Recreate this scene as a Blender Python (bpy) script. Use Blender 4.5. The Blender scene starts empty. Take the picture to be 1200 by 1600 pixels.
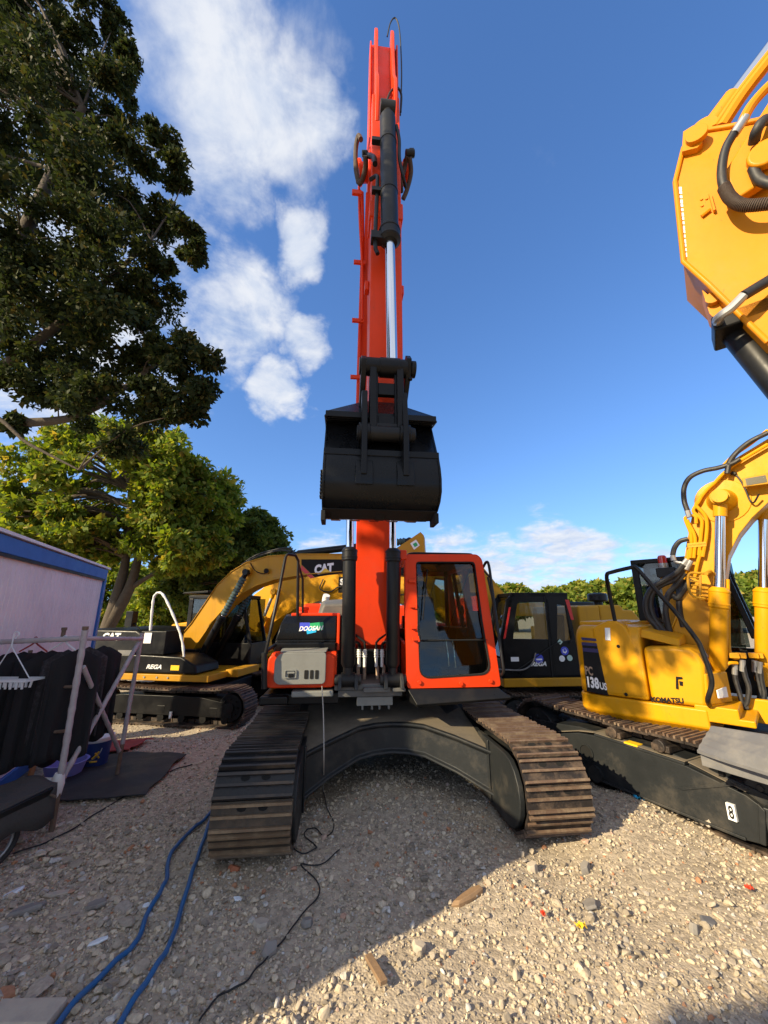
import bpy, math, random
import numpy as np
from mathutils import Vector, Matrix
random.seed(7)
RNG = np.random.default_rng(11)
scene = bpy.context.scene
COL = scene.collection

# ------------------------------------------------------------------ camera, sky, sun, exposure
CAM_H, FPX, PITCH = 1.8, 600.0, math.radians(14.5)      # focal length in pixels of the 1200 x 1600 photograph
cam = bpy.data.objects.new('camera', bpy.data.cameras.new('camera'))
COL.objects.link(cam)
cam.location = (0, 0, CAM_H)
cam.rotation_euler = (math.radians(90) + PITCH, 0, 0)
cam.data.sensor_fit = 'VERTICAL'
cam.data.sensor_height = 36
cam.data.lens = FPX / 1600 * 36
cam.data.clip_start = 0.05
cam.data.clip_end = 2000
scene.camera = cam

SUN_AZ = (-0.82, -0.58)          # horizontal direction towards the sun
SUN_EL = math.radians(28)
sun_dir = Vector((SUN_AZ[0], SUN_AZ[1], 0)).normalized() * math.cos(SUN_EL) + Vector((0, 0, math.sin(SUN_EL)))
sl = bpy.data.lights.new('sun', 'SUN')
sl.energy = 4.9
sl.angle = math.radians(0.5)
sl.color = (1.0, 0.83, 0.55)
so = bpy.data.objects.new('sun', sl)
COL.objects.link(so)
so.rotation_euler = sun_dir.to_track_quat('Z', 'Y').to_euler()
so.location = (-20, -20, 30)

scene.view_settings.view_transform = 'Standard'
scene.view_settings.look = 'None'
scene.view_settings.exposure = 0.85
scene.view_settings.gamma = 1.0
scene.cycles.max_bounces = 8
scene.cycles.transparent_max_bounces = 12

def ray(px, py):
    u = (px - 600) / FPX; v = (py - 800) / FPX
    c, s = math.cos(PITCH), math.sin(PITCH)
    return Vector((u, c + v * s, -v * c + s))

def build_world():
    w = bpy.data.worlds.new('World'); scene.world = w; w.use_nodes = True
    nt = w.node_tree; nt.nodes.clear(); N = nt.nodes.new; L = nt.links.new
    out = N('ShaderNodeOutputWorld'); mix = N('ShaderNodeMixShader'); bg = N('ShaderNodeBackground'); bc = N('ShaderNodeBackground')
    sky = N('ShaderNodeTexSky'); sky.sky_type = 'NISHITA'; sky.sun_disc = False
    sky.sun_elevation = SUN_EL
    sky.sun_rotation = math.atan2(SUN_AZ[0], SUN_AZ[1])
    sky.air_density = 1.0; sky.dust_density = 0.4; sky.ozone_density = 2.2
    hsv = N('ShaderNodeHueSaturation'); hsv.inputs['Saturation'].default_value = 1.21; hsv.inputs['Hue'].default_value = 0.508
    tcs = N('ShaderNodeTexCoord'); mp = N('ShaderNodeVectorMath'); mp.operation = 'MULTIPLY_ADD'; L(tcs.outputs['Generated'], mp.inputs[0]); mp.inputs[1].default_value = (1, 1, .80); mp.inputs[2].default_value = (0, 0, .15); L(mp.outputs[0], sky.inputs[0])
    L(sky.outputs[0], hsv.inputs['Color']); L(hsv.outputs[0], bg.inputs[0]); bg.inputs[1].default_value = 0.15
    tc = N('ShaderNodeTexCoord')
    nrm = N('ShaderNodeVectorMath'); nrm.operation = 'NORMALIZE'; L(tc.outputs['Generated'], nrm.inputs[0])
    def math_(op, a, b=None, c=None):
        n = N('ShaderNodeMath'); n.operation = op
        for i, v in enumerate((a, b, c)):
            if v is None: continue
            if isinstance(v, (int, float)): n.inputs[i].default_value = v
            else: L(v, n.inputs[i])
        return n.outputs[0]
    wn = N('ShaderNodeTexNoise'); wn.inputs['Scale'].default_value = 4.2; wn.inputs['Detail'].default_value = 6; wn.inputs['Roughness'].default_value = .6; L(nrm.outputs[0], wn.inputs['Vector'])
    w1 = N('ShaderNodeVectorMath'); w1.operation = 'SUBTRACT'; L(wn.outputs['Color'], w1.inputs[0]); w1.inputs[1].default_value = (.5, .5, .5)
    w2 = N('ShaderNodeVectorMath'); w2.operation = 'MULTIPLY_ADD'; L(w1.outputs[0], w2.inputs[0]); w2.inputs[1].default_value = (.24, .24, .18); L(nrm.outputs[0], w2.inputs[2])
    w3 = N('ShaderNodeVectorMath'); w3.operation = 'NORMALIZE'; L(w2.outputs[0], w3.inputs[0])
    cov = None
    # cloud banks: a direction of the sky, an angular radius and a density each
    banks = [(320, 70, 150, .92), (290, 210, 140, .95), (430, 180, 100, .95), (230, 400, 90, .8), (464, 366, 52, 1.0),
             (370, 492, 84, 1.0), (490, 532, 44, .95), (448, 614, 40, 1.0), (500, 60, 70, .66), (100, 120, 220, .9), (60, 420, 240, .85), (60, 660, 120, .8), (30, 740, 60, .8),
             (705, 858, 40, 1.05), (770, 888, 55, 1.0), (850, 885, 60, 1.02), (905, 872, 45, 1.02), (1010, 900, 50, .8), (870, 905, 90, .7), (690, 880, 60, .8), (500, 855, 50, .6)]
    banks = [(ray(px, py).normalized(), ray(px, py).normalized().dot((ray(px + rp, py) if py > 800 else ray(px + rp * .71, py + rp * .71)).normalized()), wt) for px, py, rp, wt in banks]
    # unseen cloud added behind and beside the camera, a white fill for the shaded parts
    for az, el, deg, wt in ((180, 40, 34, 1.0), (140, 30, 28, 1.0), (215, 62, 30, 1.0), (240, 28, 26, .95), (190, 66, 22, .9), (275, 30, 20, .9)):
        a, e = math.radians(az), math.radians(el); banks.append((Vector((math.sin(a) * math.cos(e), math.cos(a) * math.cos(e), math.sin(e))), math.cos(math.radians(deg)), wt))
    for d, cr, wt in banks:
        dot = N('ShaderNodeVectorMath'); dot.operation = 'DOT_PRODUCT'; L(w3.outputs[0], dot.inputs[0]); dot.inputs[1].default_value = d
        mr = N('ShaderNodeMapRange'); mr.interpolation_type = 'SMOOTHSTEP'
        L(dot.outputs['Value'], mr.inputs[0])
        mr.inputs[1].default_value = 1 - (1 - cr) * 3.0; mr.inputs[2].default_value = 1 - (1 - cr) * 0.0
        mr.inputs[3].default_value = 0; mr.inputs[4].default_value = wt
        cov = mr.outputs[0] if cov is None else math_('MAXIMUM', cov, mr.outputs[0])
    sep = N('ShaderNodeSeparateXYZ'); L(nrm.outputs[0], sep.inputs[0])
    den = math_('ADD', math_('MAXIMUM', sep.outputs[2], 0.0), 0.22)
    cmb = N('ShaderNodeCombineXYZ'); L(math_('DIVIDE', sep.outputs[0], den), cmb.inputs[0]); L(math_('DIVIDE', sep.outputs[1], den), cmb.inputs[1])
    def noise(scale, detail, rough, off):
        n = N('ShaderNodeTexNoise'); n.inputs['Scale'].default_value = scale; n.inputs['Detail'].default_value = detail; n.inputs['Roughness'].default_value = rough
        n.inputs['Distortion'].default_value = .35
        m = N('ShaderNodeVectorMath'); m.operation = 'ADD'; L(cmb.outputs[0], m.inputs[0]); m.inputs[1].default_value = off
        L(m.outputs[0], n.inputs['Vector']); return n.outputs['Fac']
    n1 = noise(3.4, 9, .58, (3.1, 1.7, .4))
    n2 = noise(9.0, 8, .6, (0.3, 5.7, 2.4))
    nn = math_('ADD', math_('MULTIPLY', n1, .72), math_('MULTIPLY', n2, .28))
    nn = math_('MULTIPLY_ADD', nn, 1.7, -.35)
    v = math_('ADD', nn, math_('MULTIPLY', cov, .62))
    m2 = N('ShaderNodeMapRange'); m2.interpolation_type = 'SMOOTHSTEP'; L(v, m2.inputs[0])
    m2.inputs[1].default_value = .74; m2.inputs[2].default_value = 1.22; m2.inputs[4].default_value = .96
    # thicker cloud is a little greyer on its underside
    cr2 = N('ShaderNodeValToRGB'); L(n2, cr2.inputs[0])
    cr2.color_ramp.elements[0].position = .3; cr2.color_ramp.elements[0].color = (.58, .68, .86, 1)
    cr2.color_ramp.elements[1].position = .62; cr2.color_ramp.elements[1].color = (.86, .89, .95, 1)
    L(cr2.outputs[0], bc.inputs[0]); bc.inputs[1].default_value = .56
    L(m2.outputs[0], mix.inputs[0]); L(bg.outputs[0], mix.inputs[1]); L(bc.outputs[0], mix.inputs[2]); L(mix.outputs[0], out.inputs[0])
build_world()

# ------------------------------------------------------------------ frames: a pixel of the photograph cut with a plane of a machine's own axes
class Frame:
    def __init__(s, x, y, z, yaw):
        s.o = Vector((x, y, z)); s.yaw = math.radians(yaw); s.c = math.cos(s.yaw); s.s = math.sin(s.yaw)
    def inv(s, p):
        dx, dy = p[0] - s.o[0], p[1] - s.o[1]
        return (dx * s.c + dy * s.s, -dx * s.s + dy * s.c, p[2] - s.o[2])
    def _cut(s, px, py, ax, val):
        d = ray(px, py); a = s.inv((0, 0, CAM_H)); b = s.inv((d[0], d[1], CAM_H + d[2]))
        dd = [b[i] - a[i] for i in range(3)]; t = (val - a[ax]) / dd[ax]
        return Vector([a[i] + dd[i] * t for i in range(3)])
    def X(s, px, py, v): return s._cut(px, py, 0, v)
    def Y(s, px, py, v): return s._cut(px, py, 1, v)
    def Z(s, px, py, v): return s._cut(px, py, 2, v)
WORLD = Frame(0, 0, 0, 0)
DOO = Frame(-.07, 5.69, 0, 6.5)

def sstep(a, b, x):
    t = np.clip((np.asarray(x, float) - a) / (b - a), 0, 1); return t * t * (3 - 2 * t)
def ground_z(x, y):
    x = np.asarray(x, float); y = np.asarray(y, float)
    dx = x - DOO.o[0]; dy = y - DOO.o[1]
    lx = dx * DOO.c + dy * DOO.s; ly = -dx * DOO.s + dy * DOO.c
    away = sstep(0, .9, np.maximum(np.abs(lx) - 1.7, np.abs(ly) - 2.3))
    z = -.47 * sstep(5.6, 8.3, y) * away
    z = z + .13 * np.exp(-(((x - 2.12) / .42) ** 2 + ((y - 4.0) / .5) ** 2))        # gravel heaped against the yellow machine's track
    z = z + .02 * np.sin(x * 2.1 + 1.3) * np.sin(y * 1.7 + .4) * sstep(1.0, 2.0, y) + .012 * np.sin(x * 5.3 + y * 3.1) + .008 * np.sin(x * 9.1 - y * 7.7)
    z = z + .05 * np.exp(-(((x - .1) / .8) ** 2 + ((y - 4.3) / .9) ** 2))
    return z
def gpt(px, py, z=0.0, lift=0.0):
    p = WORLD.Z(px, py, z); return Vector((p.x, p.y, float(ground_z(p.x, p.y)) + lift))

# ------------------------------------------------------------------ materials
def nodes_of(m):
    m.use_nodes = True; nt = m.node_tree; return nt, nt.nodes, nt.links, nt.nodes['Principled BSDF']
def surf(name, col, rough=.5, metal=0.0, dirt=None, amt=.3, scale=3.0, bump=0.0, bscale=60.0, coat=0.0, spec=.5, sharp=(.45, .75)):
    m = bpy.data.materials.new(name); nt, n, l, p = nodes_of(m)
    p.inputs['Base Color'].default_value = (*col, 1); p.inputs['Roughness'].default_value = rough; p.inputs['Metallic'].default_value = metal
    p.inputs['Coat Weight'].default_value = coat; p.inputs['Coat Roughness'].default_value = .12; p.inputs['Specular IOR Level'].default_value = spec
    tc = n.new('ShaderNodeTexCoord')
    if dirt is not None:
        nz = n.new('ShaderNodeTexNoise'); nz.inputs['Scale'].default_value = scale; nz.inputs['Detail'].default_value = 8; nz.inputs['Roughness'].default_value = .68
        l.new(tc.outputs['Object'], nz.inputs['Vector'])
        mr = n.new('ShaderNodeMapRange'); l.new(nz.outputs['Fac'], mr.inputs[0]); mr.inputs[1].default_value = sharp[0]; mr.inputs[2].default_value = sharp[1]; mr.inputs[4].default_value = amt
        mx = n.new('ShaderNodeMix'); mx.data_type = 'RGBA'; l.new(mr.outputs[0], mx.inputs[0]); mx.inputs[6].default_value = (*col, 1); mx.inputs[7].default_value = (*dirt, 1)
        l.new(mx.outputs[2], p.inputs['Base Color'])
        m2 = n.new('ShaderNodeMapRange'); l.new(nz.outputs['Fac'], m2.inputs[0]); m2.inputs[1].default_value = .3; m2.inputs[2].default_value = .75
        m2.inputs[3].default_value = max(.04, rough - .1); m2.inputs[4].default_value = min(1, rough + .22); l.new(m2.outputs[0], p.inputs['Roughness'])
    if bump:
        nb = n.new('ShaderNodeTexNoise'); nb.inputs['Scale'].default_value = bscale; nb.inputs['Detail'].default_value = 4; l.new(tc.outputs['Object'], nb.inputs['Vector'])
        b = n.new('ShaderNodeBump'); b.inputs['Strength'].default_value = bump; b.inputs['Distance'].default_value = .02
        l.new(nb.outputs['Fac'], b.inputs['Height']); l.new(b.outputs[0], p.inputs['Normal'])
    return m
def glass(name, tint, refl=1.0):
    m = bpy.data.materials.new(name); m.use_nodes = True; nt = m.node_tree; nt.nodes.clear(); n = nt.nodes.new; l = nt.links.new
    o = n('ShaderNodeOutputMaterial'); mx = n('ShaderNodeMixShader'); t = n('ShaderNodeBsdfTransparent'); g = n('ShaderNodeBsdfGlossy'); f = n('ShaderNodeFresnel')
    f.inputs[0].default_value = 1.5; t.inputs[0].default_value = (*tint, 1); g.inputs['Roughness'].default_value = .03; g.inputs[0].default_value = (refl, refl, refl, 1)
    l(f.outputs[0], mx.inputs[0]); l(t.outputs[0], mx.inputs[1]); l(g.outputs[0], mx.inputs[2]); l(mx.outputs[0], o.inputs[0]); return m
DUST = (.30, .24, .17)
def paint(name, col, rough=.36, wear=(.30, .20, .12), amt=.5, streak=.35):
    """sprayed machine paint: faded patches, rain streaks, dust and fine scuffs"""
    m = bpy.data.materials.new(name); nt, n, l, p = nodes_of(m); tc = n.new('ShaderNodeTexCoord'); col_in = None
    def noise(scale, vec=(1, 1, 1), detail=7, rg=.65):
        mp = n.new('ShaderNodeMapping'); mp.inputs['Scale'].default_value = vec; l.new(tc.outputs['Object'], mp.inputs[0]); z = n.new('ShaderNodeTexNoise'); z.inputs['Scale'].default_value = scale; z.inputs['Detail'].default_value = detail; z.inputs['Roughness'].default_value = rg; l.new(mp.outputs[0], z.inputs['Vector']); return z.outputs['Fac']
    def ramp(f, a, b, k):
        r = n.new('ShaderNodeMapRange'); l.new(f, r.inputs[0]); r.inputs[1].default_value = a; r.inputs[2].default_value = b; r.inputs[4].default_value = k; return r.outputs[0]
    def mix(f, c):
        nonlocal col_in
        x = n.new('ShaderNodeMix'); x.data_type = 'RGBA'; l.new(f, x.inputs[0])
        if col_in is None: x.inputs[6].default_value = (*col, 1)
        else: l.new(col_in, x.inputs[6])
        x.inputs[7].default_value = (*c, 1); col_in = x.outputs[2]
    mix(ramp(noise(1.3), .4, .75, .55), tuple(c * .72 + .012 for c in col))
    mix(ramp(noise(7, (1, 1, .09)), .52, .78, streak), tuple(c * .45 + w * .12 for c, w in zip(col, wear)))
    mix(ramp(noise(3.1, detail=10, rg=.72), .56, .74, amt * .6), wear)
    mix(ramp(noise(55, (1, 1, .35), 3, .5), .70, .76, .55), (.07, .045, .03))
    l.new(col_in, p.inputs['Base Color']); r = n.new('ShaderNodeMapRange'); l.new(noise(4.3), r.inputs[0]); r.inputs[1].default_value = .3; r.inputs[2].default_value = .7; r.inputs[3].default_value = rough - .08; r.inputs[4].default_value = rough + .22; l.new(r.outputs[0], p.inputs['Roughness'])
    b = n.new('ShaderNodeBump'); b.inputs['Strength'].default_value = .05; b.inputs['Distance'].default_value = .02; l.new(noise(9, detail=3), b.inputs['Height']); l.new(b.outputs[0], p.inputs['Normal']); p.inputs['Specular IOR Level'].default_value = .22; p.inputs['Coat Weight'].default_value = .03; p.inputs['Coat Roughness'].default_value = .15
    return m
M = dict(
    orange=paint('orange_paint', (.70, .044, .0035), .36, (.32, .12, .06), .4, .3),
    yellow=paint('yellow_paint', (.64, .295, .0014), .38, (.42, .27, .09), .5, .35),
    amber=paint('amber_paint', (.62, .225, .001), .4, (.42, .22, .07), .35, .2),
    ochre=paint('ochre_paint', (.50, .25, .012), .42, (.30, .20, .09), .6, .4),
    black=surf('black_paint', (.006, .0062, .007), .34, dirt=(.022, .021, .019), amt=.5, scale=3, coat=.0, spec=.2),
    gloss=surf('glossy_black', (.005, .0055, .0065), .26, dirt=(.012, .011, .010), amt=.5, scale=4, coat=.0, spec=.22, bump=.04, bscale=9),
    satin=surf('satin_black', (.009, .0095, .0105), .36, dirt=(.030, .027, .024), amt=.5, scale=4, bump=.03, bscale=20, spec=.25),
    frame=surf('undercarriage_grey', (.016, .018, .0195), .48, dirt=(.12, .10, .075), amt=.5, scale=3.2, bump=.06, bscale=30, spec=.4, sharp=(.5, .78)),
    deck=surf('dusty_grey_deck', (.10, .10, .095), .6, dirt=(.22, .2, .17), amt=.6, scale=5),
    greypanel=surf('grey_panel', (.20, .205, .19), .5, dirt=(.12, .12, .11), amt=.5, scale=6, bump=.03, bscale=30),
    shoe=surf('dark_track_steel', (.010, .010, .0115), .40, metal=.3, dirt=(.05, .04, .03), amt=.6, scale=7, bump=.2, bscale=40),
    shoerust=surf('rusty_track_steel', (.022, .017, .015), .62, metal=.2, dirt=(.22, .15, .10), amt=.8, scale=6, bump=.25, bscale=40),
    rust=surf('rust_edge', (.115, .07, .045), .7, dirt=(.27, .205, .135), amt=.8, scale=9, bump=.2, bscale=50),
    grime=surf('grey_edge', (.035, .03, .027), .5, metal=.3, dirt=(.20, .14, .085), amt=.8, scale=2.2),
    shoeworn=surf('worn_track_steel', (.05, .04, .03), .55, metal=.2, dirt=(.17, .12, .075), amt=.8, scale=5, bump=.2, bscale=40), edgeworn=surf('worn_edge', (.16, .105, .06), .6, dirt=(.36, .26, .15), amt=.8, scale=6, bump=.2, bscale=50),
    hole=surf('dark_hole', (.004, .004, .004), .9),
    chrome=surf('chrome', (.78, .79, .8), .09, metal=1.0),
    steel=surf('dull_steel', (.42, .42, .41), .38, metal=.8, dirt=(.2, .17, .13), amt=.5, scale=9),
    rubber=surf('rubber_hose', (.014, .014, .015), .5, dirt=(.07, .06, .05), amt=.5, scale=12),
    brownhose=surf('brown_hose_sleeve', (.05, .03, .02), .7, dirt=(.11, .08, .055), amt=.5, scale=12, bump=.2, bscale=80),
    tanhose=surf('tan_hose_sleeve', (.36, .25, .17), .7, dirt=(.2, .13, .09), amt=.6, scale=12),
    white=surf('white_paint', (.74, .74, .72), .5, dirt=(.5, .48, .44), amt=.4, scale=5),
    letter=surf('white_lettering', (.8, .8, .8), .5),
    red=surf('red_paint', (.55, .02, .015), .4), redlens=surf('red_lens', (.5, .01, .01), .15, coat=.5),
    blue=surf('blue_trim', (.012, .12, .40), .45, dirt=(.05, .12, .3), amt=.5, scale=3),
    bluestk=surf('blue_sticker', (.05, .07, .55), .4), cyanstk=surf('cyan_sticker', (.02, .42, .75), .4), greenstk=surf('green_sticker', (.02, .36, .12), .4),
    navystk=surf('navy_stripe', (.02, .015, .09), .4), mint=surf('pale_mint_sticker', (.45, .62, .55), .5),
    lilac=surf('grey_white_panel', (.76, .71, .68), .55, dirt=(.48, .44, .42), amt=.55, scale=1.6, bump=.02, bscale=8),
    wood=surf('weathered_wood', (.24, .15, .08), .75, dirt=(.12, .08, .05), amt=.7, scale=9, bump=.2, bscale=30),
    orangewood=surf('orange_wood', (.42, .16, .04), .7),
    pole=surf('wrapped_pole', (.40, .37, .37), .6, dirt=(.2, .17, .16), amt=.6, scale=8, bump=.25, bscale=25),
    pipe=surf('rusty_pipe', (.13, .085, .055), .7, dirt=(.25, .2, .15), amt=.6, scale=9),
    cloth=surf('black_cloth', (.009, .009, .011), .9, bump=.2, bscale=40), patcloth=surf('dark_patterned_cloth', (.02, .018, .02), .9, dirt=(.09, .08, .09), amt=.8, scale=35),
    greycloth=surf('grey_cloth', (.05, .047, .042), .95, bump=.3, bscale=50),
    tarp=surf('black_tarp', (.016, .016, .018), .6, dirt=(.04, .038, .037), amt=.6, scale=4, bump=.4, bscale=7),
    redmat=surf('red_mat', (.30, .035, .03), .8, dirt=(.16, .06, .06), amt=.6, scale=5, bump=.2, bscale=12),
    mat=surf('grey_rubber_mat', (.13, .13, .135), .6, dirt=(.26, .24, .21), amt=.6, scale=6),
    bluehose=surf('blue_hose', (.012, .10, .26), .42, dirt=(.06, .10, .2), amt=.6, scale=14),
    cable=surf('black_cable', (.012, .012, .012), .6), cord=surf('pale_cord', (.35, .32, .28), .7),
    bark=surf('bark', (.065, .048, .033), .9, dirt=(.12, .10, .075), amt=.7, scale=9, bump=.6, bscale=22),
    pail=surf('blue_pail', (.015, .04, .16), .35), basin=surf('lilac_blue_basin', (.22, .24, .62), .4),
    yellowprint=surf('yellow_print', (.7, .45, .03), .5),
    tyre=surf('tyre', (.02, .02, .02), .85, dirt=(.09, .08, .07), amt=.5, scale=10),
    bellows=surf('green_grey_bellows', (.05, .085, .085), .6),
    stone=surf('pale_stone', (.44, .375, .29), .8, dirt=(.24, .22, .2), amt=.7, scale=7, bump=.4, bscale=18),
    slab=surf('grey_slab', (.25, .225, .195), .8, dirt=(.15, .145, .14), amt=.7, scale=6, bump=.4, bscale=16),
    plasticyellow=surf('yellow_plastic', (.8, .5, .02), .4), plasticred=surf('red_plastic', (.6, .05, .02), .4), whiteplastic=surf('white_plastic', (.7, .74, .76), .4),
    wglass=glass('cab_glass', (.60, .64, .60)), dglass=glass('dark_cab_glass', (.35, .4, .4)),
    seat=surf('seat_fabric', (.012, .012, .012), .9), seatgrey=surf('seat_cover', (.035, .034, .034), .85), dust=surf('dusty_top', (.17, .14, .10), .85, dirt=(.07, .06, .05), amt=.6, scale=4),
    lampglass=surf('lamp_glass', (.09, .08, .05), .25, coat=.3), brick=surf('brick_red', (.38, .13, .06), .85, bump=.4, bscale=25),
)

# ------------------------------------------------------------------ mesh builder
def catmull(pts, k=6):
    P = [Vector(p) for p in pts]
    if len(P) < 3: return P
    Q = [P[0] * 2 - P[1]] + P + [P[-1] * 2 - P[-2]]; out = []
    for i in range(1, len(Q) - 2):
        a, b, c, d = Q[i - 1], Q[i], Q[i + 1], Q[i + 2]
        for j in range(k):
            t = j / k
            out.append(.5 * ((2 * b) + (c - a) * t + (2 * a - 5 * b + 4 * c - d) * t * t + (3 * b - a - 3 * c + d) * t ** 3))
    out.append(P[-1]); return out
class MB:
    def __init__(s): s.v = []; s.f = []; s.m = []
    def add(s, vs, fs, m=0):
        o = len(s.v); s.v += [tuple(v) for v in vs]
        for f in fs: s.f.append(tuple(i + o for i in f)); s.m.append(m)
        return s
    def box(s, x0, x1, y0, y1, z0, z1, m=0, T=None):
        vs = [Vector(p) for p in ((x0, y0, z0), (x1, y0, z0), (x1, y1, z0), (x0, y1, z0), (x0, y0, z1), (x1, y0, z1), (x1, y1, z1), (x0, y1, z1))]
        if T is not None: vs = [T @ v for v in vs]
        return s.add(vs, [(0, 3, 2, 1), (4, 5, 6, 7), (0, 1, 5, 4), (1, 2, 6, 5), (2, 3, 7, 6), (3, 0, 4, 7)], m)
    def prism(s, a, b, m=0):
        n = len(a); return s.add(list(a) + list(b), [tuple(range(n)), tuple(range(2 * n - 1, n - 1, -1))] + [(i, i + n, (i + 1) % n + n, (i + 1) % n) for i in range(n)], m)
    def px(s, poly, x0, x1, m=0): return s.prism([(x0, p[0], p[1]) for p in poly], [(x1, p[0], p[1]) for p in poly], m)
    def py(s, poly, y0, y1, m=0): return s.prism([(p[0], y0, p[1]) for p in poly], [(p[0], y1, p[1]) for p in poly], m)
    def pz(s, poly, z0, z1, m=0): return s.prism([(p[0], p[1], z0) for p in poly], [(p[0], p[1], z1) for p in poly], m)
    def ring(s, outer, inner, d, m=0):
        """flat frame between two outlines with equal counts, thickened by the vector d"""
        n = len(outer); d = Vector(d); o = [Vector(p) for p in outer]; i = [Vector(p) for p in inner]
        vs = o + i + [p + d for p in o] + [p + d for p in i]; fs = []
        for k in range(n):
            j = (k + 1) % n
            fs += [(k, j, n + j, n + k), (2 * n + k, 3 * n + k, 3 * n + j, 2 * n + j), (k, 2 * n + k, 2 * n + j, j), (n + k, n + j, 3 * n + j, 3 * n + k)]
        return s.add(vs, fs, m)
    def cyl(s, p0, p1, r0, r1=None, n=18, m=0):
        r1 = r0 if r1 is None else r1; p0 = Vector(p0); p1 = Vector(p1); q = (p1 - p0).to_track_quat('Z', 'Y')
        A = []; B = []
        for i in range(n):
            a = 2 * math.pi * i / n; d = q @ Vector((math.cos(a), math.sin(a), 0)); A.append(p0 + d * r0); B.append(p1 + d * r1)
        return s.prism(A, B, m)
    def lathe(s, p0, p1, prof, n=18, m=0):
        """rings (t along p0-p1 in metres, radius)"""
        p0 = Vector(p0); ax = (Vector(p1) - p0).normalized(); q = ax.to_track_quat('Z', 'Y'); vs = []; fs = []; k = len(prof)
        for t, r in prof:
            for i in range(n):
                a = 2 * math.pi * i / n; vs.append(p0 + ax * t + q @ Vector((math.cos(a) * r, math.sin(a) * r, 0)))
        for j in range(k - 1):
            for i in range(n): fs.append((j * n + i, j * n + (i + 1) % n, (j + 1) * n + (i + 1) % n, (j + 1) * n + i))
        fs.append(tuple(range(n - 1, -1, -1))); fs.append(tuple(range((k - 1) * n, k * n))); return s.add(vs, fs, m)
    def tube(s, pts, r, n=10, m=0, smooth=True, closed=False, k=6):
        P = catmull(pts, k) if smooth else [Vector(p) for p in pts]
        vs = []; fs = []; K = len(P); prev = None
        for i in range(K):
            t = (P[min(i + 1, K - 1)] - P[max(i - 1, 0)])
            if t.length < 1e-9: t = Vector((0, 0, 1))
            t.normalize()
            if prev is None:
                a = Vector((0, 0, 1)) if abs(t.z) < .9 else Vector((1, 0, 0)); u = t.cross(a).normalized()
            else:
                u = prev - t * prev.dot(t); u.normalize()
            prev = u; w = t.cross(u); rr = r(i / (K - 1)) if callable(r) else r
            for j in range(n):
                a = 2 * math.pi * j / n; vs.append(P[i] + (u * math.cos(a) + w * math.sin(a)) * rr)
        for i in range(K - 1):
            for j in range(n): fs.append((i * n + j, i * n + (j + 1) % n, (i + 1) * n + (j + 1) % n, (i + 1) * n + j))
        fs.append(tuple(range(n - 1, -1, -1))); fs.append(tuple(range((K - 1) * n, K * n))); return s.add(vs, fs, m)
    def loft(s, secs, m=0, caps=True):
        n = len(secs[0]); vs = [p for q in secs for p in q]; fs = []
        for j in range(len(secs) - 1):
            for i in range(n): fs.append((j * n + i, j * n + (i + 1) % n, (j + 1) * n + (i + 1) % n, (j + 1) * n + i))
        if caps: fs.append(tuple(range(n - 1, -1, -1))); fs.append(tuple(range((len(secs) - 1) * n, len(secs) * n)))
        return s.add(vs, fs, m)
    def sheet(s, grid, m=0, thick=None):
        """grid of points (rows of points); optional thickness downwards"""
        R = len(grid); C = len(grid[0]); vs = [p for r in grid for p in r]
        fs = [(i * C + j, i * C + j + 1, (i + 1) * C + j + 1, (i + 1) * C + j) for i in range(R - 1) for j in range(C - 1)]
        s.add(vs, fs, m)
        if thick is not None:
            d = Vector(thick); s.add([Vector(p) + d for p in vs], [tuple(reversed(f)) for f in fs], m)
            b = [i for i in range(C)] + [i * C + C - 1 for i in range(1, R)] + [(R - 1) * C + j for j in range(C - 2, -1, -1)] + [i * C for i in range(R - 2, 0, -1)]
            ring = [vs[i] for i in b]; s.prism_side(ring, d, m)
        return s
    def prism_side(s, ring, d, m):
        n = len(ring); s.add(list(ring) + [Vector(p) + d for p in ring], [(i, (i + 1) % n, (i + 1) % n + n, i + n) for i in range(n)], m)
    def text(s, body, o, xd, yd, size, m=0, ext=.002, bold=.0, shear=0.0, width=None):
        cu = bpy.data.curves.new('lettering', 'FONT'); cu.body = body; cu.size = 1; cu.offset = bold; cu.shear = shear; cu.resolution_u = 3
        ob = bpy.data.objects.new('lettering', cu); COL.objects.link(ob)
        me = bpy.data.meshes.new_from_object(ob.evaluated_get(bpy.context.evaluated_depsgraph_get()))
        xs = [v.co.x for v in me.vertices]; ys = [v.co.y for v in me.vertices]
        x0, x1, y0, y1 = min(xs), max(xs), min(ys), max(ys)
        o = Vector(o); xd = Vector(xd).normalized(); yd = Vector(yd).normalized(); nd = xd.cross(yd)
        ky = size / (y1 - y0); kx = (width / (x1 - x0)) if width else ky
        V = [o + xd * (v.co.x - x0) * kx + yd * (v.co.y - y0) * ky for v in me.vertices]; n = len(V)
        fs = [tuple(p.vertices) for p in me.polygons]
        cnt = {}
        for f in fs:
            for a, b in zip(f, f[1:] + f[:1]): cnt[(a, b)] = 1
        side = [(a, b, b + n, a + n) for (a, b) in cnt if (b, a) not in cnt]
        s.add([v + nd * ext for v in V] + V, fs + side, m)
        bpy.data.objects.remove(ob); bpy.data.curves.remove(cu); bpy.data.meshes.remove(me); return s
    def xf(s, T): s.v = [tuple(T @ Vector(v)) for v in s.v]; return s
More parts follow.
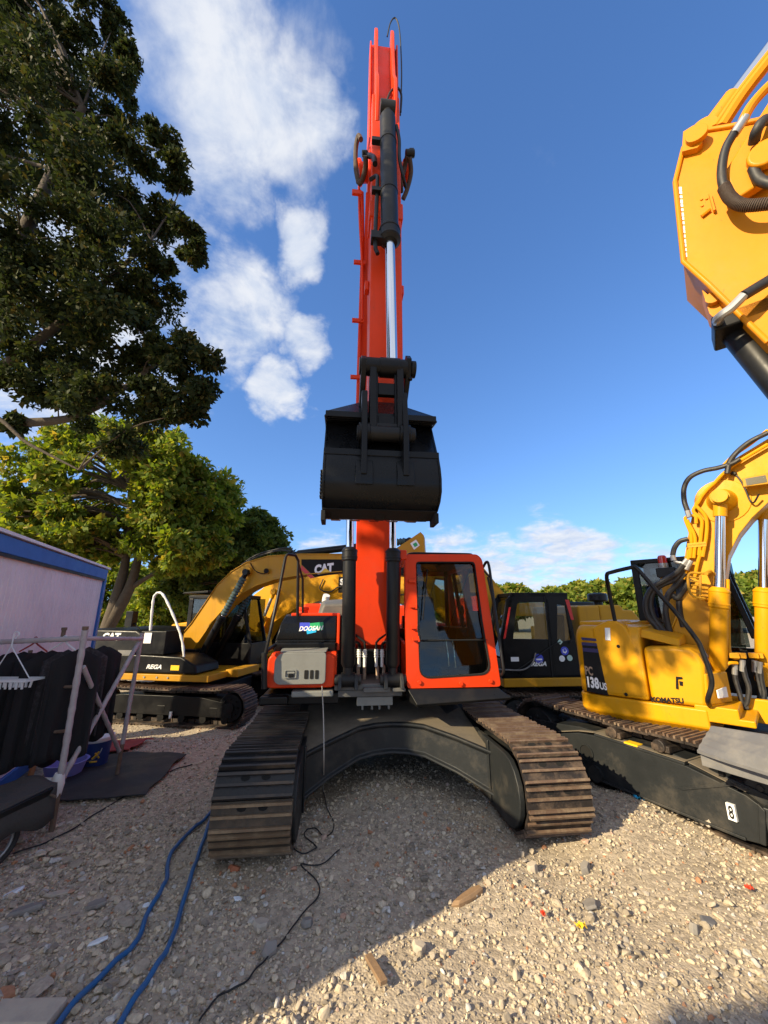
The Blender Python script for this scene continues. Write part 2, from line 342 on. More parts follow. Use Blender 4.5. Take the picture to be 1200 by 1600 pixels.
    def build(s, name, mats, parent=None, bevel=0.0, angle=35, loc=None):
        me = bpy.data.meshes.new(name); me.from_pydata(s.v, [], s.f)
        if not isinstance(mats, (list, tuple)): mats = [mats]
        for x in mats: me.materials.append(M[x] if isinstance(x, str) else x)
        me.polygons.foreach_set('material_index', s.m); me.polygons.foreach_set('use_smooth', [True] * len(s.f))
        me.update(); me.validate(); me.set_sharp_from_angle(angle=math.radians(angle))
        ob = bpy.data.objects.new(name, me); COL.objects.link(ob)
        if parent is not None: ob.parent = parent
        if loc is not None: ob.location = loc
        if bevel:
            b = ob.modifiers.new('bevel', 'BEVEL'); b.width = bevel; b.segments = 2; b.limit_method = 'ANGLE'; b.angle_limit = math.radians(40); b.harden_normals = True
        return ob
def tag(o, label=None, cat=None, group=None, kind=None):
    for k, v in (('label', label), ('category', cat), ('group', group), ('kind', kind)):
        if v: o[k] = v
    return o
def thing(name, label, cat, loc=(0, 0, 0), yaw=0.0, group=None):
    o = bpy.data.objects.new(name, None); COL.objects.link(o); o.location = loc; o.rotation_euler = (0, 0, math.radians(yaw)); o.empty_display_size = .2
    return tag(o, label, cat, group)
def machine(name, label, fr, group='excavators parked in the yard'):
    return thing(name, label, 'excavator', fr.o, math.degrees(fr.yaw), group)
def rrect(x0, x1, z0, z1, r=(.05,) * 4, k=4):
    """rounded rectangle, corners bl, br, tr, tl -> list of (x, z)"""
    out = []
    for (cx, cz, a0, rr) in ((x0, z0, 180, r[0]), (x1, z0, 270, r[1]), (x1, z1, 0, r[2]), (x0, z1, 90, r[3])):
        sx = 1 if cx == x0 else -1; sz = 1 if cz == z0 else -1
        for i in range(k + 1):
            a = math.radians(a0 + 90 * i / k); out.append((cx + sx * rr + rr * math.cos(a), cz + sz * rr + rr * math.sin(a)))
    return out

# ------------------------------------------------------------------ tracked undercarriages
def track_belt(x0, x1, yf, yr, h, pitch=.185, sag=.03, worn=False, slots=True, proud=.03):
    b = MB(); r = h / 2 - proud; L1 = (yr - yf) - 2 * (r + proud); loop = 2 * L1 + 2 * math.pi * r; n = round(loop / pitch); p = loop / n
    ya = yf + r + proud; yb = yr - r - proud; zc = h / 2
    def at(s):
        s %= loop
        if s < L1:                                        # top run, front to rear
            y = ya + s; t = s / L1
            return Vector((0, y, zc + r - sag * math.sin(math.pi * t) * (1 + .5 * math.sin(3 * math.pi * t) ** 2))), Vector((0, 1, 0))
        s -= L1
        if s < math.pi * r:
            a = math.pi / 2 - s / r; return Vector((0, yb + r * math.cos(a), zc + r * math.sin(a))), Vector((0, math.sin(a), -math.cos(a)))
        s -= math.pi * r
        if s < L1: return Vector((0, yb - s, zc - r)), Vector((0, -1, 0))
        s -= L1; a = -math.pi / 2 - s / r
        return Vector((0, ya + r * math.cos(a), zc + r * math.sin(a))), Vector((0, math.sin(a), -math.cos(a)))
    for k in range(n):
        c, t = at(k * p + .04); nn = Vector((0, t.z * -1, t.y)); nn = Vector((0, -t.z, t.y))
        w = random.uniform(-.004, .004)
        def q(a, hh, x): return c + t * a + nn * hh + Vector((x + w, 0, 0))
        def slab(a0, a1, h0, h1, xa, xb, m):
            vs = [q(a0, h0, xa), q(a0, h0, xb), q(a1, h0, xb), q(a1, h0, xa), q(a0, h1, xa), q(a0, h1, xb), q(a1, h1, xb), q(a1, h1, xa)]
            b.add(vs, [(0, 3, 2, 1), (4, 5, 6, 7), (0, 1, 5, 4), (1, 2, 6, 5), (2, 3, 7, 6), (3, 0, 4, 7)], m)
        d = p * .49; wm = 3 if worn and c.y < yf + .75 and c.z < h - .2 else 0; we = 4 if wm else 1
        slab(-d, d, -.022, .0, x0, x1, wm)
        for g, hh in ((-d + .012, proud), (0, proud * .8), (d - .02, proud * .9)):
            g0 = random.uniform(.7, 1.05)
            slab(g - .009, g + .009, -.001, hh * g0, x0 + .004, x1 - .004, we)
        if slots:
            xm = (x0 + x1) / 2
            for sx in (-.075, .075):
                vs = []
                for i in range(8):
                    a = 2 * math.pi * i / 8; vs.append(q(p * .25 + .022 * math.sin(a), .002, xm + sx + .035 * math.cos(a)))
                b.add(vs, [tuple(range(8))], 2)
        # chain links on the inner side
        for sx in (-.07, .07):
            slab(-d * .9, d * .9, -.10, -.022, (x0 + x1) / 2 + sx - .015, (x0 + x1) / 2 + sx + .015, 0)
    return b
def wheel_disc(root, name, x0, x1, y, z, r, mat='frame', teeth=0):
    b = MB(); xm = (x0 + x1) / 2
    b.lathe((x0, y, z), (x1, y, z), [(0, r * .35), (0, r * .95), (.02, r), (x1 - x0 - .02, r), (x1 - x0, r * .95), (x1 - x0, r * .35)], 28)
    b.cyl((x0 - .03, y, z), (x1 + .03, y, z), r * .34, n=20)
    for i in range(8):
        a = 2 * math.pi * i / 8
        for xx in (x0 - .012, x1 + .012): b.cyl((xx - .01, y + math.cos(a) * r * .62, z + math.sin(a) * r * .62), (xx + .01, y + math.cos(a) * r * .62, z + math.sin(a) * r * .62), .025, n=8)
    for i in range(teeth):
        a = 2 * math.pi * i / teeth; c = Vector((xm, y + math.cos(a) * (r + .02), z + math.sin(a) * (r + .02)))
        b.cyl(c - Vector((.03, 0, 0)), c + Vector((.03, 0, 0)), .035, .03, n=6)
    return b.build(name, mat, root, .006)
def track_side(root, x0, x1, yf, yr, h, belt_mats, outer=-1, frame_mat='frame', pitch=.185, slots=True, frame_out=0.0, worn=False):
    """one crawler: belt, side frame, idler, sprocket, rollers. outer = which way is outboard"""
    tr = track_belt(x0, x1, yf, yr, h, pitch, worn=worn, slots=slots).build('track_belt', belt_mats, root)
    r = h / 2 - .06; w = x1 - x0
    xa, xb = x0 + w * .18, x1 - w * .18
    if outer < 0: xa = x0 + .05 - frame_out
    else: xb = x1 - .05 + frame_out
    b = MB(); z0, z1 = h * .24, h * .74; fl = yf + h * .5; rl = yr - h * .5
    b.px([(fl - .06, z0 + .02), (rl + .06, z0 + .02), (rl + .06, z1 - .06), (rl - .25, z1 - .04), (rl - .6, z1), (fl + .7, z1), (fl + .3, z1 - .06), (fl - .06, z1 - .12)], xa, xb)
    xo = xa - .004 if outer < 0 else xb + .004
    for y in np.linspace(fl + .35, rl - .35, 3): b.box(min(xo, xo - outer * .02), max(xo, xo - outer * .02), y - .09, y + .09, z0 + .06, z0 + .2)
    fr = b.build('track_frame', frame_mat, root, .012)
    wheel_disc(root, 'idler', xa + .02, xb - .02, yf + h / 2, h / 2, r - .06, frame_mat)
    wheel_disc(root, 'sprocket', xa + .02, xb - .02, yr - h / 2, h / 2, r - .06, frame_mat, 17)
    m = MB(); m.cyl((xa + .01, 0, .16), (xb - .01, 0, .16), .075, n=14); ro = m.build('roller', frame_mat, root)
    ys = [float(y) for y in np.linspace(fl + .1, rl - .1, 7)]; ro.location.y = ys[0]
    for y in ys[1:]: c = ro.copy(); COL.objects.link(c); c.location.y = y
    return tr

def bar_pin(b, p, q, r, m=0):
    """pin with proud end caps"""
    p = Vector(p); q = Vector(q); d = (q - p).normalized(); b.cyl(p, q, r, n=20, m=m); b.cyl(p - d * .03, p + d * .012, r * 1.3, n=20, m=m); b.cyl(q - d * .012, q + d * .03, r * 1.3, n=20, m=m)
def hyd_cylinder(root, base, end, rb, rr, barrel, name='hydraulic_cylinder', mat='satin', rod_mat='chrome', collar=.14, base_eye=True, rod_eye=True, eye_axis=(1, 0, 0), bellows=None):
    base = Vector(base); end = Vector(end); ax = (end - base).normalized(); L = (end - base).length; ea = Vector(eye_axis)
    b = MB(); lb = L * barrel
    b.lathe(base, end, [(.10, rb * .55), (.16, rb), (lb - collar, rb), (lb - collar + .01, rb * 1.16), (lb - .03, rb * 1.16), (lb - .02, rb * 1.02), (lb, rb * .8)], 26)
    for t in (lb - collar + .035, lb - .055): b.lathe(base + ax * t, end, [(0, rb * 1.22), (.022, rb * 1.22)], 26)
    if base_eye: b.cyl(base - ea * rb * .95, base + ea * rb * .95, rb * 1.0, n=20); b.cyl(base, base + ax * .2, rb * .7, n=16)
    o = b.build(name, mat, root, .006)
    c = MB(); c.cyl(base + ax * (lb - .05), end, rr, n=22)
    if rod_eye: c.cyl(end - ea * rb * .9, end + ea * rb * .9, rb * .85, n=20, m=1); c.cyl(end - ax * .2, end, rr * 1.35, n=16, m=1)
    c.build('rod', [rod_mat, mat], o)
    if bellows:
        e = MB(); n = 26; prof = []
        for i in range(n + 1): prof.append((lb + .02 + (L * bellows - lb) * i / n, rr * (1.9 if i % 2 else 1.35)))
        e.lathe(base, end, prof, 20); e.build('bellows', 'bellows', o, angle=20)
    return o

# ------------------------------------------------------------------ the orange excavator
def orange_excavator():
    F = DOO
    R = machine('excavator', 'bright orange excavator with its arm raised tall and black bucket hanging over the cab', F)
    X0, X1 = -1.445, 1.46
    t1 = track_side(R, X0, X0 + .575, -2.39, 2.25, .73, ['shoe', 'grime', 'hole', 'shoeworn', 'edgeworn'], -1, worn=True)
    t2 = track_side(R, X1 - .54, X1, -2.39, 2.25, .73, ['shoerust', 'rust', 'hole'], 1)
    t1['label'] = 'left crawler belt with black painted shoes'; t2['label'] = 'right crawler belt with rust brown shoes'
    # arched car body: cross-sections from one side frame to the other
    b = MB(); secs = []
    prof = [(-1.0, -1.70, .13, .50, 0), (-.9, -1.66, .15, .51, 0), (-.62, -1.46, .27, .575, 0), (-.34, -1.30, .365, .64, 0), (-.17, -1.26, .39, .655, 0), (0, -1.25, .40, .66, 0), (.17, -1.26, .39, .655, 0), (.34, -1.30, .365, .64, 0), (.62, -1.46, .27, .575, 0), (.9, -1.68, .15, .50, 0), (.96, -1.70, .12, .49, 0)]
    for x, y, z0, z1, _ in prof:
        secs.append([(x, y - .03, z1 - .012), (x, y - .03, z1 + .012), (x, y + .25, z1 + .05), (x, -.1, .82), (x, -.1, .3), (x, y + .1, z0), (x, y - .035, z0 - .012), (x, y - .035, z0 + .012), (x, y, z0 + .03), (x, y, z1 - .03)])
    b.loft(secs)
    b.box(-.95, .95, -.1, .9, .32, .84)
    prof2 = [(p[0], -p[1] + .6) for p in prof]
    b.pz([(-1.0, .9), (1.0, .9), (1.0, 1.6), (.5, 1.1), (-.5, 1.1), (-1.0, 1.6)], .36, .8)
    cb = b.build('car_body', ['frame'], R, .01)
    tpl = MB(); tpl.sheet([[(x, y + .01, z1 + .020), (x, y + .25, z1 + .057), (x, (y - .1) / 2 + .12, (z1 + .87) / 2), (x, -.11, .828)] for x, y, z0, z1, _ in prof[1:-1]]); tpl.build('top_plate', 'dust', R)
    for sx in (-1, 1):
        c = MB(); xa = .895 if sx > 0 else -.90
        pts = []
        for i in range(9):
            a = math.radians(90 + 180 * i / 8); pts.append((-2.02 + .26 * math.cos(a), .33 + .27 * math.sin(a)))
        c.px([(-1.35, .60)] + pts + [(-1.4, .08)], xa, xa + .05)
        c.px([(-1.62, .60), (-1.68, .60), (-1.68, .08), (-1.62, .08)], xa - .02 if sx > 0 else xa + .05, xa if sx > 0 else xa + .07)
        c.build('idler_guard', 'frame', R, .01)
    s = MB(); s.cyl((-.05, .05, .82), (-.05, .05, .95), .74, n=48); s.cyl((-.05, .05, .95), (-.05, .05, 1.0), .66, n=48)
    for i in range(40):
        a = 2 * math.pi * i / 40; s.cyl((-.05 + .70 * math.cos(a), .05 + .70 * math.sin(a), .90), (-.05 + .70 * math.cos(a), .05 + .70 * math.sin(a), .975), .02, n=8)
    s.build('swing_ring', 'frame', R, .006)
    # upper structure deck
    d = MB(); d.box(-.60, .14, -1.30, 2.2, 1.0, 1.06); d.box(-1.30, -.6, -1.1, 2.2, 1.01, 1.06); d.box(.14, 1.28, -1.0, 2.2, .98, 1.04)
    d.box(-.30, -.02, -1.36, -1.18, .985, 1.03); d.box(.0, .14, -1.38, -1.2, .99, 1.025); d.box(-.56, .12, -1.28, -1.1, .93, .998)
    d.build('deck', 'deck', R, .008)
    g = MB(); g.pz([(-.36 + .0, -1.26), (.02, -1.26), (.02, -1.18), (-.36, -1.18)], .84, .925)
    for x in (-.3, -.2, -.12, -.02): g.cyl((x, -1.25, .80), (x, -1.25, .845), .012, n=8)
    g.build('belly_guard', 'greypanel', R, .006)
    h = MB(); h.box(-1.28, 1.28, .55, 2.15, 1.07, 1.60); h.box(-1.25, -.55, -.25, .5, 1.07, 1.62)
    h.build('engine_housing', 'orange', R, .04)
    cw = MB(); cw.pz([(-1.28, 2.17), (1.28, 2.17), (1.2, 2.55), (.7, 2.72), (-.7, 2.72), (-1.2, 2.55)], 1.0, 1.95); cw.build('counterweight', 'orange', R, .06)
    hd = MB(); hd.loft([[(-.86, .1, 1.72), (-.32, .1, 1.72), (-.32, .1, 1.92), (-.80, .1, 1.90)], [(-.9, .5, 1.72), (-.3, .5, 1.72), (-.3, .5, 2.0), (-.84, .5, 1.96)], [(-.9, 1.1, 1.72), (-.3, 1.1, 1.72), (-.3, 1.1, 2.0), (-.84, 1.1, 1.98)]])
    hd.build('hood', 'deck', R, .04)
    ex = MB(); e0 = F.Y(508, 945, .8); ex.tube([e0 - Vector((0, 0, .2)), e0, e0 + Vector((.005, 0, .09)), e0 + Vector((.02, -.03, .15))], .055, 16); ex.build('exhaust_pipe', 'white', R)
    # tool box in front, image left
    p = lambda px, py, y: F.Y(px, py, y)
    a = p(414, 1077, -1.36); c = p(527, 1020, -1.36); x0, x1, z0, z1 = a.x, c.x, a.z, c.z
    tb = MB()
    tb.loft([[(x0, -1.30, z0), (x1, -1.30, z0), (x1, -1.30, z1), (x0 + .03, -1.30, z1)], [(x0, -.6, z0), (x1, -.6, z0), (x1, -.6, z1), (x0 + .02, -.6, z1)]])
    tb.py(rrect(x0 + .005, x1 - .02, z0 + .0, z1 - .01, (.05, .04, .06, .07)), -1.345, -1.30)
    tb.build('tool_box', 'orange', R, .02)
    q0 = p(427, 1070, -1.38); q1 = p(510, 1019, -1.38)
    gp = MB(); gp.py(rrect(q0.x, q1.x, q0.z, q1.z, (.07, .04, .03, .10), 5), -1.40, -1.345)
    gp.loft([[(q0.x + .05, -1.39, q1.z - .002), (q1.x, -1.39, q1.z - .002), (q1.x, -1.39, q1.z + .012), (q0.x + .05, -1.39, q1.z + .012)], [(q0.x + .03, -1.1, q1.z + .01), (q1.x + .02, -1.1, q1.z + .01), (q1.x + .02, -1.1, q1.z + .03), (q0.x + .03, -1.1, q1.z + .03)]])
    gpo = gp.build('grey_door', 'greypanel', R, .012)
    sl = MB()
    for px0, px1 in ((475, 482), (484, 490), (492, 498)):
        u = p(px0, 1061, -1.402); v = p(px1, 1047, -1.402); sl.py(rrect(u.x, v.x, u.z, v.z, (.008,) * 4, 2), -1.404, -1.398)
    sl.build('vent_slots', 'hole', gpo)
    u = p(444, 1060, -1.402); v = p(464, 1046, -1.402); lt = MB()
    lt.ring([(x, -1.402, z) for x, z in rrect(u.x, v.x, u.z, v.z, (.01,) * 4, 2)], [(x, -1.402, z) for x, z in rrect(u.x + .012, v.x - .012, u.z + .012, v.z - .012, (.008,) * 4, 2)], (0, -.012, 0))
    lt.box(u.x + .03, v.x - .02, -1.418, -1.40, u.z + .045, v.z - .02, 0); lt.box(u.x + .04, v.x - .03, -1.422, -1.402, u.z + .01, u.z + .04, 1)
    lt.build('latch', ['greypanel', 'black'], gpo, .003)
    # black upper cover with the maker's sign
    ub = MB(); w0 = p(431, 1018, -1.14); w1 = p(527, 963, -1.14); xA, xB, zA, zB = w0.x, w1.x, w0.z, w1.z; zm = p(480, 1001, -1.14).z
    pro = [(-1.16, zA - .02), (-1.17, zm - .02), (-1.10, zm - .01), (-1.115, zm + .03), (-1.08, zB - .08), (-.98, zB), (-.5, zB + .02), (-.5, zA - .02)]
    ub.loft([[(xA - .02, y, z) for y, z in pro[:3]] + [(xA - .01 + .03 * i, y, z) for i, (y, z) in enumerate(pro[3:6])] + [(xA, y, z) for y, z in pro[6:]], [(xB, y, z) for y, z in pro]])
    ubo = ub.build('side_cover', 'gloss', R, .018)
    xt = MB(); xt.box(xA + .12, xB + .03, -.95, -.5, zB + .0, zB + .035); xt.box(xB + .002, xB + .035, -1.12, -.5, zA, zB + .03); xt.build('cover_trim', 'orange', R, .01)
    # sign: three sloping colour fields and white lettering, lying on the sloped face
    st = MB(); fa = Vector((0, -1.115, zm + .03)); fb = Vector((0, -1.08, zB - .08)); up = (fb - fa).normalized(); nn = Vector((1, 0, 0)).cross(up)
    def S(px, py, k): 
        q = p(px, py, -1.105); tt = (q.z - fa.z) / up.z; return Vector((q.x, fa.y, fa.z)) + up * tt + nn * k
    def quad(pp, k0, k1, m): st.prism([S(x, y, k0) for x, y in pp], [S(x, y, k1) for x, y in pp], m)
    quad([(468, 986), (484, 986), (484, 973), (468, 973)], .002, .004, 0)
    quad([(484, 986), (505, 984), (505, 972), (484, 974)], .002, .004, 2)
    quad([(480, 991), (494, 988), (494, 981), (478, 983)], .004, .006, 1)
    A_ = S(467, 986.5, .007); B_ = S(505, 985, .007)
    st.text('DOOSAN', A_, B_ - A_, up, .052, 3, .002, bold=.03, shear=.3, width=(B_ - A_).length)
    st.build('maker_sign', ['bluestk', 'cyanstk', 'greenstk', 'letter'], ubo)
    # step and handrail
    sb = MB(); k0 = p(455, 1090, -1.36); k1 = p(521, 1077, -1.36); sb.box(k0.x, k1.x, -1.38, -1.2, k0.z, k1.z - .01, 1)
    j0 = p(412, 1097, -1.2); j1 = p(530, 1080, -1.2); sb.box(j0.x, j1.x, -1.28, -.7, j0.z - .02, j1.z, 0); sb.box(j0.x - .02, j0.x + .26, -1.36, -1.26, j0.z, j1.z - .01, 0)
    sb.build('step', ['black', 'greypanel'], R, .015)
    hr = MB()
    y = -1.46
    L_ = [p(414, 1075, y), p(414, 1024, y), p(416, 1016, y), p(424, 980, y - .02), p(437, 918, -1.3), p(446, 871, -1.2), p(449, 866, -1.18)]
    hr.tube(L_ + [p(462, 868, -1.1), p(466, 876, -1.05), p(465, 960, -.95), p(464, 972, -.95)], .017, 10, k=3, smooth=False)
    hr.tube([p(466, 880, -1.05), p(473, 905, -.9), p(473, 965, -.85)], .014, 8, smooth=False)
    hr.cyl(p(413, 1076, y), p(413, 1020, y), .028)
    hr.tube([p(430, 1008, -1.2), p(418, 1016, -1.4), p(416, 1020, -1.46)], .02, 8)
    hr.build('handrail', 'satin', R)
    fn = MB(); f0 = p(473, 966, -.8); fn.lathe(f0 - Vector((0, 0, .05)), f0 + Vector((0, 0, 1)), [(0, .07), (.14, .06), (.145, .07), (.18, .07)], 16); fn.build('filler_neck', 'orange', R, .005)
    # cab
    cab(R, F)
    # boom root area: fittings, hoses, cylinders
    bx = -.172
    bw = MB(); bw.box(-.56, .13, -.62, -.5, 1.06, 1.75); bw.box(-.60, -.56, -1.0, .3, 1.06, 1.7); bw.box(.125, .15, -1.0, .3, 1.06, 1.6); bw.build('boom_bay', 'black', R, .01)
    hoses = MB(); fit = MB()
    for i, (px, b0, b1) in enumerate(((561, 1020, 1062), (570, 1020, 1070), (588, 1020, 1072), (597, 1020, 1068))):
        tp = p(px, b0, -1.02)
        fit.cyl(tp + Vector((0, 0, .04)), tp - Vector((0, 0, .03)), .022, n=12, m=1)
        for dz in (0, -.025, -.05): fit.lathe(tp + Vector((0, 0, dz)), tp + Vector((0, 0, 1)), [(0, .022), (.008, .027), (.018, .022)], 12, 1)
        fit.cyl(tp - Vector((0, 0, .05)), tp - Vector((0, 0, .15)), .018, n=12, m=1)
        e = p(px + (1 if i > 1 else -1), b1, -1.0)
        hoses.tube([tp - Vector((0, 0, .14)), tp * .5 + e * .5 + Vector((.008 * (i - 1), 0, 0)), e, e + Vector((0, .1, -.08))], .019, 10)
    fit.tube([p(555, 1016, -1.0), p(602, 1016, -1.0)], .018, 8, smooth=False)
    fit.tube([p(570, 1018, -1.02), p(570, 1004, -1.02), p(566, 1000, -1.0), p(552, 990, -.98)], .014, 8, smooth=False); fit.tube([p(588, 1018, -1.02), p(588, 1004, -1.02), p(592, 999, -1.0), p(606, 989, -.98), p(607, 900, -1.05), p(612, 885, -1.15)], .014, 8, smooth=False)
    fit.tube([p(561, 1018, -1.02), p(561, 1006, -1.03), p(552, 1003, -1.08), p(544, 1014, -1.2), p(543, 1030, -1.25)], .017, 8); fit.tube([p(597, 1018, -1.02), p(598, 1006, -1.03), p(606, 1003, -1.08), p(614, 1012, -1.2), p(618, 1026, -1.25)], .017, 8)
    hoses.build('boom_hoses', 'tanhose', R); fit.build('hose_fittings', ['satin', 'white'], R, angle=30)
    # boom, in its own plane
    def boom_poly():
        return [(-.95, 1.42), (-1.0, 1.9), (-.98, 2.9), (-.96, 3.9), (-1.18, 4.9), (-1.62, 6.0), (-2.0, 7.0), (-2.13, 7.4), (-2.05, 7.62), (-1.88, 7.62), (-1.62, 7.1), (-1.05, 5.9), (-.55, 4.9), (-.36, 4.1), (-.42, 3.0), (-.55, 1.9), (-.6, 1.42), (-.78, 1.34)]
    bp = boom_poly(); bm = MB(); bm.px(bp, bx - .19, bx + .19)
    fl = [(-.95, 1.44), (-1.012, 1.9), (-.992, 2.9), (-.972, 3.9), (-1.19, 4.9), (-1.63, 6.0), (-2.0, 6.9)]
    bm.loft([[(bx - .215, y, z), (bx + .215, y, z), (bx + .215, y + .02, z), (bx - .215, y + .02, z)] for y, z in fl])
    boom = bm.build('boom', 'orange', R, .012)
    bk = MB()
    for y, z in ((-1.05, 3.05), (-1.55, 5.35), (-1.3, 4.7), (-1.75, 6.05)):
        bk.box(bx - .34, bx - .19, y, y + .03, z, z + .05); bk.box(bx + .19, bx + .27, y, y + .03, z, z + .06)
    bk.tube([(bx - .235, -.85, 3.0), (bx - .235, -1.2, 4.75), (bx - .235, -1.75, 6.3), (bx - .26, -1.95, 6.95)], .022, 8); bk.tube([(bx + .235, -.85, 3.0), (bx + .235, -1.2, 4.75), (bx + .235, -1.75, 6.3), (bx + .24, -1.95, 6.8)], .022, 8)
    bk.build('boom_pipes', 'orange', R)
    for px in (543.5, 614):
        f0 = F.Y(px, 1062, -1.30); t0 = F.Y(px + 1.5, 850, -1.30)
        end = Vector((t0.x, -1.28, 4.0)); hyd_cylinder(R, f0, end, .075, .045, .485, 'boom_cylinder', 'satin', 'chrome', .16)
        lg = MB()
        for sx in (-.085, .085): lg.px([(-1.42, 1.02), (-1.15, 1.02), (-1.2, 1.10), (-1.26, 1.16), (-1.34, 1.16), (-1.40, 1.10)], f0.x + sx - .02, f0.x + sx + .02)
        bar_pin(lg, (f0.x - .11, f0.y, f0.z), (f0.x + .11, f0.y, f0.z), .04); lg.build('cylinder_lug', 'frame', R, .008)
    pn = MB(); bar_pin(pn, (-.50, -1.28, 4.0), (.14, -1.28, 4.0), .07); pn.build('boom_pin', 'orange', R, .005)
    wl = MB(); v0 = F.Y(627, 869, -1.2); wl.box(v0.x - .05, v0.x + .05, -1.3, -1.2, v0.z - .05, v0.z + .06); wl.build('work_lamp', 'orange', R, .01)
    # arm (stick) hanging down in front of the boom
    ax = -.163; w = .175
    am = MB()
    arm = [(-2.20, 3.55), (-2.25, 4.3), (-2.27, 5.6), (-2.28, 7.0), (-2.26, 8.2), (-2.02, 8.25), (-2.0, 9.70), (-1.80, 9.75), (-1.74, 9.3), (-1.55, 8.2), (-1.62, 7.0), (-1.78, 5.5), (-1.86, 4.2), (-1.92, 3.55)]
    am.px(arm, ax - w, ax + w)
    rib = [(-2.27, 7.7), (-2.36, 8.0), (-2.36, 8.35), (-2.22, 8.7), (-2.16, 9.2), (-2.14, 9.72), (-2.10, 9.86), (-2.0, 9.86), (-1.98, 9.68), (-2.0, 8.0)]
    for sx in (-1, 1):
        xx = ax + .0 + sx * .115; am.px(rib, xx - .024, xx + .024)
        am.px([(-2.06, 7.75), (-2.06, 9.66), (-1.84, 9.72), (-1.6, 8.2)], ax + sx * (w + .012) - .012, ax + sx * (w + .012) + .012)
    am.box(ax - w - .02, ax + w + .02, -2.29, -2.0, 6.15, 6.38); am.box(ax + w, ax + w + .05, -2.1, -1.98, 5.3, 5.42); am.box(ax - w - .05, ax - w, -2.1, -2.0, 5.32, 5.44)
    armo = am.build('arm', 'orange', R, .012)
    bar = MB()
    hl = F.Y(603, 172, -2.42); hl.x = ax
    rod_end = F.Y(602, 572, -2.55); rod_end.x = ax + .02
    hyd_cylinder(R, hl, rod_end, .095, .052, .58, 'bucket_cylinder', 'satin', 'chrome', .2, rod_eye=False)
    L2 = Vector(rod_end - hl).normalized()
    pp = MB()
    pt = hl + L2 * .42
    pp.tube([pt + Vector((.10, -.02, .12)), pt + Vector((.13, -.02, -.1)), pt + Vector((.13, -.02, -.4)), pt + Vector((.17, .0, -.62)), pt + Vector((.22, .1, -.66))], .02, 8)
    m1 = hl + L2 * 1.15
    pp.tube([m1 + Vector((-.2, .12, .12)), m1 + Vector((-.13, .05, .08)), m1 + Vector((-.125, .02, -.1)), m1 + L2 * .95 + Vector((-.155, 0, 0)), m1 + L2 * 1.12 + Vector((-.13, 0, 0))], .022, 8)
    for tt in (.55, 1.35):
        c0 = hl + L2 * tt; pp.lathe(c0, c0 + L2, [(0, .1), (.035, .1)], 20); pp.box(c0.x - .19, c0.x - .09, c0.y - .03, c0.y + .03, c0.z - .04, c0.z + .01)
    c0 = hl + L2 * 2.05; pp.box(c0.x - .2, c0.x - .08, c0.y - .05, c0.y + .05, c0.z - .05, c0.z + .04)
    pp.build('cylinder_pipes', 'satin', R, angle=30)
    # hose loops at the arm pivot
    ho = MB(); ho.tube([F.Y(560, 285, -2.0), F.Y(556, 262, -2.02), F.Y(556, 232, -2.05), F.Y(560, 213, -2.1), F.Y(564, 218, -2.15)], .030, 10); ho.build('pivot_hose', 'brownhose', R)
    ho = MB(); ho.tube([F.Y(560, 288, -2.0), F.Y(566, 281, -2.05), F.Y(571, 262, -2.15), F.Y(571, 243, -2.25)], .032, 10); ho.build('pivot_hose', 'brownhose', R)
    ho = MB(); ho.tube([F.Y(640, 246, -2.2), F.Y(642, 270, -2.1), F.Y(636, 296, -2.0), F.Y(630, 311, -1.95)], .029, 10); ho.build('pivot_hose', 'brownhose', R)
    ho = MB(); ho.tube([F.Y(636, 244, -2.2), F.Y(632, 262, -2.1), F.Y(627, 285, -2.05), F.Y(627, 300, -1.95)], .028, 10)
    ho.build('pivot_hose', 'brownhose', R)
    hf = MB()
    for a_, b_, r_ in (((566, 240), (574, 240), .035), ((571, 243), (585, 243), .03), ((634, 240), (647, 240), .045), ((640, 236), (646, 236), .03)): hf.cyl(F.Y(*a_, -2.2), F.Y(*b_, -2.2), r_, n=12)
    hf.tube([F.Y(574, 243, -2.2), F.Y(584, 246, -2.35), F.Y(586, 256, -2.4)], .03, 10)
    hf.build('hose_elbows', 'satin', R)
    pv = MB(); c1 = F.Y(563, 270, -1.95); c2 = F.Y(632, 270, -1.95); bar_pin(pv, (c1.x, -1.95, c1.z), (c2.x, -1.95, c2.z), .11); pv.box(c1.x - .1, c1.x + .02, -2.02, -1.98, c1.z - .45, c1.z - .38)
    pv.build('arm_pivot_pin', 'orange', R, .008)
    th = MB(); th.tube([F.Y(605, 57, -2.05), F.Y(610, 36, -2.0), F.Y(617, 28, -1.98), F.Y(623, 40, -1.98), F.Y(626, 70, -1.98), F.Y(627.5, 120, -2.0), F.Y(625.5, 180, -2.05)], .010, 8); th.tube([F.Y(603, 162, -2.3), F.Y(610, 144, -2.3), F.Y(620, 137, -2.25), F.Y(627, 148, -2.2), F.Y(626, 175, -2.15)], .014, 8); th.build('grease_line', 'cable', R)
    bl = MB(); bl.tube([F.Y(561, 292, -1.9), F.Y(562, 340, -1.9), F.Y(566, 420, -1.85), F.Y(566, 500, -1.8)], .016, 8); bl.build('arm_pipe', 'orange', R)
    # linkage and bucket
    y1 = rod_end.y
    lk = MB(); e1 = F.Y(563, 572, y1); e2 = F.Y(647, 572, y1)
    lk.cyl((e1.x + .05, y1, e1.z), (e2.x - .07, y1, e1.z), .085, n=24); bar_pin(lk, (e1.x + .02, y1, e1.z), (e2.x - .02, y1, e1.z), .06); lk.lathe((ax - .1, y1, e1.z), (ax + 1, y1, e1.z), [(0, .092), (.19, .092)], 24)
    lk.tube([F.Y(641, 580, y1), F.Y(641, 590, y1)], .012, 8, smooth=False); lk.cyl(F.Y(641, 590, y1), F.Y(641, 594, y1), .02, n=10)
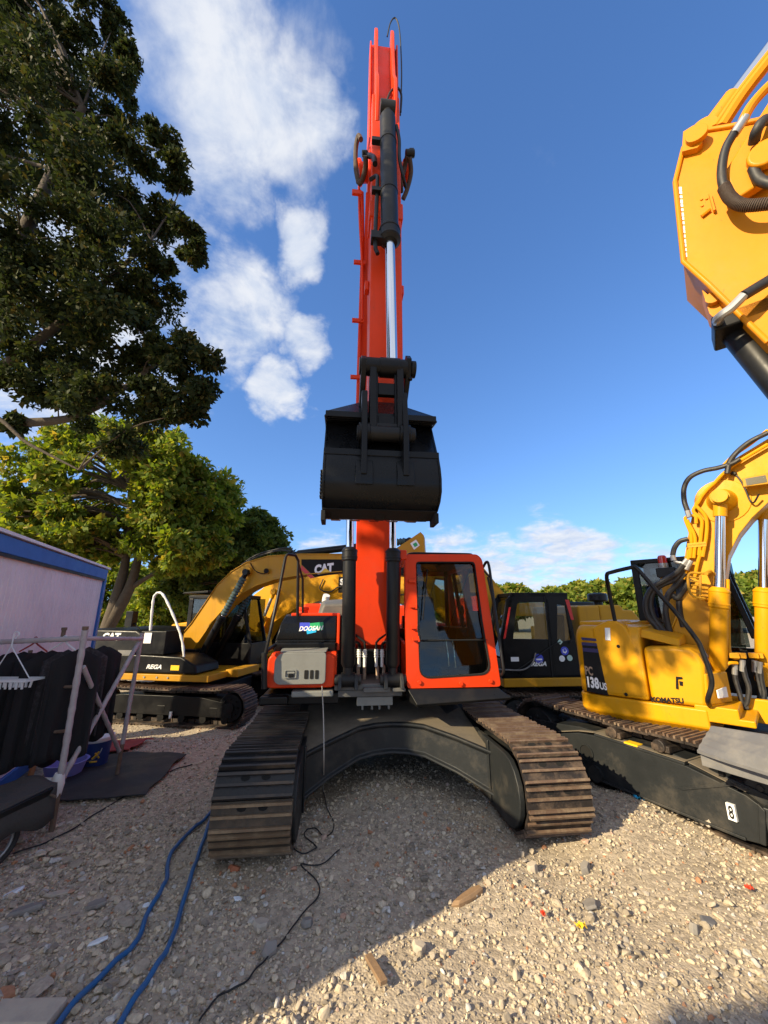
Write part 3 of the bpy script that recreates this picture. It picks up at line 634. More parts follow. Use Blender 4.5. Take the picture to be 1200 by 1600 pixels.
    d0 = F.Y(605, 679, y1 - .02); hh0 = e1.z; hx0 = F.Y(577, 620, y1).x; hx1 = F.Y(629, 620, y1).x
    for sx0, sx1 in ((hx0, hx0 + .06), (hx1 - .06, hx1)): lk.px([(y1 - .07, hh0), (y1 + .07, hh0), (y1 + .05, d0.z), (y1 - .09, d0.z)], sx0, sx1)
    hw = .075; xm = (hx0 + hx1) / 2; zz = [hh0, F.Y(0, 583, y1).z, F.Y(0, 603, y1).z, F.Y(0, 618, y1).z, F.Y(0, 656, y1).z, d0.z - .02]
    zz = [hh0 + .02, F.Y(600, 586, y1).z, F.Y(600, 601, y1).z, F.Y(600, 619, y1).z, F.Y(600, 652, y1).z, d0.z - .03]
    lk.box(hx0 + .05, xm - hw, y1 - .03, y1 + .03, zz[5], zz[0]); lk.box(xm + hw, hx1 - .05, y1 - .03, y1 + .03, zz[5], zz[0])
    lk.box(xm - hw, xm + hw, y1 - .028, y1 + .028, zz[1], zz[0]); lk.box(xm - hw, xm + hw, y1 - .028, y1 + .028, zz[3], zz[2]); lk.box(xm - hw, xm + hw, y1 - .028, y1 + .028, zz[5], zz[4])
    lk.build('link', 'black', R, .008)
    for px in (568, 637):
        sl2 = MB(); q = F.Y(px, 572, y1); sl2.px([(y1 - .09, q.z + .02), (y1 - .02, q.z + .1), (y1 + .4, q.z - .25), (y1 + .45, q.z - .38), (y1 + .36, q.z - .42), (y1 - .05, q.z - .1)], q.x - .025, q.x + .025)
        sl2.build('side_link', 'black', R, .008)
    bucket(R, F, y1, d0)
    return R

def bucket(R, F, y1, d0):
    yb = y1 - .10
    L = lambda px, py, y: F.Y(px, py, y)
    xl = L(507, 700, yb).x; xr = L(688, 700, yb).x
    z = lambda py, y: F.Y(598, py, y).z
    # outer shell profile (y, z) from the top edge over the back to the cutting edge
    pro = [(y1 + .34, z(628, y1 + .34)), (y1 + .06, z(646, y1 + .06)), (y1 + .055, z(657, y1 + .055)), (y1 + .22, z(664, y1 + .22)), (y1 + .04, z(704, y1 + .04)), (y1 - .0, z(707, y1)), (y1 - .02, z(717, y1 - .02)),
           (y1 - .05, z(728, y1 - .05)), (y1 - .07, z(745, y1 - .07)), (y1 - .06, z(765, y1 - .06)), (y1 + .0, z(782, y1)), (y1 + .1, z(797, y1 + .1)), (y1 + .28, z(812, y1 + .28)), (y1 + .75, z(814, y1 + .75))]
    b = MB(); t = .03
    inner = [(y + .035, zz + (.02 if i > 8 else -.0)) for i, (y, zz) in enumerate(pro)]
    b.loft([[(xl + (.36 if i == 0 else 0), *pro[i]), (xr - (.36 if i == 0 else 0), *pro[i]), (xr - (.36 if i == 0 else 0), *inner[i]), (xl + (.36 if i == 0 else 0), *inner[i])] for i in range(len(pro))])
    side = pro[1:] + [(y1 + .8, pro[-1][1] + .04), (y1 + .62, pro[0][1] - .45), (y1 + .3, pro[1][1] - .03)]
    tri = [(y1 + .06, pro[1][1] - .02), (y1 + .30, pro[0][1] + .02), (y1 + .5, pro[0][1] - .25)]
    b.px(side, xl - .012, xl + .02); b.px(side, xr - .02, xr + .012)
    o = b.build('bucket', 'gloss', R, .006)
    # bracing round the back: ledges and wear plates
    q = MB()
    for (pa, pb, dy) in ((647, 656, -.02), (704, 714, -.018)):
        yy = y1 + .05 if pa < 660 else y1 + .0
        q.box(xl - .01, xr + .01, yy + dy, yy + .05, z(pb, yy), z(pa, yy))
    for px in (570, 634):
        cx = L(px, 690, yb).x
        q.px([(y1 - .035, z(722, y1)), (y1 - .10, z(745, y1)), (y1 - .085, z(759, y1 - .06)), (y1 + .0, z(757, y1))], cx - .075, cx + .075)
    q.tube([(xl - .005, y1 + .05, z(650, y1)), (xl - .005, y1 + .3, pro[1][1] - .02), (xl, y1 + .6, pro[0][1] - .45)], .018, 8, smooth=False); q.tube([(xr + .005, y1 + .05, z(650, y1)), (xr + .005, y1 + .3, pro[1][1] - .02), (xr, y1 + .6, pro[0][1] - .45)], .018, 8, smooth=False)
    q.build('wear_plate', 'gloss', o, .006)
    e = MB()
    for px in (569.5, 634):
        cx = L(px, 680, yb).x
        e.px([(y1 + .0, z(612, y1)), (y1 - .07, z(618, y1)), (y1 - .12, d0.z + .04), (y1 - .13, d0.z - .1), (y1 - .11, z(748, y1)), (y1 - .03, z(750, y1)), (y1 + .2, z(700, y1)), (y1 + .3, z(640, y1))], cx - .025, cx + .025)
        e.lathe((cx - .05, y1 - .03, d0.z), (cx + 1, y1 - .03, d0.z), [(0, .09), (.1, .09)], 20)
    e.build('bucket_ear', 'black', o, .008)
    pn = MB(); a = L(566, 680, y1); c = L(652, 680, y1)
    pn.cyl((a.x, y1 - .03, d0.z), (c.x - .05, y1 - .03, d0.z), .07, n=20); bar_pin(pn, (a.x - .02, y1 - .03, d0.z), (c.x - .06, y1 - .03, d0.z), .05); pn.box(a.x + .06, c.x - .12, y1 - .06, y1 + .06, d0.z + .05, d0.z + .09)
    pn.build('bucket_pin', 'satin', o, .006)
    # lip and cutting edge with adapters
    k = MB(); lz = z(812, y1 + .25)
    n = 5; W = (xr - xl) / n
    for i in range(n):
        x0 = xl + i * W; k.px([(y1 + .15, z(803, y1 + .15)), (y1 + .26, z(814, y1 + .26)), (y1 + .30, z(812, y1 + .28)), (y1 + .2, z(803, y1 + .15) + .02)], x0 + .06, x0 + W - .06) if i % 2 == 0 else None
        tt = MB(); tt.px([(y1 + .66, pro[-1][1] + .06), (y1 + .66, pro[-1][1] - .005), (y1 + .80, pro[-1][1] - .0), (y1 + .98, pro[-1][1] + .05), (y1 + .80, pro[-1][1] + .06)], x0 + W / 2 - .05, x0 + W / 2 + .05); tt.build('bucket_tooth', 'satin', o, .006)
    k.px([(y1 + .085, z(797.5, y1 + .1)), (y1 + .27, z(813, y1 + .27)), (y1 + .31, z(812, y1 + .28) + .03), (y1 + .13, z(797, y1 + .1) + .04)], xl - .008, xr + .008)
    k.box(xl - .018, xl + .02, y1 + .10, y1 + .3, z(815, y1 + .1), z(799, y1 + .1)); k.box(xr - .02, xr + .018, y1 + .10, y1 + .3, z(815, y1 + .1), z(799, y1 + .1))
    k.box(xl - .012, xl, y1 - .03, y1 + .06, z(783, y1), z(738, y1))
    for i in range(8): k.box(xl - .03, xl, y1 - .03, y1 + .06, z(742 + i * 5.5, y1), z(739 + i * 5.5, y1))
    k.build('cutting_edge', 'hole', o, .006)

def cab(R, F):
    yb, yt = -1.36, -1.18
    zb = F.Y(710, 1073, yb).z; zt = F.Y(700, 867, yt).z
    def yy(z): return yb + (yt - yb) * max(0, (z - zb - .45) / (zt - zb - .45)) ** 1.3
    def P(px, py):
        y = -1.3
        for _ in range(6): q = F.Y(px, py, y); y = yy(q.z)
        return F.Y(px, py, y)
    def rounded(c, rs, k=5):
        out = []; n = len(c)
        for i in range(n):
            p0, p1, p2 = Vector(c[i - 1]), Vector(c[i]), Vector(c[(i + 1) % n]); r = rs[i]
            a = p1 + (p0 - p1).normalized() * r; b = p1 + (p2 - p1).normalized() * r
            for j in range(k + 1):
                t = j / k; q = a * (1 - t) ** 2 + p1 * 2 * t * (1 - t) + b * t * t; out.append(P(q.x, q.y))
        return out
    # finer outline so that the front follows the curve of the windscreen
    def dense(c, rs):
        base = rounded(c, rs); return base
    oc = [(636.5, 1076), (783, 1073), (768, 970), (753, 871), (744, 866), (633, 866), (633.5, 970)]; ic = [(656, 1061), (768, 1054), (754, 970), (742, 880), (738, 877.5), (650, 877.5), (652.5, 970)]
    outer = dense(oc, [5, 6, 1, 8, 3, 6, 1]); inner = dense(ic, [18, 18, 1, 4, 3, 5, 1])
    c = MB(); c.ring(outer, inner, (0, .09, 0))
    xl = P(636, 1075).x; xr = P(783, 1073).x; xlt = P(633, 868).x; xrt = P(752, 870).x; yr = .25
    zt2 = zt - .01
    # side walls and rear: pillars, sills, headers
    def pill(x0, x1, y0, y1, sx): c.loft([[(x0, y0, zb), (x0 + sx * .05, y0, zb), (x0 + sx * .05, y1, zb), (x0, y1, zb)], [(x1, y0 + (.14 if y0 < -1 else 0), zt2), (x1 + sx * .05, y0 + (.14 if y0 < -1 else 0), zt2), (x1 + sx * .05, y1 + (.1 if y0 < -1 else 0), zt2), (x1, y1, zt2)]])
    for x0, x1, sx in ((xl + .0, xlt, 1), (xr, xrt, -1)):
        pill(x0, x1, -.62, -.52, sx); pill(x0, x1, .15, yr, sx)
        xm = x0 + (x1 - x0) * .42
        c.loft([[(x0, -1.28, zb), (x0 + sx * .05, -1.28, zb), (x0 + sx * .05, yr, zb), (x0, yr, zb)], [(xm if sx < 0 else x0, -1.28 if sx < 0 else -1.28, zb + (.5 if sx < 0 else .42)), (xm + sx * .05 if sx < 0 else x0 + .05, -1.28, zb + (.5 if sx < 0 else .42)), (xm + sx * .05 if sx < 0 else x0 + .05, yr, zb + .55), (xm if sx < 0 else x0, yr, zb + .55)]])
        c.box(min(x1, x1 + sx * .05), max(x1, x1 + sx * .05), -1.08, yr, zt2 - .1, zt2)
    c.box(xl, xr, yr - .05, yr, zb, zb + .55); c.box(xlt, xrt, yr - .05, yr, zt2 - .12, zt2)
    c.box(xlt + .02, xrt - .02, -1.1, yr, zt2 - .04, zt2 + .0)
    co = c.build('cab', 'orange', R, .012)
    rf = MB(); rf.pz(rrect(xlt + .06, xrt - .06, -1.14, yr - .05, (.1, .1, .1, .1)), zt + .002, zt + .035); rf.build('roof_hatch', 'black', co, .01)
    ln = MB(); ln.box(xl + .055, xr - .055, yr - .075, yr - .055, zb + .03, zb + .56); ln.box(xlt + .06, xrt - .06, -1.08, yr - .06, zt2 - .055, zt2 - .042)
    for x0, x1, sx in ((xl, xlt, 1), (xr, xrt, -1)): ln.loft([[(x0 + sx * .055, -1.26, zb), (x0 + sx * .065, -1.26, zb), (x0 + sx * .065, yr - .06, zb), (x0 + sx * .055, yr - .06, zb)], [(x0 + sx * (.055 if sx > 0 else .10), -1.26, zb + .5), (x0 + sx * (.065 if sx > 0 else .11), -1.26, zb + .5), (x0 + sx * (.065 if sx > 0 else .11), yr - .06, zb + .5), (x0 + sx * (.055 if sx > 0 else .10), yr - .06, zb + .5)]])
    for xx in (xlt + .06, xrt - .10): ln.box(xx, xx + .04, yr - .12, yr - .055, zb + .5, zt2 - .05)
    ln.build('cab_lining', 'seat', co)
    g = MB(); n = len(inner); ctr = sum(inner, Vector()) / n
    ins = [v + Vector((0, .035, 0)) for v in inner]; g.add(ins + [v + Vector((0, .006, 0)) for v in ins], [tuple(range(n)), tuple(range(2 * n - 1, n - 1, -1))]); g.build('windscreen', 'wglass', co)
    sg = MB()
    for x0, x1, sx in ((xl + .02, xlt + .02, 1), (xr - .02, xrt - .02, -1)):
        sg.add([(x0, -1.25, zb + .4), (x0, yr, zb + .5), (x1, yr, zt2 - .08), (x1, -1.1, zt2 - .08)], [(0, 1, 2, 3)])
    sg.build('side_glass', 'dglass', co); sg = MB(); sg.add([(xl + .05, yr - .02, zb + .55), (xr - .05, yr - .02, zb + .55), (xrt - .04, yr - .02, zt2 - .12), (xlt + .04, yr - .02, zt2 - .12)], [(0, 1, 2, 3)])
    sg.build('rear_glass', 'wglass', co)
    # rubber seal and the sash bar across the screen
    s = MB(); s.ring([v + Vector((0, -.006, 0)) for v in inner], [v + (ctr - v).normalized() * .016 + Vector((0, -.006, 0)) for v in inner], (0, .03, 0))
    a = P(656, 1001); b = P(762, 1000); s.tube([a + Vector((0, .02, 0)), b + Vector((0, .02, 0))], .008, 8, smooth=False); s.build('screen_seal', 'hole', co)
    # visor skirt below the cab
    v = MB(); a0 = F.Y(637, 1077, -1.38); a1 = F.Y(779, 1075, -1.36); b0 = F.Y(650, 1103, -1.46); b1 = F.Y(797, 1092, -1.40); d0 = F.Y(636, 1087, -1.2); 
    top = [(a0.x, -1.375, a0.z), (a1.x, -1.36, a1.z)]
    v.loft([[(a0.x - .005, -1.2, a0.z - .0), (a0.x, -1.38, a0.z), (b0.x, -1.50, b0.z + .02), (b0.x + .01, -1.48, b0.z - .01), (a0.x + .02, -1.2, b0.z)], [(a1.x + .01, -1.2, a1.z), (a1.x, -1.37, a1.z), (b1.x, -1.44, b1.z + .02), (b1.x, -1.42, b1.z - .005), (a1.x + .02, -1.2, b1.z)]])
    v.build('cab_skirt', 'satin', R, .008)
    fl = MB(); fl.box(xl + .02, xr - .02, -1.3, yr, zb - .03, zb + .03); fl.build('cab_floor', 'black', co)
    # inside: seat, levers, pedals, dash
    st = MB(); sx = P(690, 960).x - .02; y0 = -.45
    st.loft([[(sx - .25, y0 - .3, zb + .33), (sx + .25, y0 - .3, zb + .33), (sx + .25, y0 - .3, zb + .44), (sx - .25, y0 - .3, zb + .44)], [(sx - .25, y0 + .2, zb + .30), (sx + .25, y0 + .2, zb + .30), (sx + .25, y0 + .2, zb + .43), (sx - .25, y0 + .2, zb + .43)]])
    st.loft([[(sx - .24, y0 + .16, zb + .4), (sx + .24, y0 + .16, zb + .4), (sx + .24, y0 + .28, zb + .4), (sx - .24, y0 + .28, zb + .4)], [(sx - .22, y0 + .26, zb + .98), (sx + .22, y0 + .26, zb + .98), (sx + .2, y0 + .36, zb + .98), (sx - .2, y0 + .36, zb + .98)]])
    so = st.build('seat', 'seatgrey', co, .05)
    hr = MB(); hr.loft([[(sx - .14, y0 + .27, zb + 1.0), (sx + .14, y0 + .27, zb + 1.0), (sx + .14, y0 + .36, zb + 1.0), (sx - .14, y0 + .36, zb + 1.0)], [(sx - .12, y0 + .3, zb + 1.2), (sx + .12, y0 + .3, zb + 1.2), (sx + .12, y0 + .38, zb + 1.2), (sx - .12, y0 + .38, zb + 1.2)]]); hr.build('headrest', 'seat', so, .04)
    lv = MB()
    for px in (697, 707):
        bt = F.Y(px + 5, 1043, -1.1); tp = F.Y(px, 1000, -1.05); lv.tube([bt, bt * .5 + tp * .5 + Vector((.0, -.02, 0)), tp], .012, 8)
    lv.build('travel_lever', 'chrome', co)
    pd = MB()
    for px in (692, 722): q = F.Y(px, 1052, -1.1); pd.box(q.x - .06, q.x + .06, -1.15, -.98, zb + .1, zb + .12); pd.tube([(q.x - .05, -1.1, zb + .03), (q.x - .05, -1.16, zb + .16), (q.x + .05, -1.16, zb + .16), (q.x + .05, -1.1, zb + .03)], .012, 8, smooth=False)
    pd.build('pedal', 'satin', co, .004)
    dk = MB(); dk.box(xr - .36, xr - .08, -.95, -.2, zb + .03, zb + .58); dk.box(xl + .07, xl + .3, -.75, 0, zb + .03, zb + .56); dk.box(xr - .26, xr - .1, -1.18, -1.1, zb + .5, zb + .78)
    for xx in (xr - .22, xl + .2): dk.tube([(xx, -.85, zb + .55), (xx - .02, -.88, zb + .75)], .018, 8); dk.lathe((xx - .02, -.88, zb + .73), (xx - .03, -.89, zb + 1.0), [(0, .02), (.05, .032), (.1, .024), (.12, .01)], 12)
    dk.build('control_box', 'black', co, .03)
    # wiper, hinges, grab rail on the door side
    w = MB(); off = Vector((0, -.03, 0)); w.tube([P(667, 890) + off, P(663, 930) + off, P(660, 968) + off], .007, 6, smooth=False); w.tube([P(656, 1000) + off * 1.3, P(652, 985) + off * 1.4, P(653, 950) + off], .010, 6, smooth=False); w.build('wiper', 'hole', co)
    hg = MB()
    for px, py in ((644, 908), (646, 947), (648, 980), (650, 998)): q = P(px, py); hg.box(q.x - .045, q.x + .03, q.y - .03, q.y, q.z - .018, q.z + .018); hg.cyl((q.x + .03, q.y - .02, q.z - .03), (q.x + .03, q.y - .02, q.z + .03), .012, n=8)
    for px, py in ((655, 1066), (766, 1064), (720, 1068)): q = P(px, py); hg.cyl(q + Vector((0, -.02, 0)), q, .022, n=14)
    hg.build('hinge', 'orange', co, .003)
    gr = MB(); T = [F.Y(755, 886, -1.08), F.Y(760, 878, -1.2), F.Y(764, 884, -1.26), F.Y(769, 920, -1.3), F.Y(778, 985, -1.36), F.Y(786, 1040, -1.42), F.Y(786, 1052, -1.40), F.Y(780, 1056, -1.3)]
    gr.tube(T, .016, 10, k=3); gr.tube([F.Y(756, 892, -1.08), F.Y(768, 905, -1.28)], .01, 6, smooth=False); gr.tube([F.Y(762, 902, -1.25), F.Y(775, 960, -1.33)], .012, 6); gr.build('grab_rail', 'satin', co)
ORANGE = orange_excavator()

# ------------------------------------------------------------------ the yellow excavator on the right (body swung against its tracks)
def right_excavator():
    F = Frame(3.52, 4.86, 0, 45); U = Matrix.Rotation(math.radians(-18), 4, 'Z')
    R = machine('excavator', 'yellow excavator with dark number panel and striped side cover, on rusty tracks at right', F)
    def rot(before):
        for o in R.children:
            if o not in before: o.rotation_euler = (0, 0, math.radians(-18))
    b4 = set(R.children)
    track_side(R, -1.245, -.745, -1.5, 1.5, .74, ['shoerust', 'rust', 'hole'], -1, pitch=.155, frame_out=.03)
    track_side(R, .745, 1.245, -1.5, 1.5, .74, ['shoerust', 'rust', 'hole'], 1, pitch=.155)
    s = MB(); s.px([(-1.02, .12), (-.9, .1), (.78, .1), (.86, .2), (.8, .42), (.5, .5), (.3, .52), (-.55, .5), (-.95, .42), (-1.06, .36)], -1.29, -1.24)
    s.px([(-.55, .5), (.3, .52), (.3, .545), (-.55, .525)], -1.30, -.95); s.px([(-1.02, .12), (-.98, .12), (-1.02, .4), (-1.06, .36)], -1.31, -1.29); s.box(-1.31, -1.29, -.9, .75, .1, .125)
    so = s.build('side_beam', 'frame', R, .008)
    s = MB(); s.px([(-.55, .528), (.3, .548), (.3, .552), (-.55, .532)], -1.29, -.97); s.px([(.31, .545), (.5, .515), (.78, .44), (.78, .445), (.5, .522), (.31, .552)], -1.28, -1.0); s.px([(-.57, .53), (-.95, .44), (-.95, .446), (-.57, .537)], -1.28, -1.0); s.build('dusty_ledge', 'dust', so)
    s = MB(); s.cyl((-1.294, .42, .33), (-1.285, .42, .33), .07, n=24, m=1); s.ring([(-1.294, .42 + .085 * math.cos(a), .33 + .085 * math.sin(a)) for a in np.linspace(0, 2 * math.pi, 20)[:-1]], [(-1.294, .42 + .07 * math.cos(a), .33 + .07 * math.sin(a)) for a in np.linspace(0, 2 * math.pi, 20)[:-1]], (-.008, 0, 0)); s.build('grease_port', ['frame', 'hole'], so); s = MB(); s.px([(-.9, .47), (-.5, .30), (-.45, .30), (-.85, .48)], -1.30, -1.292); s.build('weld_plate', 'frame', so)
    for yy in (-.35, .1): s = MB(); s.box(-1.28, -1.02, yy - .08, yy + .08, .552, .61); s.cyl((-1.3, yy, .60), (-1.0, yy, .60), .055, n=14); s.build('carrier_roller', 'shoerust', R, .01)
    ck = MB(); ck.loft([[(-1.30, -1.04, .12), (-1.0, -1.04, .12), (-1.0, -1.04, .4), (-1.30, -1.04, .38)], [(-1.2, -1.42, .2), (-1.0, -1.42, .2), (-1.0, -1.42, .34), (-1.2, -1.42, .34)]]); ck.build('idler_guard', 'frame', R, .01)
    pl = MB(); xx = -1.312
    def tagplate(ly, z, w, h, ch):
        pl.box(xx - .003, xx + .024, ly - w / 2, ly + w / 2, z - h / 2, z + h / 2, 0)
        if ch:
            pl.text(ch, (xx - .004, ly + w * .3, z - h * .4), (0, -1, 0), (0, 0, 1), h * .8, 1, .001, bold=.02, width=w * .6)
    tagplate(-.84, .27, .055, .115, '8'); pl.build('number_plate', ['letter', 'hole'], R); pl = MB(); tagplate(.72, .30, .05, .11, '8'); pl.build('number_plate', ['letter', 'hole'], R); pl = MB()
    pl.box(-1.294, -1.2, -.15, -.02, .535, .55, 0); pl.build('yellow_sticker', 'plasticyellow', R)
    cf = MB(); cf.box(-.75, .75, -.8, .8, .3, .68); cf.build('car_body', 'frame', R, .02)
    rot(b4)
    sw = MB(); sw.cyl((0, 0, .66), (0, 0, .78), .55, n=40); sw.build('swing_ring', 'frame', R)
    X = lambda px, py, v: F.X(px, py, v)
    xs = -.98
    # rounded rear-to-front plan of the body, used for skirt and covers
    def plan(off=0.0, yf=-.30):
        pts = [(xs + .0 - off, yf)]
        for i in range(8):
            a = math.pi - math.radians(90) * i / 7; pts.append((xs + .13 + (.13 + off) * math.cos(a), .58 + (.27 + off) * math.sin(a)))
        pts += [(-.3, .96 + off), (.5, .96 + off)]
        for i in range(8):
            a = math.radians(90) - math.radians(90) * i / 7; pts.append((1.0 - .13 + (.13 + off) * math.cos(a), .58 + (.27 + off) * math.sin(a)))
        pts += [(1.0 + off, yf)]
        return pts
    sk = MB(); P0 = plan(.012); P1 = plan(-.05, -.36)
    sk.loft([[(x * .97, y * .97, .66 + .02 * (y < 0)) for x, y in P1], [(x, y, .74) for x, y in P0], [(x, y, .905) for x, y in P0]])
    sk.build('body_skirt', 'yellow', R, .02)
    # rear cover (number panel) and front tool cover
    rc = MB(); Pr = [p for p in plan(0, .16) if p[1] >= .16]
    rc.loft([[(x, y, .912) for x, y in Pr], [(x, y, 1.50) for x, y in Pr], [(x * .985, y * .985, 1.58) for x, y in Pr], [(x * .94, y * .95, 1.64) for x, y in Pr]])
    rc.px([(.19, 1.42), (.17, .93), (.62, .93), (.62, 1.62), (.45, 1.70), (.36, 1.705), (.28, 1.64)], xs - .006, xs + .5)
    rear = rc.build('rear_cover', 'yellow', R, .025)
    fc = MB(); fc.px([(.15, .912), (.15, 1.44), (-.12, 1.46), (-.24, 1.45), (-.31, 1.40), (-.345, 1.30), (-.30, .912)], xs - .004, -.45)
    fco = fc.build('tool_cover', 'yellow', R, .045)
    top = MB(); top.loft([[(xs + .03, .45, 1.60), (-.25, .45, 1.60), (-.25, .45, 1.70), (xs + .08, .45, 1.70)], [(xs + .08, -.16, 1.45), (-.45, -.16, 1.45), (-.45, -.16, 1.56), (xs + .14, -.16, 1.52)]]); top.box(-.7, .7, .3, .85, 1.5, 1.68); top.build('top_cover', 'yellow', R, .02)
    # printed panel: stripes, number, maker's name, small stickers
    g = MB(); xo = xs - .007
    def quad(pp, m, k=0.0): g.prism([X(x, y, xs - .012 - k) for x, y in pp], [X(x, y, xs - .012 - k) + Vector((.06, 0, 0)) for x, y in pp], m)
    quad([(909, 1004), (932, 1005), (950, 1087), (917, 1080)], 0)
    quad([(908, 996), (931, 998), (932, 1002), (909, 1000)], 1); quad([(908.5, 1003.5), (932, 1005), (933, 1010), (909, 1008)], 1, .001); quad([(910, 1012), (934, 1014), (935, 1020), (911, 1018)], 1, .001)
    def T(body, p0, p1, h, m, bold=.02, shear=0.0, plane=xs - .014, cov=None):
        a = X(*p0, plane); b = X(*p1, plane); g.text(body, a, b - a, (0, 0, 1), h, m, .001, bold, shear, (b - a).length)
    T('PC', (915, 1054), (927, 1056), .095, 3, .03); T('138', (919, 1074), (937, 1077), .118, 2, .04); T('US', (938, 1077), (949, 1079), .075, 2, .03)
    g.build('printed_panel', ['hole', 'navystk', 'letter', 'tanhose', 'whiteplastic'], rear); g = MB()
    T('KOMATSU', (1018, 1097), (1069, 1099.5), .05, 0, .05, plane=xs - .006)
    g.build('name_lettering', 'hole', fco); g = MB(); quad([(945, 981), (953, 981), (954, 1001), (946, 1000)], 0); g.build('white_sticker', 'whiteplastic', rear)
    hd = MB(); 
    for pp in ([(1056, 1057), (1066, 1058), (1066, 1061), (1059, 1061), (1060, 1077), (1056, 1076)],): hd.prism([X(x, y, xs - .018) for x, y in pp], [X(x, y, xs - .002) for x, y in pp])
    for pp in ([(1061, 1064), (1067, 1065), (1067, 1072), (1062, 1071)],): hd.prism([X(x, y, xs - .012) for x, y in pp], [X(x, y, xs - .002) for x, y in pp])
    for q in ((966, 1010), (978, 1085)): a = X(*q, xs - .008); hd.cyl(a, a + Vector((.01, 0, 0)), .018, n=14)
    hd.build('cover_latch', 'black', fco, .002)
    # front right step box and its ledges
    sb = MB(); q0 = X(1085, 1052, -.9); q1 = X(1145, 1108, -.62)
    sb.loft([[(-.97, -.32, .94), (-.62, -.46, .94), (-.42, -.40, .94), (-.42, -.2, .94), (-.97, -.2, .94)], [(-.97, -.34, 1.22), (-.62, -.46, 1.22), (-.42, -.40, 1.22), (-.42, -.2, 1.22), (-.97, -.2, 1.22)]])
    sb.box(-.98, -.36, -.62, -.2, .80, .86); sb.box(-.98, -.5, -.52, -.2, .84, .94); sb.box(-.40, -.34, -.8, -.2, .74, .96)
    sb.build('step_box', 'yellow', R, .012)
    st = MB(); a = Vector((-.86, -.378, 1.0)); b = Vector((-.72, -.434, 1.0)); n = Vector((-.35, -.93, 0)).normalized() * .012
    st.prism([a + n, b + n, b + n + Vector((0, 0, .09)), a + n + Vector((0, 0, .07))], [a, b, b + Vector((0, 0, .09)), a + Vector((0, 0, .07))]); st.build('notice_sticker', 'whiteplastic', R)
    # boom: plate-sided, near flank on x=-.40
    pl = [(-.40 + .45, 1.40), (-.125, 1.766), (-.335, 2.545), (-.45, 2.90), (-.894, 3.40), (-1.171, 3.54), (-1.9, 3.95), (-3.0, 4.35), (-3.25, 4.30), (-3.2, 4.05), (-2.2, 3.55), (-1.45, 3.2), (-1.054, 2.89), (-.909, 2.755), (-.781, 2.60), (-.656, 2.38), (-.52, 1.9), (-.36, 1.50), (-.28, 1.25), (-.05, 1.15)]
    bm = MB(); bm.px(pl, -.40, -.02)
    tp = [(.05, 1.42), (-.125, 1.776), (-.335, 2.555), (-.45, 2.91), (-.894, 3.41), (-1.171, 3.55), (-1.9, 3.96), (-2.9, 4.32)]
    bm.loft([[(-.42, y, z - .012), (0, y, z - .012), (0, y + .006, z + .012), (-.42, y + .006, z + .012)] for y, z in tp])
    bc = X(1128, 783, -.40); bm.lathe((-.40, bc.y, bc.z), (-1, bc.y, bc.z), [(0, .24), (.012, .24), (.016, .13), (.06, .12), (.2, .085), (.24, .085)], 28)
    bm.build('boom', 'yellow', R, .01)
    for lx, top_, bot in ((-.56, bc, X(1122, 1065, -.56)), (.14, Vector((.14, bc.y, bc.z)), None)):
        e = Vector((lx, bc.y, bc.z))
        if bot is None: bot = X(1194, 1060, -.03); e = Vector((-.03, X(1197, 800, -.03).y, bc.z)); bot.x = -.03; bot.y = min(bot.y, -.66)
        hyd_cylinder(R, bot, e, .075, .045, .50, 'boom_cylinder', 'yellow', 'chrome', .22)
    pn = MB(); bar_pin(pn, (-.66, bc.y, bc.z), (.1, bc.y, bc.z), .055); pn.build('boom_pin', 'yellow', R, .004)
    # brackets, lamp, guard loop, hard lines and hoses on the near flank
    wl = MB(); a = X(1180, 752, -.55); wl.loft([[(a.x, a.y - .11, a.z + .07), (a.x, a.y + .09, a.z + .06), (a.x, a.y + .10, a.z - .04), (a.x, a.y - .10, a.z - .05)], [(a.x + .1, a.y - .10, a.z + .06), (a.x + .1, a.y + .08, a.z + .05), (a.x + .1, a.y + .09, a.z - .03), (a.x + .1, a.y - .09, a.z - .04)]]); wl.box(a.x + .0, -.40, a.y - .12, a.y - .09, a.z - .04, a.z - .02); wlo = wl.build('work_lamp', 'ochre', R, .008)
    lg = MB(); lg.box(a.x - .004, a.x + .004, a.y - .085, a.y + .07, a.z - .03, a.z + .045); lg.build('lens', 'lampglass', wlo)
    lc = MB(); lc.tube([X(1150, 742, -.41), X(1158, 752, -.42), X(1166, 768, -.42), X(1172, 782, -.42), X(1178, 785, -.46), X(1186, 772, -.5)], .009, 6); lc.tube([X(1143, 739, -.41), X(1150, 741, -.42)], .02, 8, smooth=False); lc.build('lamp_cable', 'cable', R)
    lp = MB(); v = -.62
    lp.tube([X(1106, 897, -.42), X(1098, 896, v), X(1080, 895, v), X(1075, 903, v), X(1077, 922, v), X(1084, 932, v), X(1100, 935, v), X(1104, 938, -.42)], .013, 8, k=3)
    lp.tube([X(1103, 896, v), X(1110, 893, -.42)], .02, 8, smooth=False)
    for i in range(5): lp.tube([X(1078 + i * .8, 902 + i * 6, v), X(1094, 903 + i * 6.2, v)], .008, 6, smooth=False)
    lp.tube([X(1094, 899, v), X(1094, 930, v)], .012, 6, smooth=False); lp.build('guard_loop', 'ochre', R)
    pipes = MB(); h = -.46
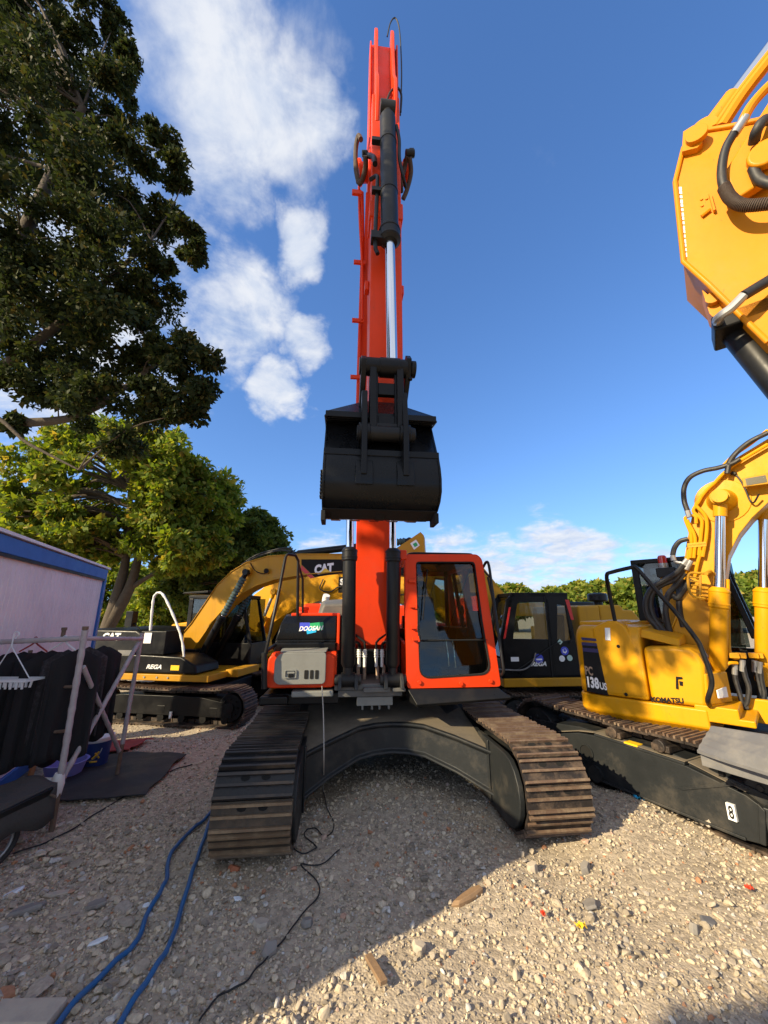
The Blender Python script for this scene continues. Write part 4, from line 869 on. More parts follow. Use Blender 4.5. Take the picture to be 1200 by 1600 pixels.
    for pts in ([(1098, 870), (1104, 835), (1103, 808), (1088, 790), (1092, 782), (1104, 766), (1116, 755), (1128, 742), (1150, 724), (1200, 694)],
                [(1092, 868), (1096, 830), (1096, 812), (1084, 800), (1086, 792), (1092, 784), (1098, 772)],
                [(1078, 872), (1080, 838), (1072, 815), (1072, 808), (1086, 806), (1088, 818)], [(1084, 872), (1086, 840), (1076, 818), (1074, 812)],
                [(1068, 905), (1074, 880), (1076, 860)], [(1086, 900), (1090, 880), (1096, 860)], [(1128, 730), (1146, 712), (1172, 694), (1200, 672)]):
        pipes.tube([X(x, y, h) for x, y in pts], .018, 8, k=4)
    for y0 in (850, 852): pipes.box(h - .02, -.40, X(1104, y0, h).y, X(1074, y0, h).y, X(1090, y0, h).z - .02, X(1090, y0, h).z + .015)
    pipes.build('boom_pipes', 'yellow', R)
    def hose(name, pts, r, mat='rubber', pl=-.5):
        hb = MB(); hb.tube([X(p[0], p[1], p[2] if len(p) > 2 else pl) for p in pts], r, 10); return hb.build(name, mat, R)
    hose('boom_hose', [(1074, 798), (1069, 782), (1069, 762), (1078, 746), (1098, 736), (1122, 731), (1144, 724), (1156, 717)], .026)
    hose('boom_hose', [(1136, 740), (1140, 722), (1152, 706), (1172, 690), (1200, 676)], .026)
    hose('boom_hose', [(1075, 842), (1062, 846), (1054, 856), (1051, 868)], .026)
    for k, pts in enumerate(([(1068, 882), (1056, 896), (1036, 908), (1018, 920), (1009, 940), (1012, 962), (1026, 980), (1040, 1000), (1046, 1004)],
                             [(1066, 890), (1054, 905), (1034, 914), (1020, 926), (1016, 944), (1022, 966), (1036, 984), (1050, 1002)],
                             [(1070, 895), (1056, 915), (1044, 930), (1040, 955), (1046, 985), (1052, 1002)], [(1080, 905), (1066, 925), (1058, 935), (1050, 930), (1042, 935)],
                             [(1070, 900), (1062, 925), (1062, 955), (1068, 980)])):
        hose('supply_hose', [(x, y, -.52 + .03 * k) for x, y in pts], .03)
    for a_, b_ in (((1074, 798), (1077, 808)), ((1051, 868), (1053, 876)), ((1066, 884), (1074, 874)), ((1072, 890), (1080, 876))): hf = MB(); hf.cyl(X(*a_, -.5), X(*b_, -.5), .027, n=10); hf.build('hose_fitting', 'steel', R)
    hf = MB(); hf.tube([X(1053, 874, -.5), X(1056, 878, -.5), X(1066, 880, -.5)], .018, 8); hf.build('hose_fitting', 'steel', R)
    vm = MB(); a = X(1160, 1025, -.5)
    for px, lx in ((1150, -.5), (1160, -.46), (1180, -.2), (1187, -.16)):
        p0 = X(px, 1025, lx); vm.box(p0.x - .04, p0.x + .04, p0.y - .03, p0.y + .05, p0.z - .02, p0.z + .03)
    p0 = X(1136, 1030, -.52); vm.tube([X(1137, 905, -.52), X(1138, 960, -.5), X(1139, 1015, -.48), X(1146, 1028, -.48), X(1154, 1028, -.48)], .018, 8, k=3); vm.tube([X(1134, 1040, -.55), X(1140, 1036, -.55), X(1152, 1036, -.5)], .018, 8)
    vm.build('manifold', 'yellow', R, .006)
    for k, pts in enumerate(([(1148, 1040), (1149, 1060), (1156, 1085), (1162, 1104), (1170, 1106)], [(1160, 1035), (1164, 1055), (1170, 1075), (1168, 1095), (1164, 1104)], [(1179, 1036), (1184, 1060), (1188, 1080), (1184, 1100), (1172, 1106)], [(1187, 1038), (1190, 1065), (1194, 1085), (1190, 1098), (1178, 1108)])):
        hose('cylinder_hose', [(x, y, -.48 if k < 2 else -.22) for x, y in pts], .022)
        q = [X(pts[0][0], pts[0][1] - 4, -.48 if k < 2 else -.22), X(pts[0][0], pts[0][1] + 14, -.48 if k < 2 else -.22)]; f2 = MB(); f2.cyl(q[0], q[1], .025, n=10); f2.build('hose_fitting', 'steel', R)
    # handrail in front of the tool cover
    hr = MB(); v = xs - .12
    hr.tube([X(1108, 1102, xs - .02), X(1106, 1092, v), X(1112, 1070, v), X(1109, 1050, v), X(1096, 1014, v), X(1089, 1000, v), X(1060, 962, v), X(1030, 928, v), X(1006, 900, v), X(993, 886.5, v), X(985, 887, v), X(956, 894, v), X(948, 899, v), X(951, 920, xs), X(961, 971, xs + .02)], .021, 10, k=3); hr.build('handrail', 'satin', R)
    # cab beyond the boom, beacon and rear post
    cbm = MB(); cbm.px([(.45, .95), (.45, 2.25), (-.55, 2.3), (-.85, 1.5), (-.85, .95)], .22, .95)
    cbm = MB()
    for x in (.22, .92):
        cbm.px([(.40, .95), (.40, 2.45), (.32, 2.45), (.32, .95)], x, x + .05); cbm.px([(-.72, 1.5), (-.55, 2.45), (-.49, 2.45), (-.66, 1.5)], x, x + .05); cbm.px([(-.85, .95), (.4, .95), (.4, 1.35), (-.85, 1.35)], x, x + .05)
    cbm.box(.22, .97, -.55, .4, 2.42, 2.48); cbm.box(.22, .97, -.85, .4, .9, .96); cbm.box(.22, .97, .34, .4, .95, 1.7)
    cbo = cbm.build('cab', 'black', R, .01); 
    sg = MB(); sg.box(.24, .245, -.6, .34, 1.36, 2.42); sg.box(.94, .945, -.6, .34, 1.36, 2.42); sg.build('side_glass', 'dglass', cbo)
    se = MB(); se.loft([[(.42, -.3, 1.2), (.8, -.3, 1.2), (.8, -.3, 1.32), (.42, -.3, 1.32)], [(.42, .15, 1.2), (.8, .15, 1.2), (.8, .15, 1.32), (.42, .15, 1.32)]]); se.loft([[(.42, .1, 1.25), (.8, .1, 1.25), (.8, .2, 1.25), (.42, .2, 1.25)], [(.45, .2, 1.85), (.77, .2, 1.85), (.77, .28, 1.85), (.45, .28, 1.85)]]); se.build('seat', 'redmat', cbo, .04)
    bp = MB(); b0 = X(1040, 900, .15); zb = b0.z
    bp.box(b0.x - .09, b0.x + .30, b0.y - .12, b0.y + .08, zb - .02, zb + .10, 0); bp.box(b0.x - .03, b0.x + .12, b0.y - .06, b0.y + .06, 1.6, zb, 1); bp.build('rear_post', ['satin', 'ochre'], R, .01)
    be = MB(); be.lathe((b0.x - .03, b0.y, zb + .10), (b0.x - .03, b0.y, 9), [(0, .055), (.06, .055)], 16, 1); be.lathe((b0.x - .03, b0.y, zb + .16), (b0.x - .03, b0.y, 9), [(0, .05), (.08, .05), (.10, .035)], 16, 0); be.build('beacon', ['redlens', 'steel'], R)
    # folded stick and bucket outside the picture
    sm = MB(); sm.px([(-3.35, 4.45), (-2.9, 4.4), (-2.75, 3.9), (-3.0, 1.9), (-3.25, 1.9), (-3.4, 3.6)], -.35, -.07); sm.build('arm', 'yellow', R, .015)
    bk = MB(); pr = [(-3.3, 1.9), (-3.45, 1.4), (-3.3, .9), (-2.9, .65), (-2.55, .75), (-2.5, .8)]; bk.loft([[(-.7, y, z), (.28, y, z), (.28, y + .03, z + .02), (-.7, y + .03, z + .02)] for y, z in pr]); bk.px(pr + [(-2.85, 1.5)], -.72, -.69); bk.px(pr + [(-2.85, 1.5)], .27, .3); bk.build('bucket', 'satin', R, .006)
    return R, F
RIGHT, KF = right_excavator()

# rubber mat and step board lying on the yellow machine's near track
def track_mat():
    F = Frame(3.52, 4.86, 0, 27)
    b = MB(); g = []
    P = [[(1112, 1134, .93), (1150, 1140, .95), (1215, 1150, .97)], [(1100, 1152, .85), (1140, 1166, .86), (1215, 1187, .87)], [(1089, 1172, .78), (1130, 1186, .78), (1215, 1212, .78)]]
    rows = []
    for r in P: rows.append([F.Z(px, py, z) for px, py, z in r])
    w = [[F.o + Matrix.Rotation(F.yaw, 3, 'Z') @ p for p in r] for r in rows]
    fine = []
    cols = [catmull(r, 6) for r in w]
    for j in range(len(cols[0])): fine.append(catmull([c[j] for c in cols], 6))
    for row in fine:
        for i, p in enumerate(row): p.z += .006 * math.sin(i * 2.1)
    b.sheet(fine, 0, (0, 0, -.02)); return tag(b.build('rubber_mat', 'mat', None), 'grey ribbed rubber mat lying bent over the front of the yellow machine\'s track', 'mat')
track_mat()
def step_board():
    F = Frame(3.52, 4.86, 0, 27); R = thing('step_board', 'black slotted step board beneath the grey rubber mat on the right-hand track', 'step', F.o, 27)
    def zc(px, py, z): return F.Z(px, py, z)
    a = zc(1094, 1180, .74); b_ = zc(1215, 1228, .74); d = Vector((.50, .0, 0)); y0 = a.y; y1 = b_.y - .3
    m = MB(); m.box(a.x + .02, a.x + .5, y1, y0, .715, .745); m.box(a.x, a.x + .02, y1, y0, .67, .76); m.build('tread', 'mat', R, .004)
    s = MB()
    for i in range(10):
        for j in range(5):
            yy = y0 - .06 - i * (y0 - y1 - .1) / 10; s.box(a.x + .05 + j * .08, a.x + .09 + j * .08, yy - .02, yy + .02, .744, .75)
    s.build('tread_studs', 'rubber', R)
    for yy in (y0 - .05, (y0 + y1) / 2): 
        l = MB(); l.box(a.x + .1, a.x + .14, yy - .03, yy, .6, .716); l.build('bracket', 'satin', R)
step_board()

# ------------------------------------------------------------------ amber boom and stick reaching in at the top right, its machine standing outside the picture
def amber_excavator():
    F = Frame(5.25, -1.35, 0, -130)
    R = machine('excavator', 'amber excavator arm plate with hoses reaching in at the upper right, body out of view', F)
    X = lambda px, py, v=.2: F.X(px, py, v)
    pl = [(X(1085, 205)), X(1068, 222), X(1055, 285), X(1068, 410), X(1110, 448), X(1200, 540)]
    poly = [(p.y, p.z) for p in pl] + [(-3.4, 1.7), (-3.1, 1.75), (-3.6, 3.2), (-3.9, 3.9), (X(1200, 190).y, X(1200, 190).z), (X(1140, 199).y, X(1140, 199).z)]
    am = MB(); am.px(poly, -.12, .2)
    for k, pts in enumerate(([(1200, 186), (1140, 199), (1085, 208), (1068, 232), (1055, 285), (1068, 410), (1108, 446), (1200, 536)],)):
        Q = [X(*p) for p in pts]; am.tube([Vector((.205, q.y, q.z)) for q in Q], .012, 8, smooth=False)
    Q = [X(1055, 285), X(1068, 410)]; am.box(.0, .0, 0, 0, 0, 0) if False else None
    lug = [X(1066, 246), X(1068, 215), X(1084, 205), X(1096, 206), X(1098, 232), X(1090, 240)]
    am.px([(p.y, p.z) for p in lug], .2, .235)
    c = X(1089, 224); am.cyl((.23, c.y, c.z), (.26, c.y, c.z), .045, n=20)
    lug2 = [X(1096, 440), X(1108, 478), X(1122, 492), X(1140, 470)]; am.px([(p.y, p.z) for p in lug2], .02, .14); c = X(1114, 470, .14); am.cyl((.13, c.y, c.z), (.17, c.y, c.z), .03, n=16)
    armo = am.build('arm', 'amber', R, .008)
    dt = MB()
    a = X(1091, 300, .206); b = X(1110, 335, .206); c = X(1109, 305, .206)
    dt.box(.2, .222, c.y - .004, c.y + .004, b.z, c.z); dt.tube([X(1096, 338, .21), X(1110, 327, .21)], .008, 6, smooth=False)
    for p in ((1096, 312), (1097, 322), (1104, 311)): q = X(*p); dt.cyl((.2, q.y, q.z), (.206, q.y, q.z), .006, n=8)
    dt.build('plate_bracket', 'amber', armo)
    wn = MB(); Q = [X(1059, 292, .202), X(1065, 292, .202), X(1074, 402, .202), X(1068, 402, .202)]
    for i in range(16):
        t0 = i / 16; t1 = t0 + .04 + .015 * (i % 3 == 0); f = lambda t: Q[0] * (1 - t) + Q[3] * t; g = lambda t: Q[1] * (1 - t) + Q[2] * t
        wn.prism([f(t0), g(t0), g(t1), f(t1)], [v - Vector((.01, 0, 0)) for v in (f(t0), g(t0), g(t1), f(t1))])
    wn.build('worn_marking', 'white', armo)
    # boom coming down from the right to the pivot
    pv = X(1196, 250, .28)
    bm = MB(); bm.px([(pv.y - .12, pv.z - .08), (pv.y - .10, pv.z + .12), (-3.0, 5.5), (-1.8, 5.7), (-.6, 3.6), (.2, 1.7), (-.1, 1.3), (-.9, 2.8), (-2.0, 4.9), (-2.8, 4.9), (pv.y + .15, pv.z - .1)], -.17, .12); 
    for x in (-.24, .225): bm.px([(pv.y - .12, pv.z - .12), (pv.y - .13, pv.z + .06), (pv.y - .02, pv.z + .2), (-3.5, 5.1), (-3.3, 4.85), (pv.y + .16, pv.z - .06)], x, x + .05)
    bar_pin(bm, (-.26, pv.y, pv.z), (.30, pv.y, pv.z), .05); bm.build('boom', 'amber', R, .012)
    # arm cylinder over the top, bucket cylinder underneath
    e = X(1097, 205, .04); ac = MB(); t = X(1205, 68, .04); hyd_cylinder(R, t + (t - e) * 1.4, Vector((.04, e.y, e.z - .05)), .07, .04, .42, 'arm_cylinder', 'amber', 'chrome', .12)
    pp = MB(); pp.tube([X(1128, 199, .14), X(1160, 150, .14), X(1205, 92, .14)], .028, 8); pp.tube([X(1118, 200, .1), X(1155, 146, .1), X(1205, 82, .1)], .022, 8); pp.build('arm_pipes', 'amber', R)
    e = X(1117, 480, .08); t = X(1215, 598, .08); hyd_cylinder(R, e, e + (t - e) * 2.0, .058, .035, .8, 'bucket_cylinder', 'satin', 'chrome', .12, base_eye=False)
    def hose(pts, r, mat, v=.3, name='hose'):
        h = MB(); h.tube([X(p[0], p[1], p[2] if len(p) > 2 else v) for p in pts], r, 12); return h.build(name, mat, R)
    hose([(1148, 206), (1134, 232), (1128, 262), (1130, 288), (1142, 308), (1164, 320), (1215, 316)], .019, 'rubber')
    rg = MB(); pts = catmull([X(1131, 292, .3), X(1142, 310, .3), X(1164, 321, .3), X(1215, 317, .3)], 14)
    for i in range(0, len(pts) - 1): rg.cyl(pts[i], pts[i] + (pts[i + 1] - pts[i]) * .6, .025, n=14)
    rg.build('hose_sleeve', 'brownhose', R)
    ft = MB(); ft.cyl(X(1147, 210, .3), X(1164, 184, .3), .021, n=14); ft.build('hose_fitting', 'steel', R)
    pp = MB(); pp.tube([X(1160, 190, .3), X(1172, 168, .3), X(1190, 146, .3), X(1215, 122, .3)], .021, 10); pp.build('arm_pipe', 'amber', R)
    hose([(1205, 186, .3), (1192, 190, .34), (1182, 205, .34), (1178, 222, .3)], .022, 'rubber')
    hose([(1176, 262), (1184, 278), (1196, 285), (1215, 290)], .02, 'rubber')
    hose([(1215, 430, .26), (1185, 448, .28), (1162, 462, .3)], .022, 'rubber')
    ft = MB(); ft.tube([X(1163, 461, .3), X(1143, 481, .29), X(1128, 492, .28), X(1121, 500, .24), X(1126, 506, .16)], .02, 10); ft.build('hose_fitting', 'steel', R)
    bl = MB(); a = X(1130, 504, .16); bl.box(.0, .2, a.y - .04, a.y + .16, a.z - .05, a.z + .03); bl.build('valve_block', 'black', R, .01)
    # the rest of the machine, outside the picture
    track_side(R, -1.25, -.75, -1.7, 1.7, .8, ['shoerust', 'rust', 'hole'], -1); track_side(R, .75, 1.25, -1.7, 1.7, .8, ['shoerust', 'rust', 'hole'], 1)
    cf = MB(); cf.box(-.75, .75, -.9, .9, .3, .75); cf.cyl((0, 0, .7), (0, 0, .95), .6, n=32); cf.build('car_body', 'frame', R, .02)
    bd = MB(); bd.box(-1.2, 1.2, -1.0, 1.6, .95, 1.1); bd.box(-1.2, 1.2, .4, 1.7, 1.1, 1.9); bd.box(-1.2, -.35, -1.0, .4, 1.1, 1.6); bd.build('engine_housing', 'amber', R, .05)
    cb = MB(); cb.px([(-1.1, 1.1), (-1.1, 1.7), (-.85, 2.7), (.4, 2.7), (.4, 1.1)], .3, 1.2); cb.build('cab', 'black', R, .05)
    gl = MB(); gl.px([(-1.03, 1.72), (-.82, 2.6), (.3, 2.6), (.3, 1.72)], 1.2, 1.206); gl.px([(-1.03, 1.72), (-.82, 2.6), (.3, 2.6), (.3, 1.72)], .294, .3); gl.build('side_glass', 'dglass', R)
amber_excavator()

# ------------------------------------------------------------------ the row of machines behind
def left_excavator():
    F = Frame(-4.372, 9.926, -.47, 80)
    R = machine('excavator', 'ochre and black excavator seen from its side with lettered boom, left of the orange one', F)
    X = lambda px, py, v: F.X(px, py, v)
    track_side(R, -1.30, -.78, -1.9, 1.95, .77, ['shoerust', 'rust', 'hole'], -1, pitch=.17, frame_mat='black'); track_side(R, .78, 1.30, -1.9, 1.95, .77, ['shoerust', 'rust', 'hole'], 1, pitch=.17, frame_mat='black')
    tg = MB(); a = X(267, 1117, -1.28); tg.box(-1.30, -1.27, a.y - .02, a.y + .03, a.z - .06, a.z + .06); tg.build('number_plate', 'whiteplastic', R)
    cf = MB(); cf.box(-.75, .75, -.9, .9, .28, .7); cf.cyl((0, 0, .65), (0, 0, .84), .55, n=32); cf.build('car_body', 'frame', R, .02)
    dk = MB(); dk.box(-1.2, 1.2, -.95, 2.0, .84, .97); dk.box(-.5, .5, -1.2, -.9, .84, 1.0); dk.build('deck', 'ochre', R, .015)
    bt = MB()
    for px in (225, 245, 262): a = X(px, 1061, -1.2); bt.cyl((-1.215, a.y, .91), (-1.2, a.y, .91), .02, n=10)
    bt.build('bolts', 'steel', R)
    lo = MB(); lo.px([(1.95, .985), (1.95, 1.36), (.6, 1.36), (-.25, 1.33), (-.62, 1.16), (-.66, .985)], -1.2, -.35); loo = lo.build('side_panel', 'black', R, .04)
    up = MB(); up.px([(2.45, 1.0), (2.5, 1.75), (2.35, 1.88), (.95, 1.86), (.72, 1.74), (.72, 1.37), (2.0, 1.37)], -1.18, 1.15); upo = up.build('hood', 'satin', R, .05)
    e = MB(); a = X(159, 1001, -1.19); b = X(188, 995, -1.19); e.text('CAT', (-1.183, a.y, a.z), (0, -1, 0), (0, 0, 1), .17, 0, .004, .05, .12, (a - b).length); e.build('lettering_panel', 'letter', upo)
    e = MB(); a = X(228, 1045, -1.21); b = X(252, 1040, -1.21); e.text('REGA', (-1.203, a.y, a.z), (0, -1, 0), (0, 0, 1), .09, 0, .004, .03, .3, (a - b).length); e.build('lettering_panel', 'letter', loo)
    e = MB(); a = X(277, 1046, -1.2); e.box(-1.205, -1.19, a.y - .04, a.y + .16, a.z - .02, a.z + .08, 0); e.build('warning_sticker', 'plasticyellow', R); e = MB(); a = X(240, 998, -1.0); e.box(-1.21, -1.19, X(248, 990, -1.0).y, X(237, 990, -1.0).y, X(240, 1004, -1.).z, X(240, 988, -1.).z, 0); e.build('white_sticker', 'letter', R); e = MB(); a = X(190, 1021, -1.2); e.box(-1.205, -1.19, a.y - .28, a.y + .1, a.z - .03, a.z + .07, 0); e.build('grey_plate', 'mat', R)
    bx = MB(); bx.box(-1.19, -.6, X(262, 1010, -1.1).y, X(222, 1010, -1.1).y, 1.36, 1.85); bx.build('battery_box', 'black', R, .02)
    # handrail wound with white film
    h = MB(); v = -1.1; h.tube([X(235, 985, v), X(238, 950, v), X(241, 932, v), X(248, 926, v), X(256, 931, v), X(268, 955, v), X(280, 985, v), X(286, 1010, v), X(288, 1045, v), X(287, 1060, v)], lambda t: .026 + .005 * math.sin(t * 90), 10); h.build('handrail', 'white', R)
    h = MB(); h.tube([X(220, 985, v), X(212, 976, v), X(204, 970, v)], .015, 8); h.box(v - .08, v + .08, X(206, 975, v).y - .06, X(206, 975, v).y + .12, X(206, 972, v).z - .1, X(206, 955, v).z); h.build('mirror', 'black', R, .02)
    # cab on the far side of the boom
    c = MB(); c.px([(.85, .97), (.85, 2.55), (.7, 2.68), (-.5, 2.62), (-.72, 2.5), (-1.0, 1.5), (-1.0, .97)], .34, .40)
    c = MB()
    for x in (.34, 1.14):
        c.px([(.85, .97), (.85, 2.6), (.72, 2.6), (.72, .97)], x, x + .05); c.px([(-1.0, .97), (-1.0, 1.55), (-.72, 2.6), (-.64, 2.6), (-.9, 1.55), (-.9, .97)], x, x + .05); c.px([(.85, .97), (.85, 1.5), (-1.0, 1.5), (-1.0, .97)], x - .002, x + .052); c.px([(.2, 1.5), (.2, 2.6), (.28, 2.6), (.28, 1.5)], x, x + .05)
    c.box(.34, 1.19, -.75, .87, 2.58, 2.68); c.box(.34, 1.19, -1.0, .85, .95, 1.0); c.box(.34, 1.19, .80, .85, 1.0, 1.6); c.px([(-1.02, .97), (-1.02, 1.5), (-.98, 1.5), (-.98, .97)], .34, 1.19)
    co = c.build('cab', 'black', R, .02)
    g = MB(); g.box(.36, .365, -.9, .8, 1.5, 2.6); g.box(1.165, 1.17, -.9, .8, 1.5, 2.6); g.build('side_glass', 'dglass', co)
    vz = MB(); vz.px([(1.05, 2.72), (1.0, 2.76), (.3, 2.8), (.3, 2.74)], .3, 1.2); vz.build('sun_visor', 'black', co, .01)
    sc = MB(); 
    for k in range(2): sc.loft([[(.5, -.2, 1.3), (1.0, -.2, 1.3), (1.0, .2, 1.3), (.5, .2, 1.3)], [(.5, -.2, 1.4), (1.0, -.2, 1.4), (1.0, .2, 1.4), (.5, .2, 1.4)]]) if k == 0 else sc.loft([[(.52, .2, 1.4), (.98, .2, 1.4), (.98, .3, 1.4), (.52, .3, 1.4)], [(.55, .3, 2.2), (.95, .3, 2.2), (.95, .38, 2.2), (.55, .38, 2.2)]])
    sc.build('seat', 'seat', co, .04)
    # boom and its sign
    up_ = [(270, 1008), (300, 973), (340, 914), (362, 893), (385, 879), (420, 869), (470, 866), (535, 866), (604, 866)]; lo_ = [(664, 866), (640, 892), (535, 893), (470, 898), (430, 905), (400, 915), (380, 926), (355, 945), (335, 968), (300, 1018), (282, 1022)]
    nose = [(626, 852), (657, 831), (662, 836)]
    bm = MB(); bm.px([(X(x, y, -.2).y, X(x, y, -.2).z) for x, y in up_ + nose + lo_], -.2, .2)
    rim = [X(x, y, -.2) for x, y in up_]; bm.loft([[(-.225, q.y, q.z - .012), (.225, q.y, q.z - .012), (.225, q.y, q.z + .014), (-.225, q.y, q.z + .014)] for q in rim])
    rim = [X(x, y, -.2) for x, y in lo_[2:]]; bm.loft([[(-.225, q.y, q.z - .012), (.225, q.y, q.z - .012), (.225, q.y, q.z + .014), (-.225, q.y, q.z + .014)] for q in rim])
    a = X(388, 893, -.2); bm.cyl((-.30, a.y, a.z), (-.18, a.y, a.z), .11, n=20); boom = bm.build('boom', 'ochre', R, .012)
    s = MB()
    def quad(pp, m, k): s.prism([X(x, y, -.206 - k) for x, y in pp], [X(x, y, -.199) for x, y in pp], m)
    quad([(471, 874), (548, 874), (548, 893), (536, 895), (492, 902), (471, 882)], 0, 0); quad([(471, 883), (492, 902.5), (485, 904), (470, 890)], 1, .002)
    A_ = X(491, 898, -.21); B_ = X(521, 894.5, -.21); s.text('CAT', A_, B_ - A_, (0, 0, 1), .235, 2, .003, .06, 0, (B_ - A_).length)
    quad([(499, 897), (518, 894.5), (508, 887.5)], 3, .010)
    s.build('boom_sign', ['hole', 'red', 'letter', 'plasticyellow', 'greenstk'], boom); s = MB()
    quad([(641, 849), (650, 843), (656, 852), (647, 859)], 2, 0); quad([(645, 850), (650, 847), (653, 852), (648, 855)], 4, .004)
    s.build('cross_sticker', ['hole', 'red', 'letter', 'plasticyellow', 'greenstk'], boom)
    ac = X(457, 866, 0); e = X(640, 845, 0); hyd_cylinder(R, ac, e, .085, .05, .62, 'arm_cylinder', 'satin', 'steel', .12, bellows=.96)
    for dx, k in ((-.34, 0), (.34, 1)):
        hyd_cylinder(R, (dx, X(305, 1042, -.34).y, X(305, 1042, -.34).z), (dx, X(385, 894, -.34).y, X(385, 894, -.34).z), .085, .045, .53, 'boom_cylinder', 'black', 'chrome', .14, bellows=.93)
    h = MB(); h.tube([X(355, 905, -.1), X(390, 876, -.1), X(420, 864, -.1), X(440, 860, -.1), X(455, 862, -.1)], .022, 8); h.tube([X(350, 908, .02), X(392, 872, .02), X(430, 859, .02), X(452, 857, .02), X(459, 864, .02)], .022, 8); h.build('boom_hose', 'rubber', R)
    h = MB(); h.tube([X(391, 880, -.22), X(398, 891, -.22), X(408, 896, -.22), X(414, 896, -.23)], .012, 6); h.cyl(X(416, 892, -.2), X(416, 892, -.32), .06, n=16); h.build('work_lamp', 'black', R)
    # stick folded down beyond the nose
    st = MB(); st.px([(-5.0, 3.0), (-5.45, 3.55), (-5.75, 3.3), (-5.3, 2.0), (-4.9, .8), (-4.7, .85), (-4.75, 2.0)], -.15, .15); st.build('arm', 'ochre', R, .012)
    bk = MB(); pr = [(-4.7, .9), (-4.95, .6), (-4.9, .2), (-4.6, .02), (-4.2, .1), (-4.0, .2)]; bk.loft([[(-.5, y, z), (.5, y, z), (.5, y + .03, z + .03), (-.5, y + .03, z + .03)] for y, z in pr]); bk.px(pr + [(-4.4, .8)], -.52, -.48); bk.px(pr + [(-4.4, .8)], .48, .52); bk.build('bucket', 'satin', R, .01)
    rt = MB(); rt.box(-.35, .35, .0, .8, 1.0, 1.4); rt.build('boom_bay', 'black', R, .02)
    return R
left_excavator()

def middle_excavator():
    F = Frame(-3.6, 12.6, -.47, 78)
    R = machine('excavator', 'bright yellow excavator half hidden behind the lettered ochre boom', F)
    X = lambda px, py, v: F.X(px, py, v)
    for s in (-1, 1): track_side(R, min(s * 1.4, s * .85), max(s * 1.4, s * .85), -2.3, 2.2, .85, ['shoerust', 'rust', 'hole'], s, pitch=.19, slots=False)
    cf = MB(); cf.box(-.85, .85, -1, 1, .28, .75); cf.cyl((0, 0, .7), (0, 0, .95), .6, n=24); cf.box(-1.3, 1.3, -1.1, 2.3, .95, 1.1); cf.build('car_body', 'ochre', R, .02)
    hb = MB(); hb.px([(2.4, 1.1), (2.5, 1.9), (1.0, 2.1), (.3, 1.7), (-.3, 1.6), (-.4, 1.1)], -1.3, -.4); hb.box(-.4, 1.3, .9, 2.4, 1.1, 2.0); hb.build('engine_housing', 'yellow', R, .05)
    c = MB(); c.px([(.85, 1.1), (.85, 2.85), (-.6, 2.85), (-.95, 1.8), (-.95, 1.1)], .4, 1.3); c.build('cab', 'black', R, .05)
    g = MB(); g.px([(.7, 1.8), (.7, 2.7), (-.5, 2.7), (-.82, 1.8)], .392, .4); g.build('side_glass', 'dglass', R)
    up_ = [(372, 1010), (380, 965), (396, 930), (425, 908), (480, 890), (560, 880), (612, 888)]; lo_ = [(612, 945), (560, 935), (500, 938), (462, 950), (430, 970), (410, 1005), (395, 1020)]
    bm = MB(); bm.px([(X(x, y, -.25).y, X(x, y, -.25).z) for x, y in up_ + lo_], -.25, .25); q = [X(x, y, -.25) for x, y in lo_]; bm.loft([[(-.28, p.y, p.z - .02), (.28, p.y, p.z - .02), (.28, p.y, p.z + .02), (-.28, p.y, p.z + .02)] for p in q]); bo = bm.build('boom', 'yellow', R, .015)
    sg = MB(); a = X(531, 925, -.26); sg.box(-.262, -.25, a.y - .3, a.y + .05, a.z - .02, a.z + .45, 0); sg.text('S', (-.266, a.y, a.z + .2), (0, -1, 0), (0, 0, 1), .2, 1, .004, .05); sg.build('boom_sign', ['hole', 'letter'], bo)
    for dx in (-.42, .42): hyd_cylinder(R, (dx, X(398, 1000, -.42).y, X(398, 1000, -.42).z), (dx, X(428, 925, -.42).y, X(428, 925, -.42).z), .1, .05, .5, 'boom_cylinder', 'yellow', 'steel', .15)
    st = MB(); st.px([(X(612, 888, 0).y, X(612, 888, 0).z), (X(640, 880, 0).y, X(640, 880, 0).z), (-6.2, 2.2), (-5.6, .8), (-5.3, .8), (-5.5, 2.0)], -.17, .17); st.build('arm', 'yellow', R, .015)
    h = MB(); h.tube([X(505, 905, -.3), X(500, 920, -.3), X(515, 925, -.3), X(530, 917, -.3), X(545, 920, -.3)], .02, 6); h.build('boom_hose', 'rubber', R)
    bk = MB(); pr = [(-5.3, .9), (-5.6, .6), (-5.5, .15), (-5.1, 0), (-4.7, .1), (-4.5, .25)]; bk.loft([[(-.55, y, z), (.55, y, z), (.55, y + .03, z + .03), (-.55, y + .03, z + .03)] for y, z in pr]); bk.px(pr + [(-4.9, .8)], -.57, -.53); bk.px(pr + [(-4.9, .8)], .53, .57); bk.build('bucket', 'satin', R, .01)
middle_excavator()

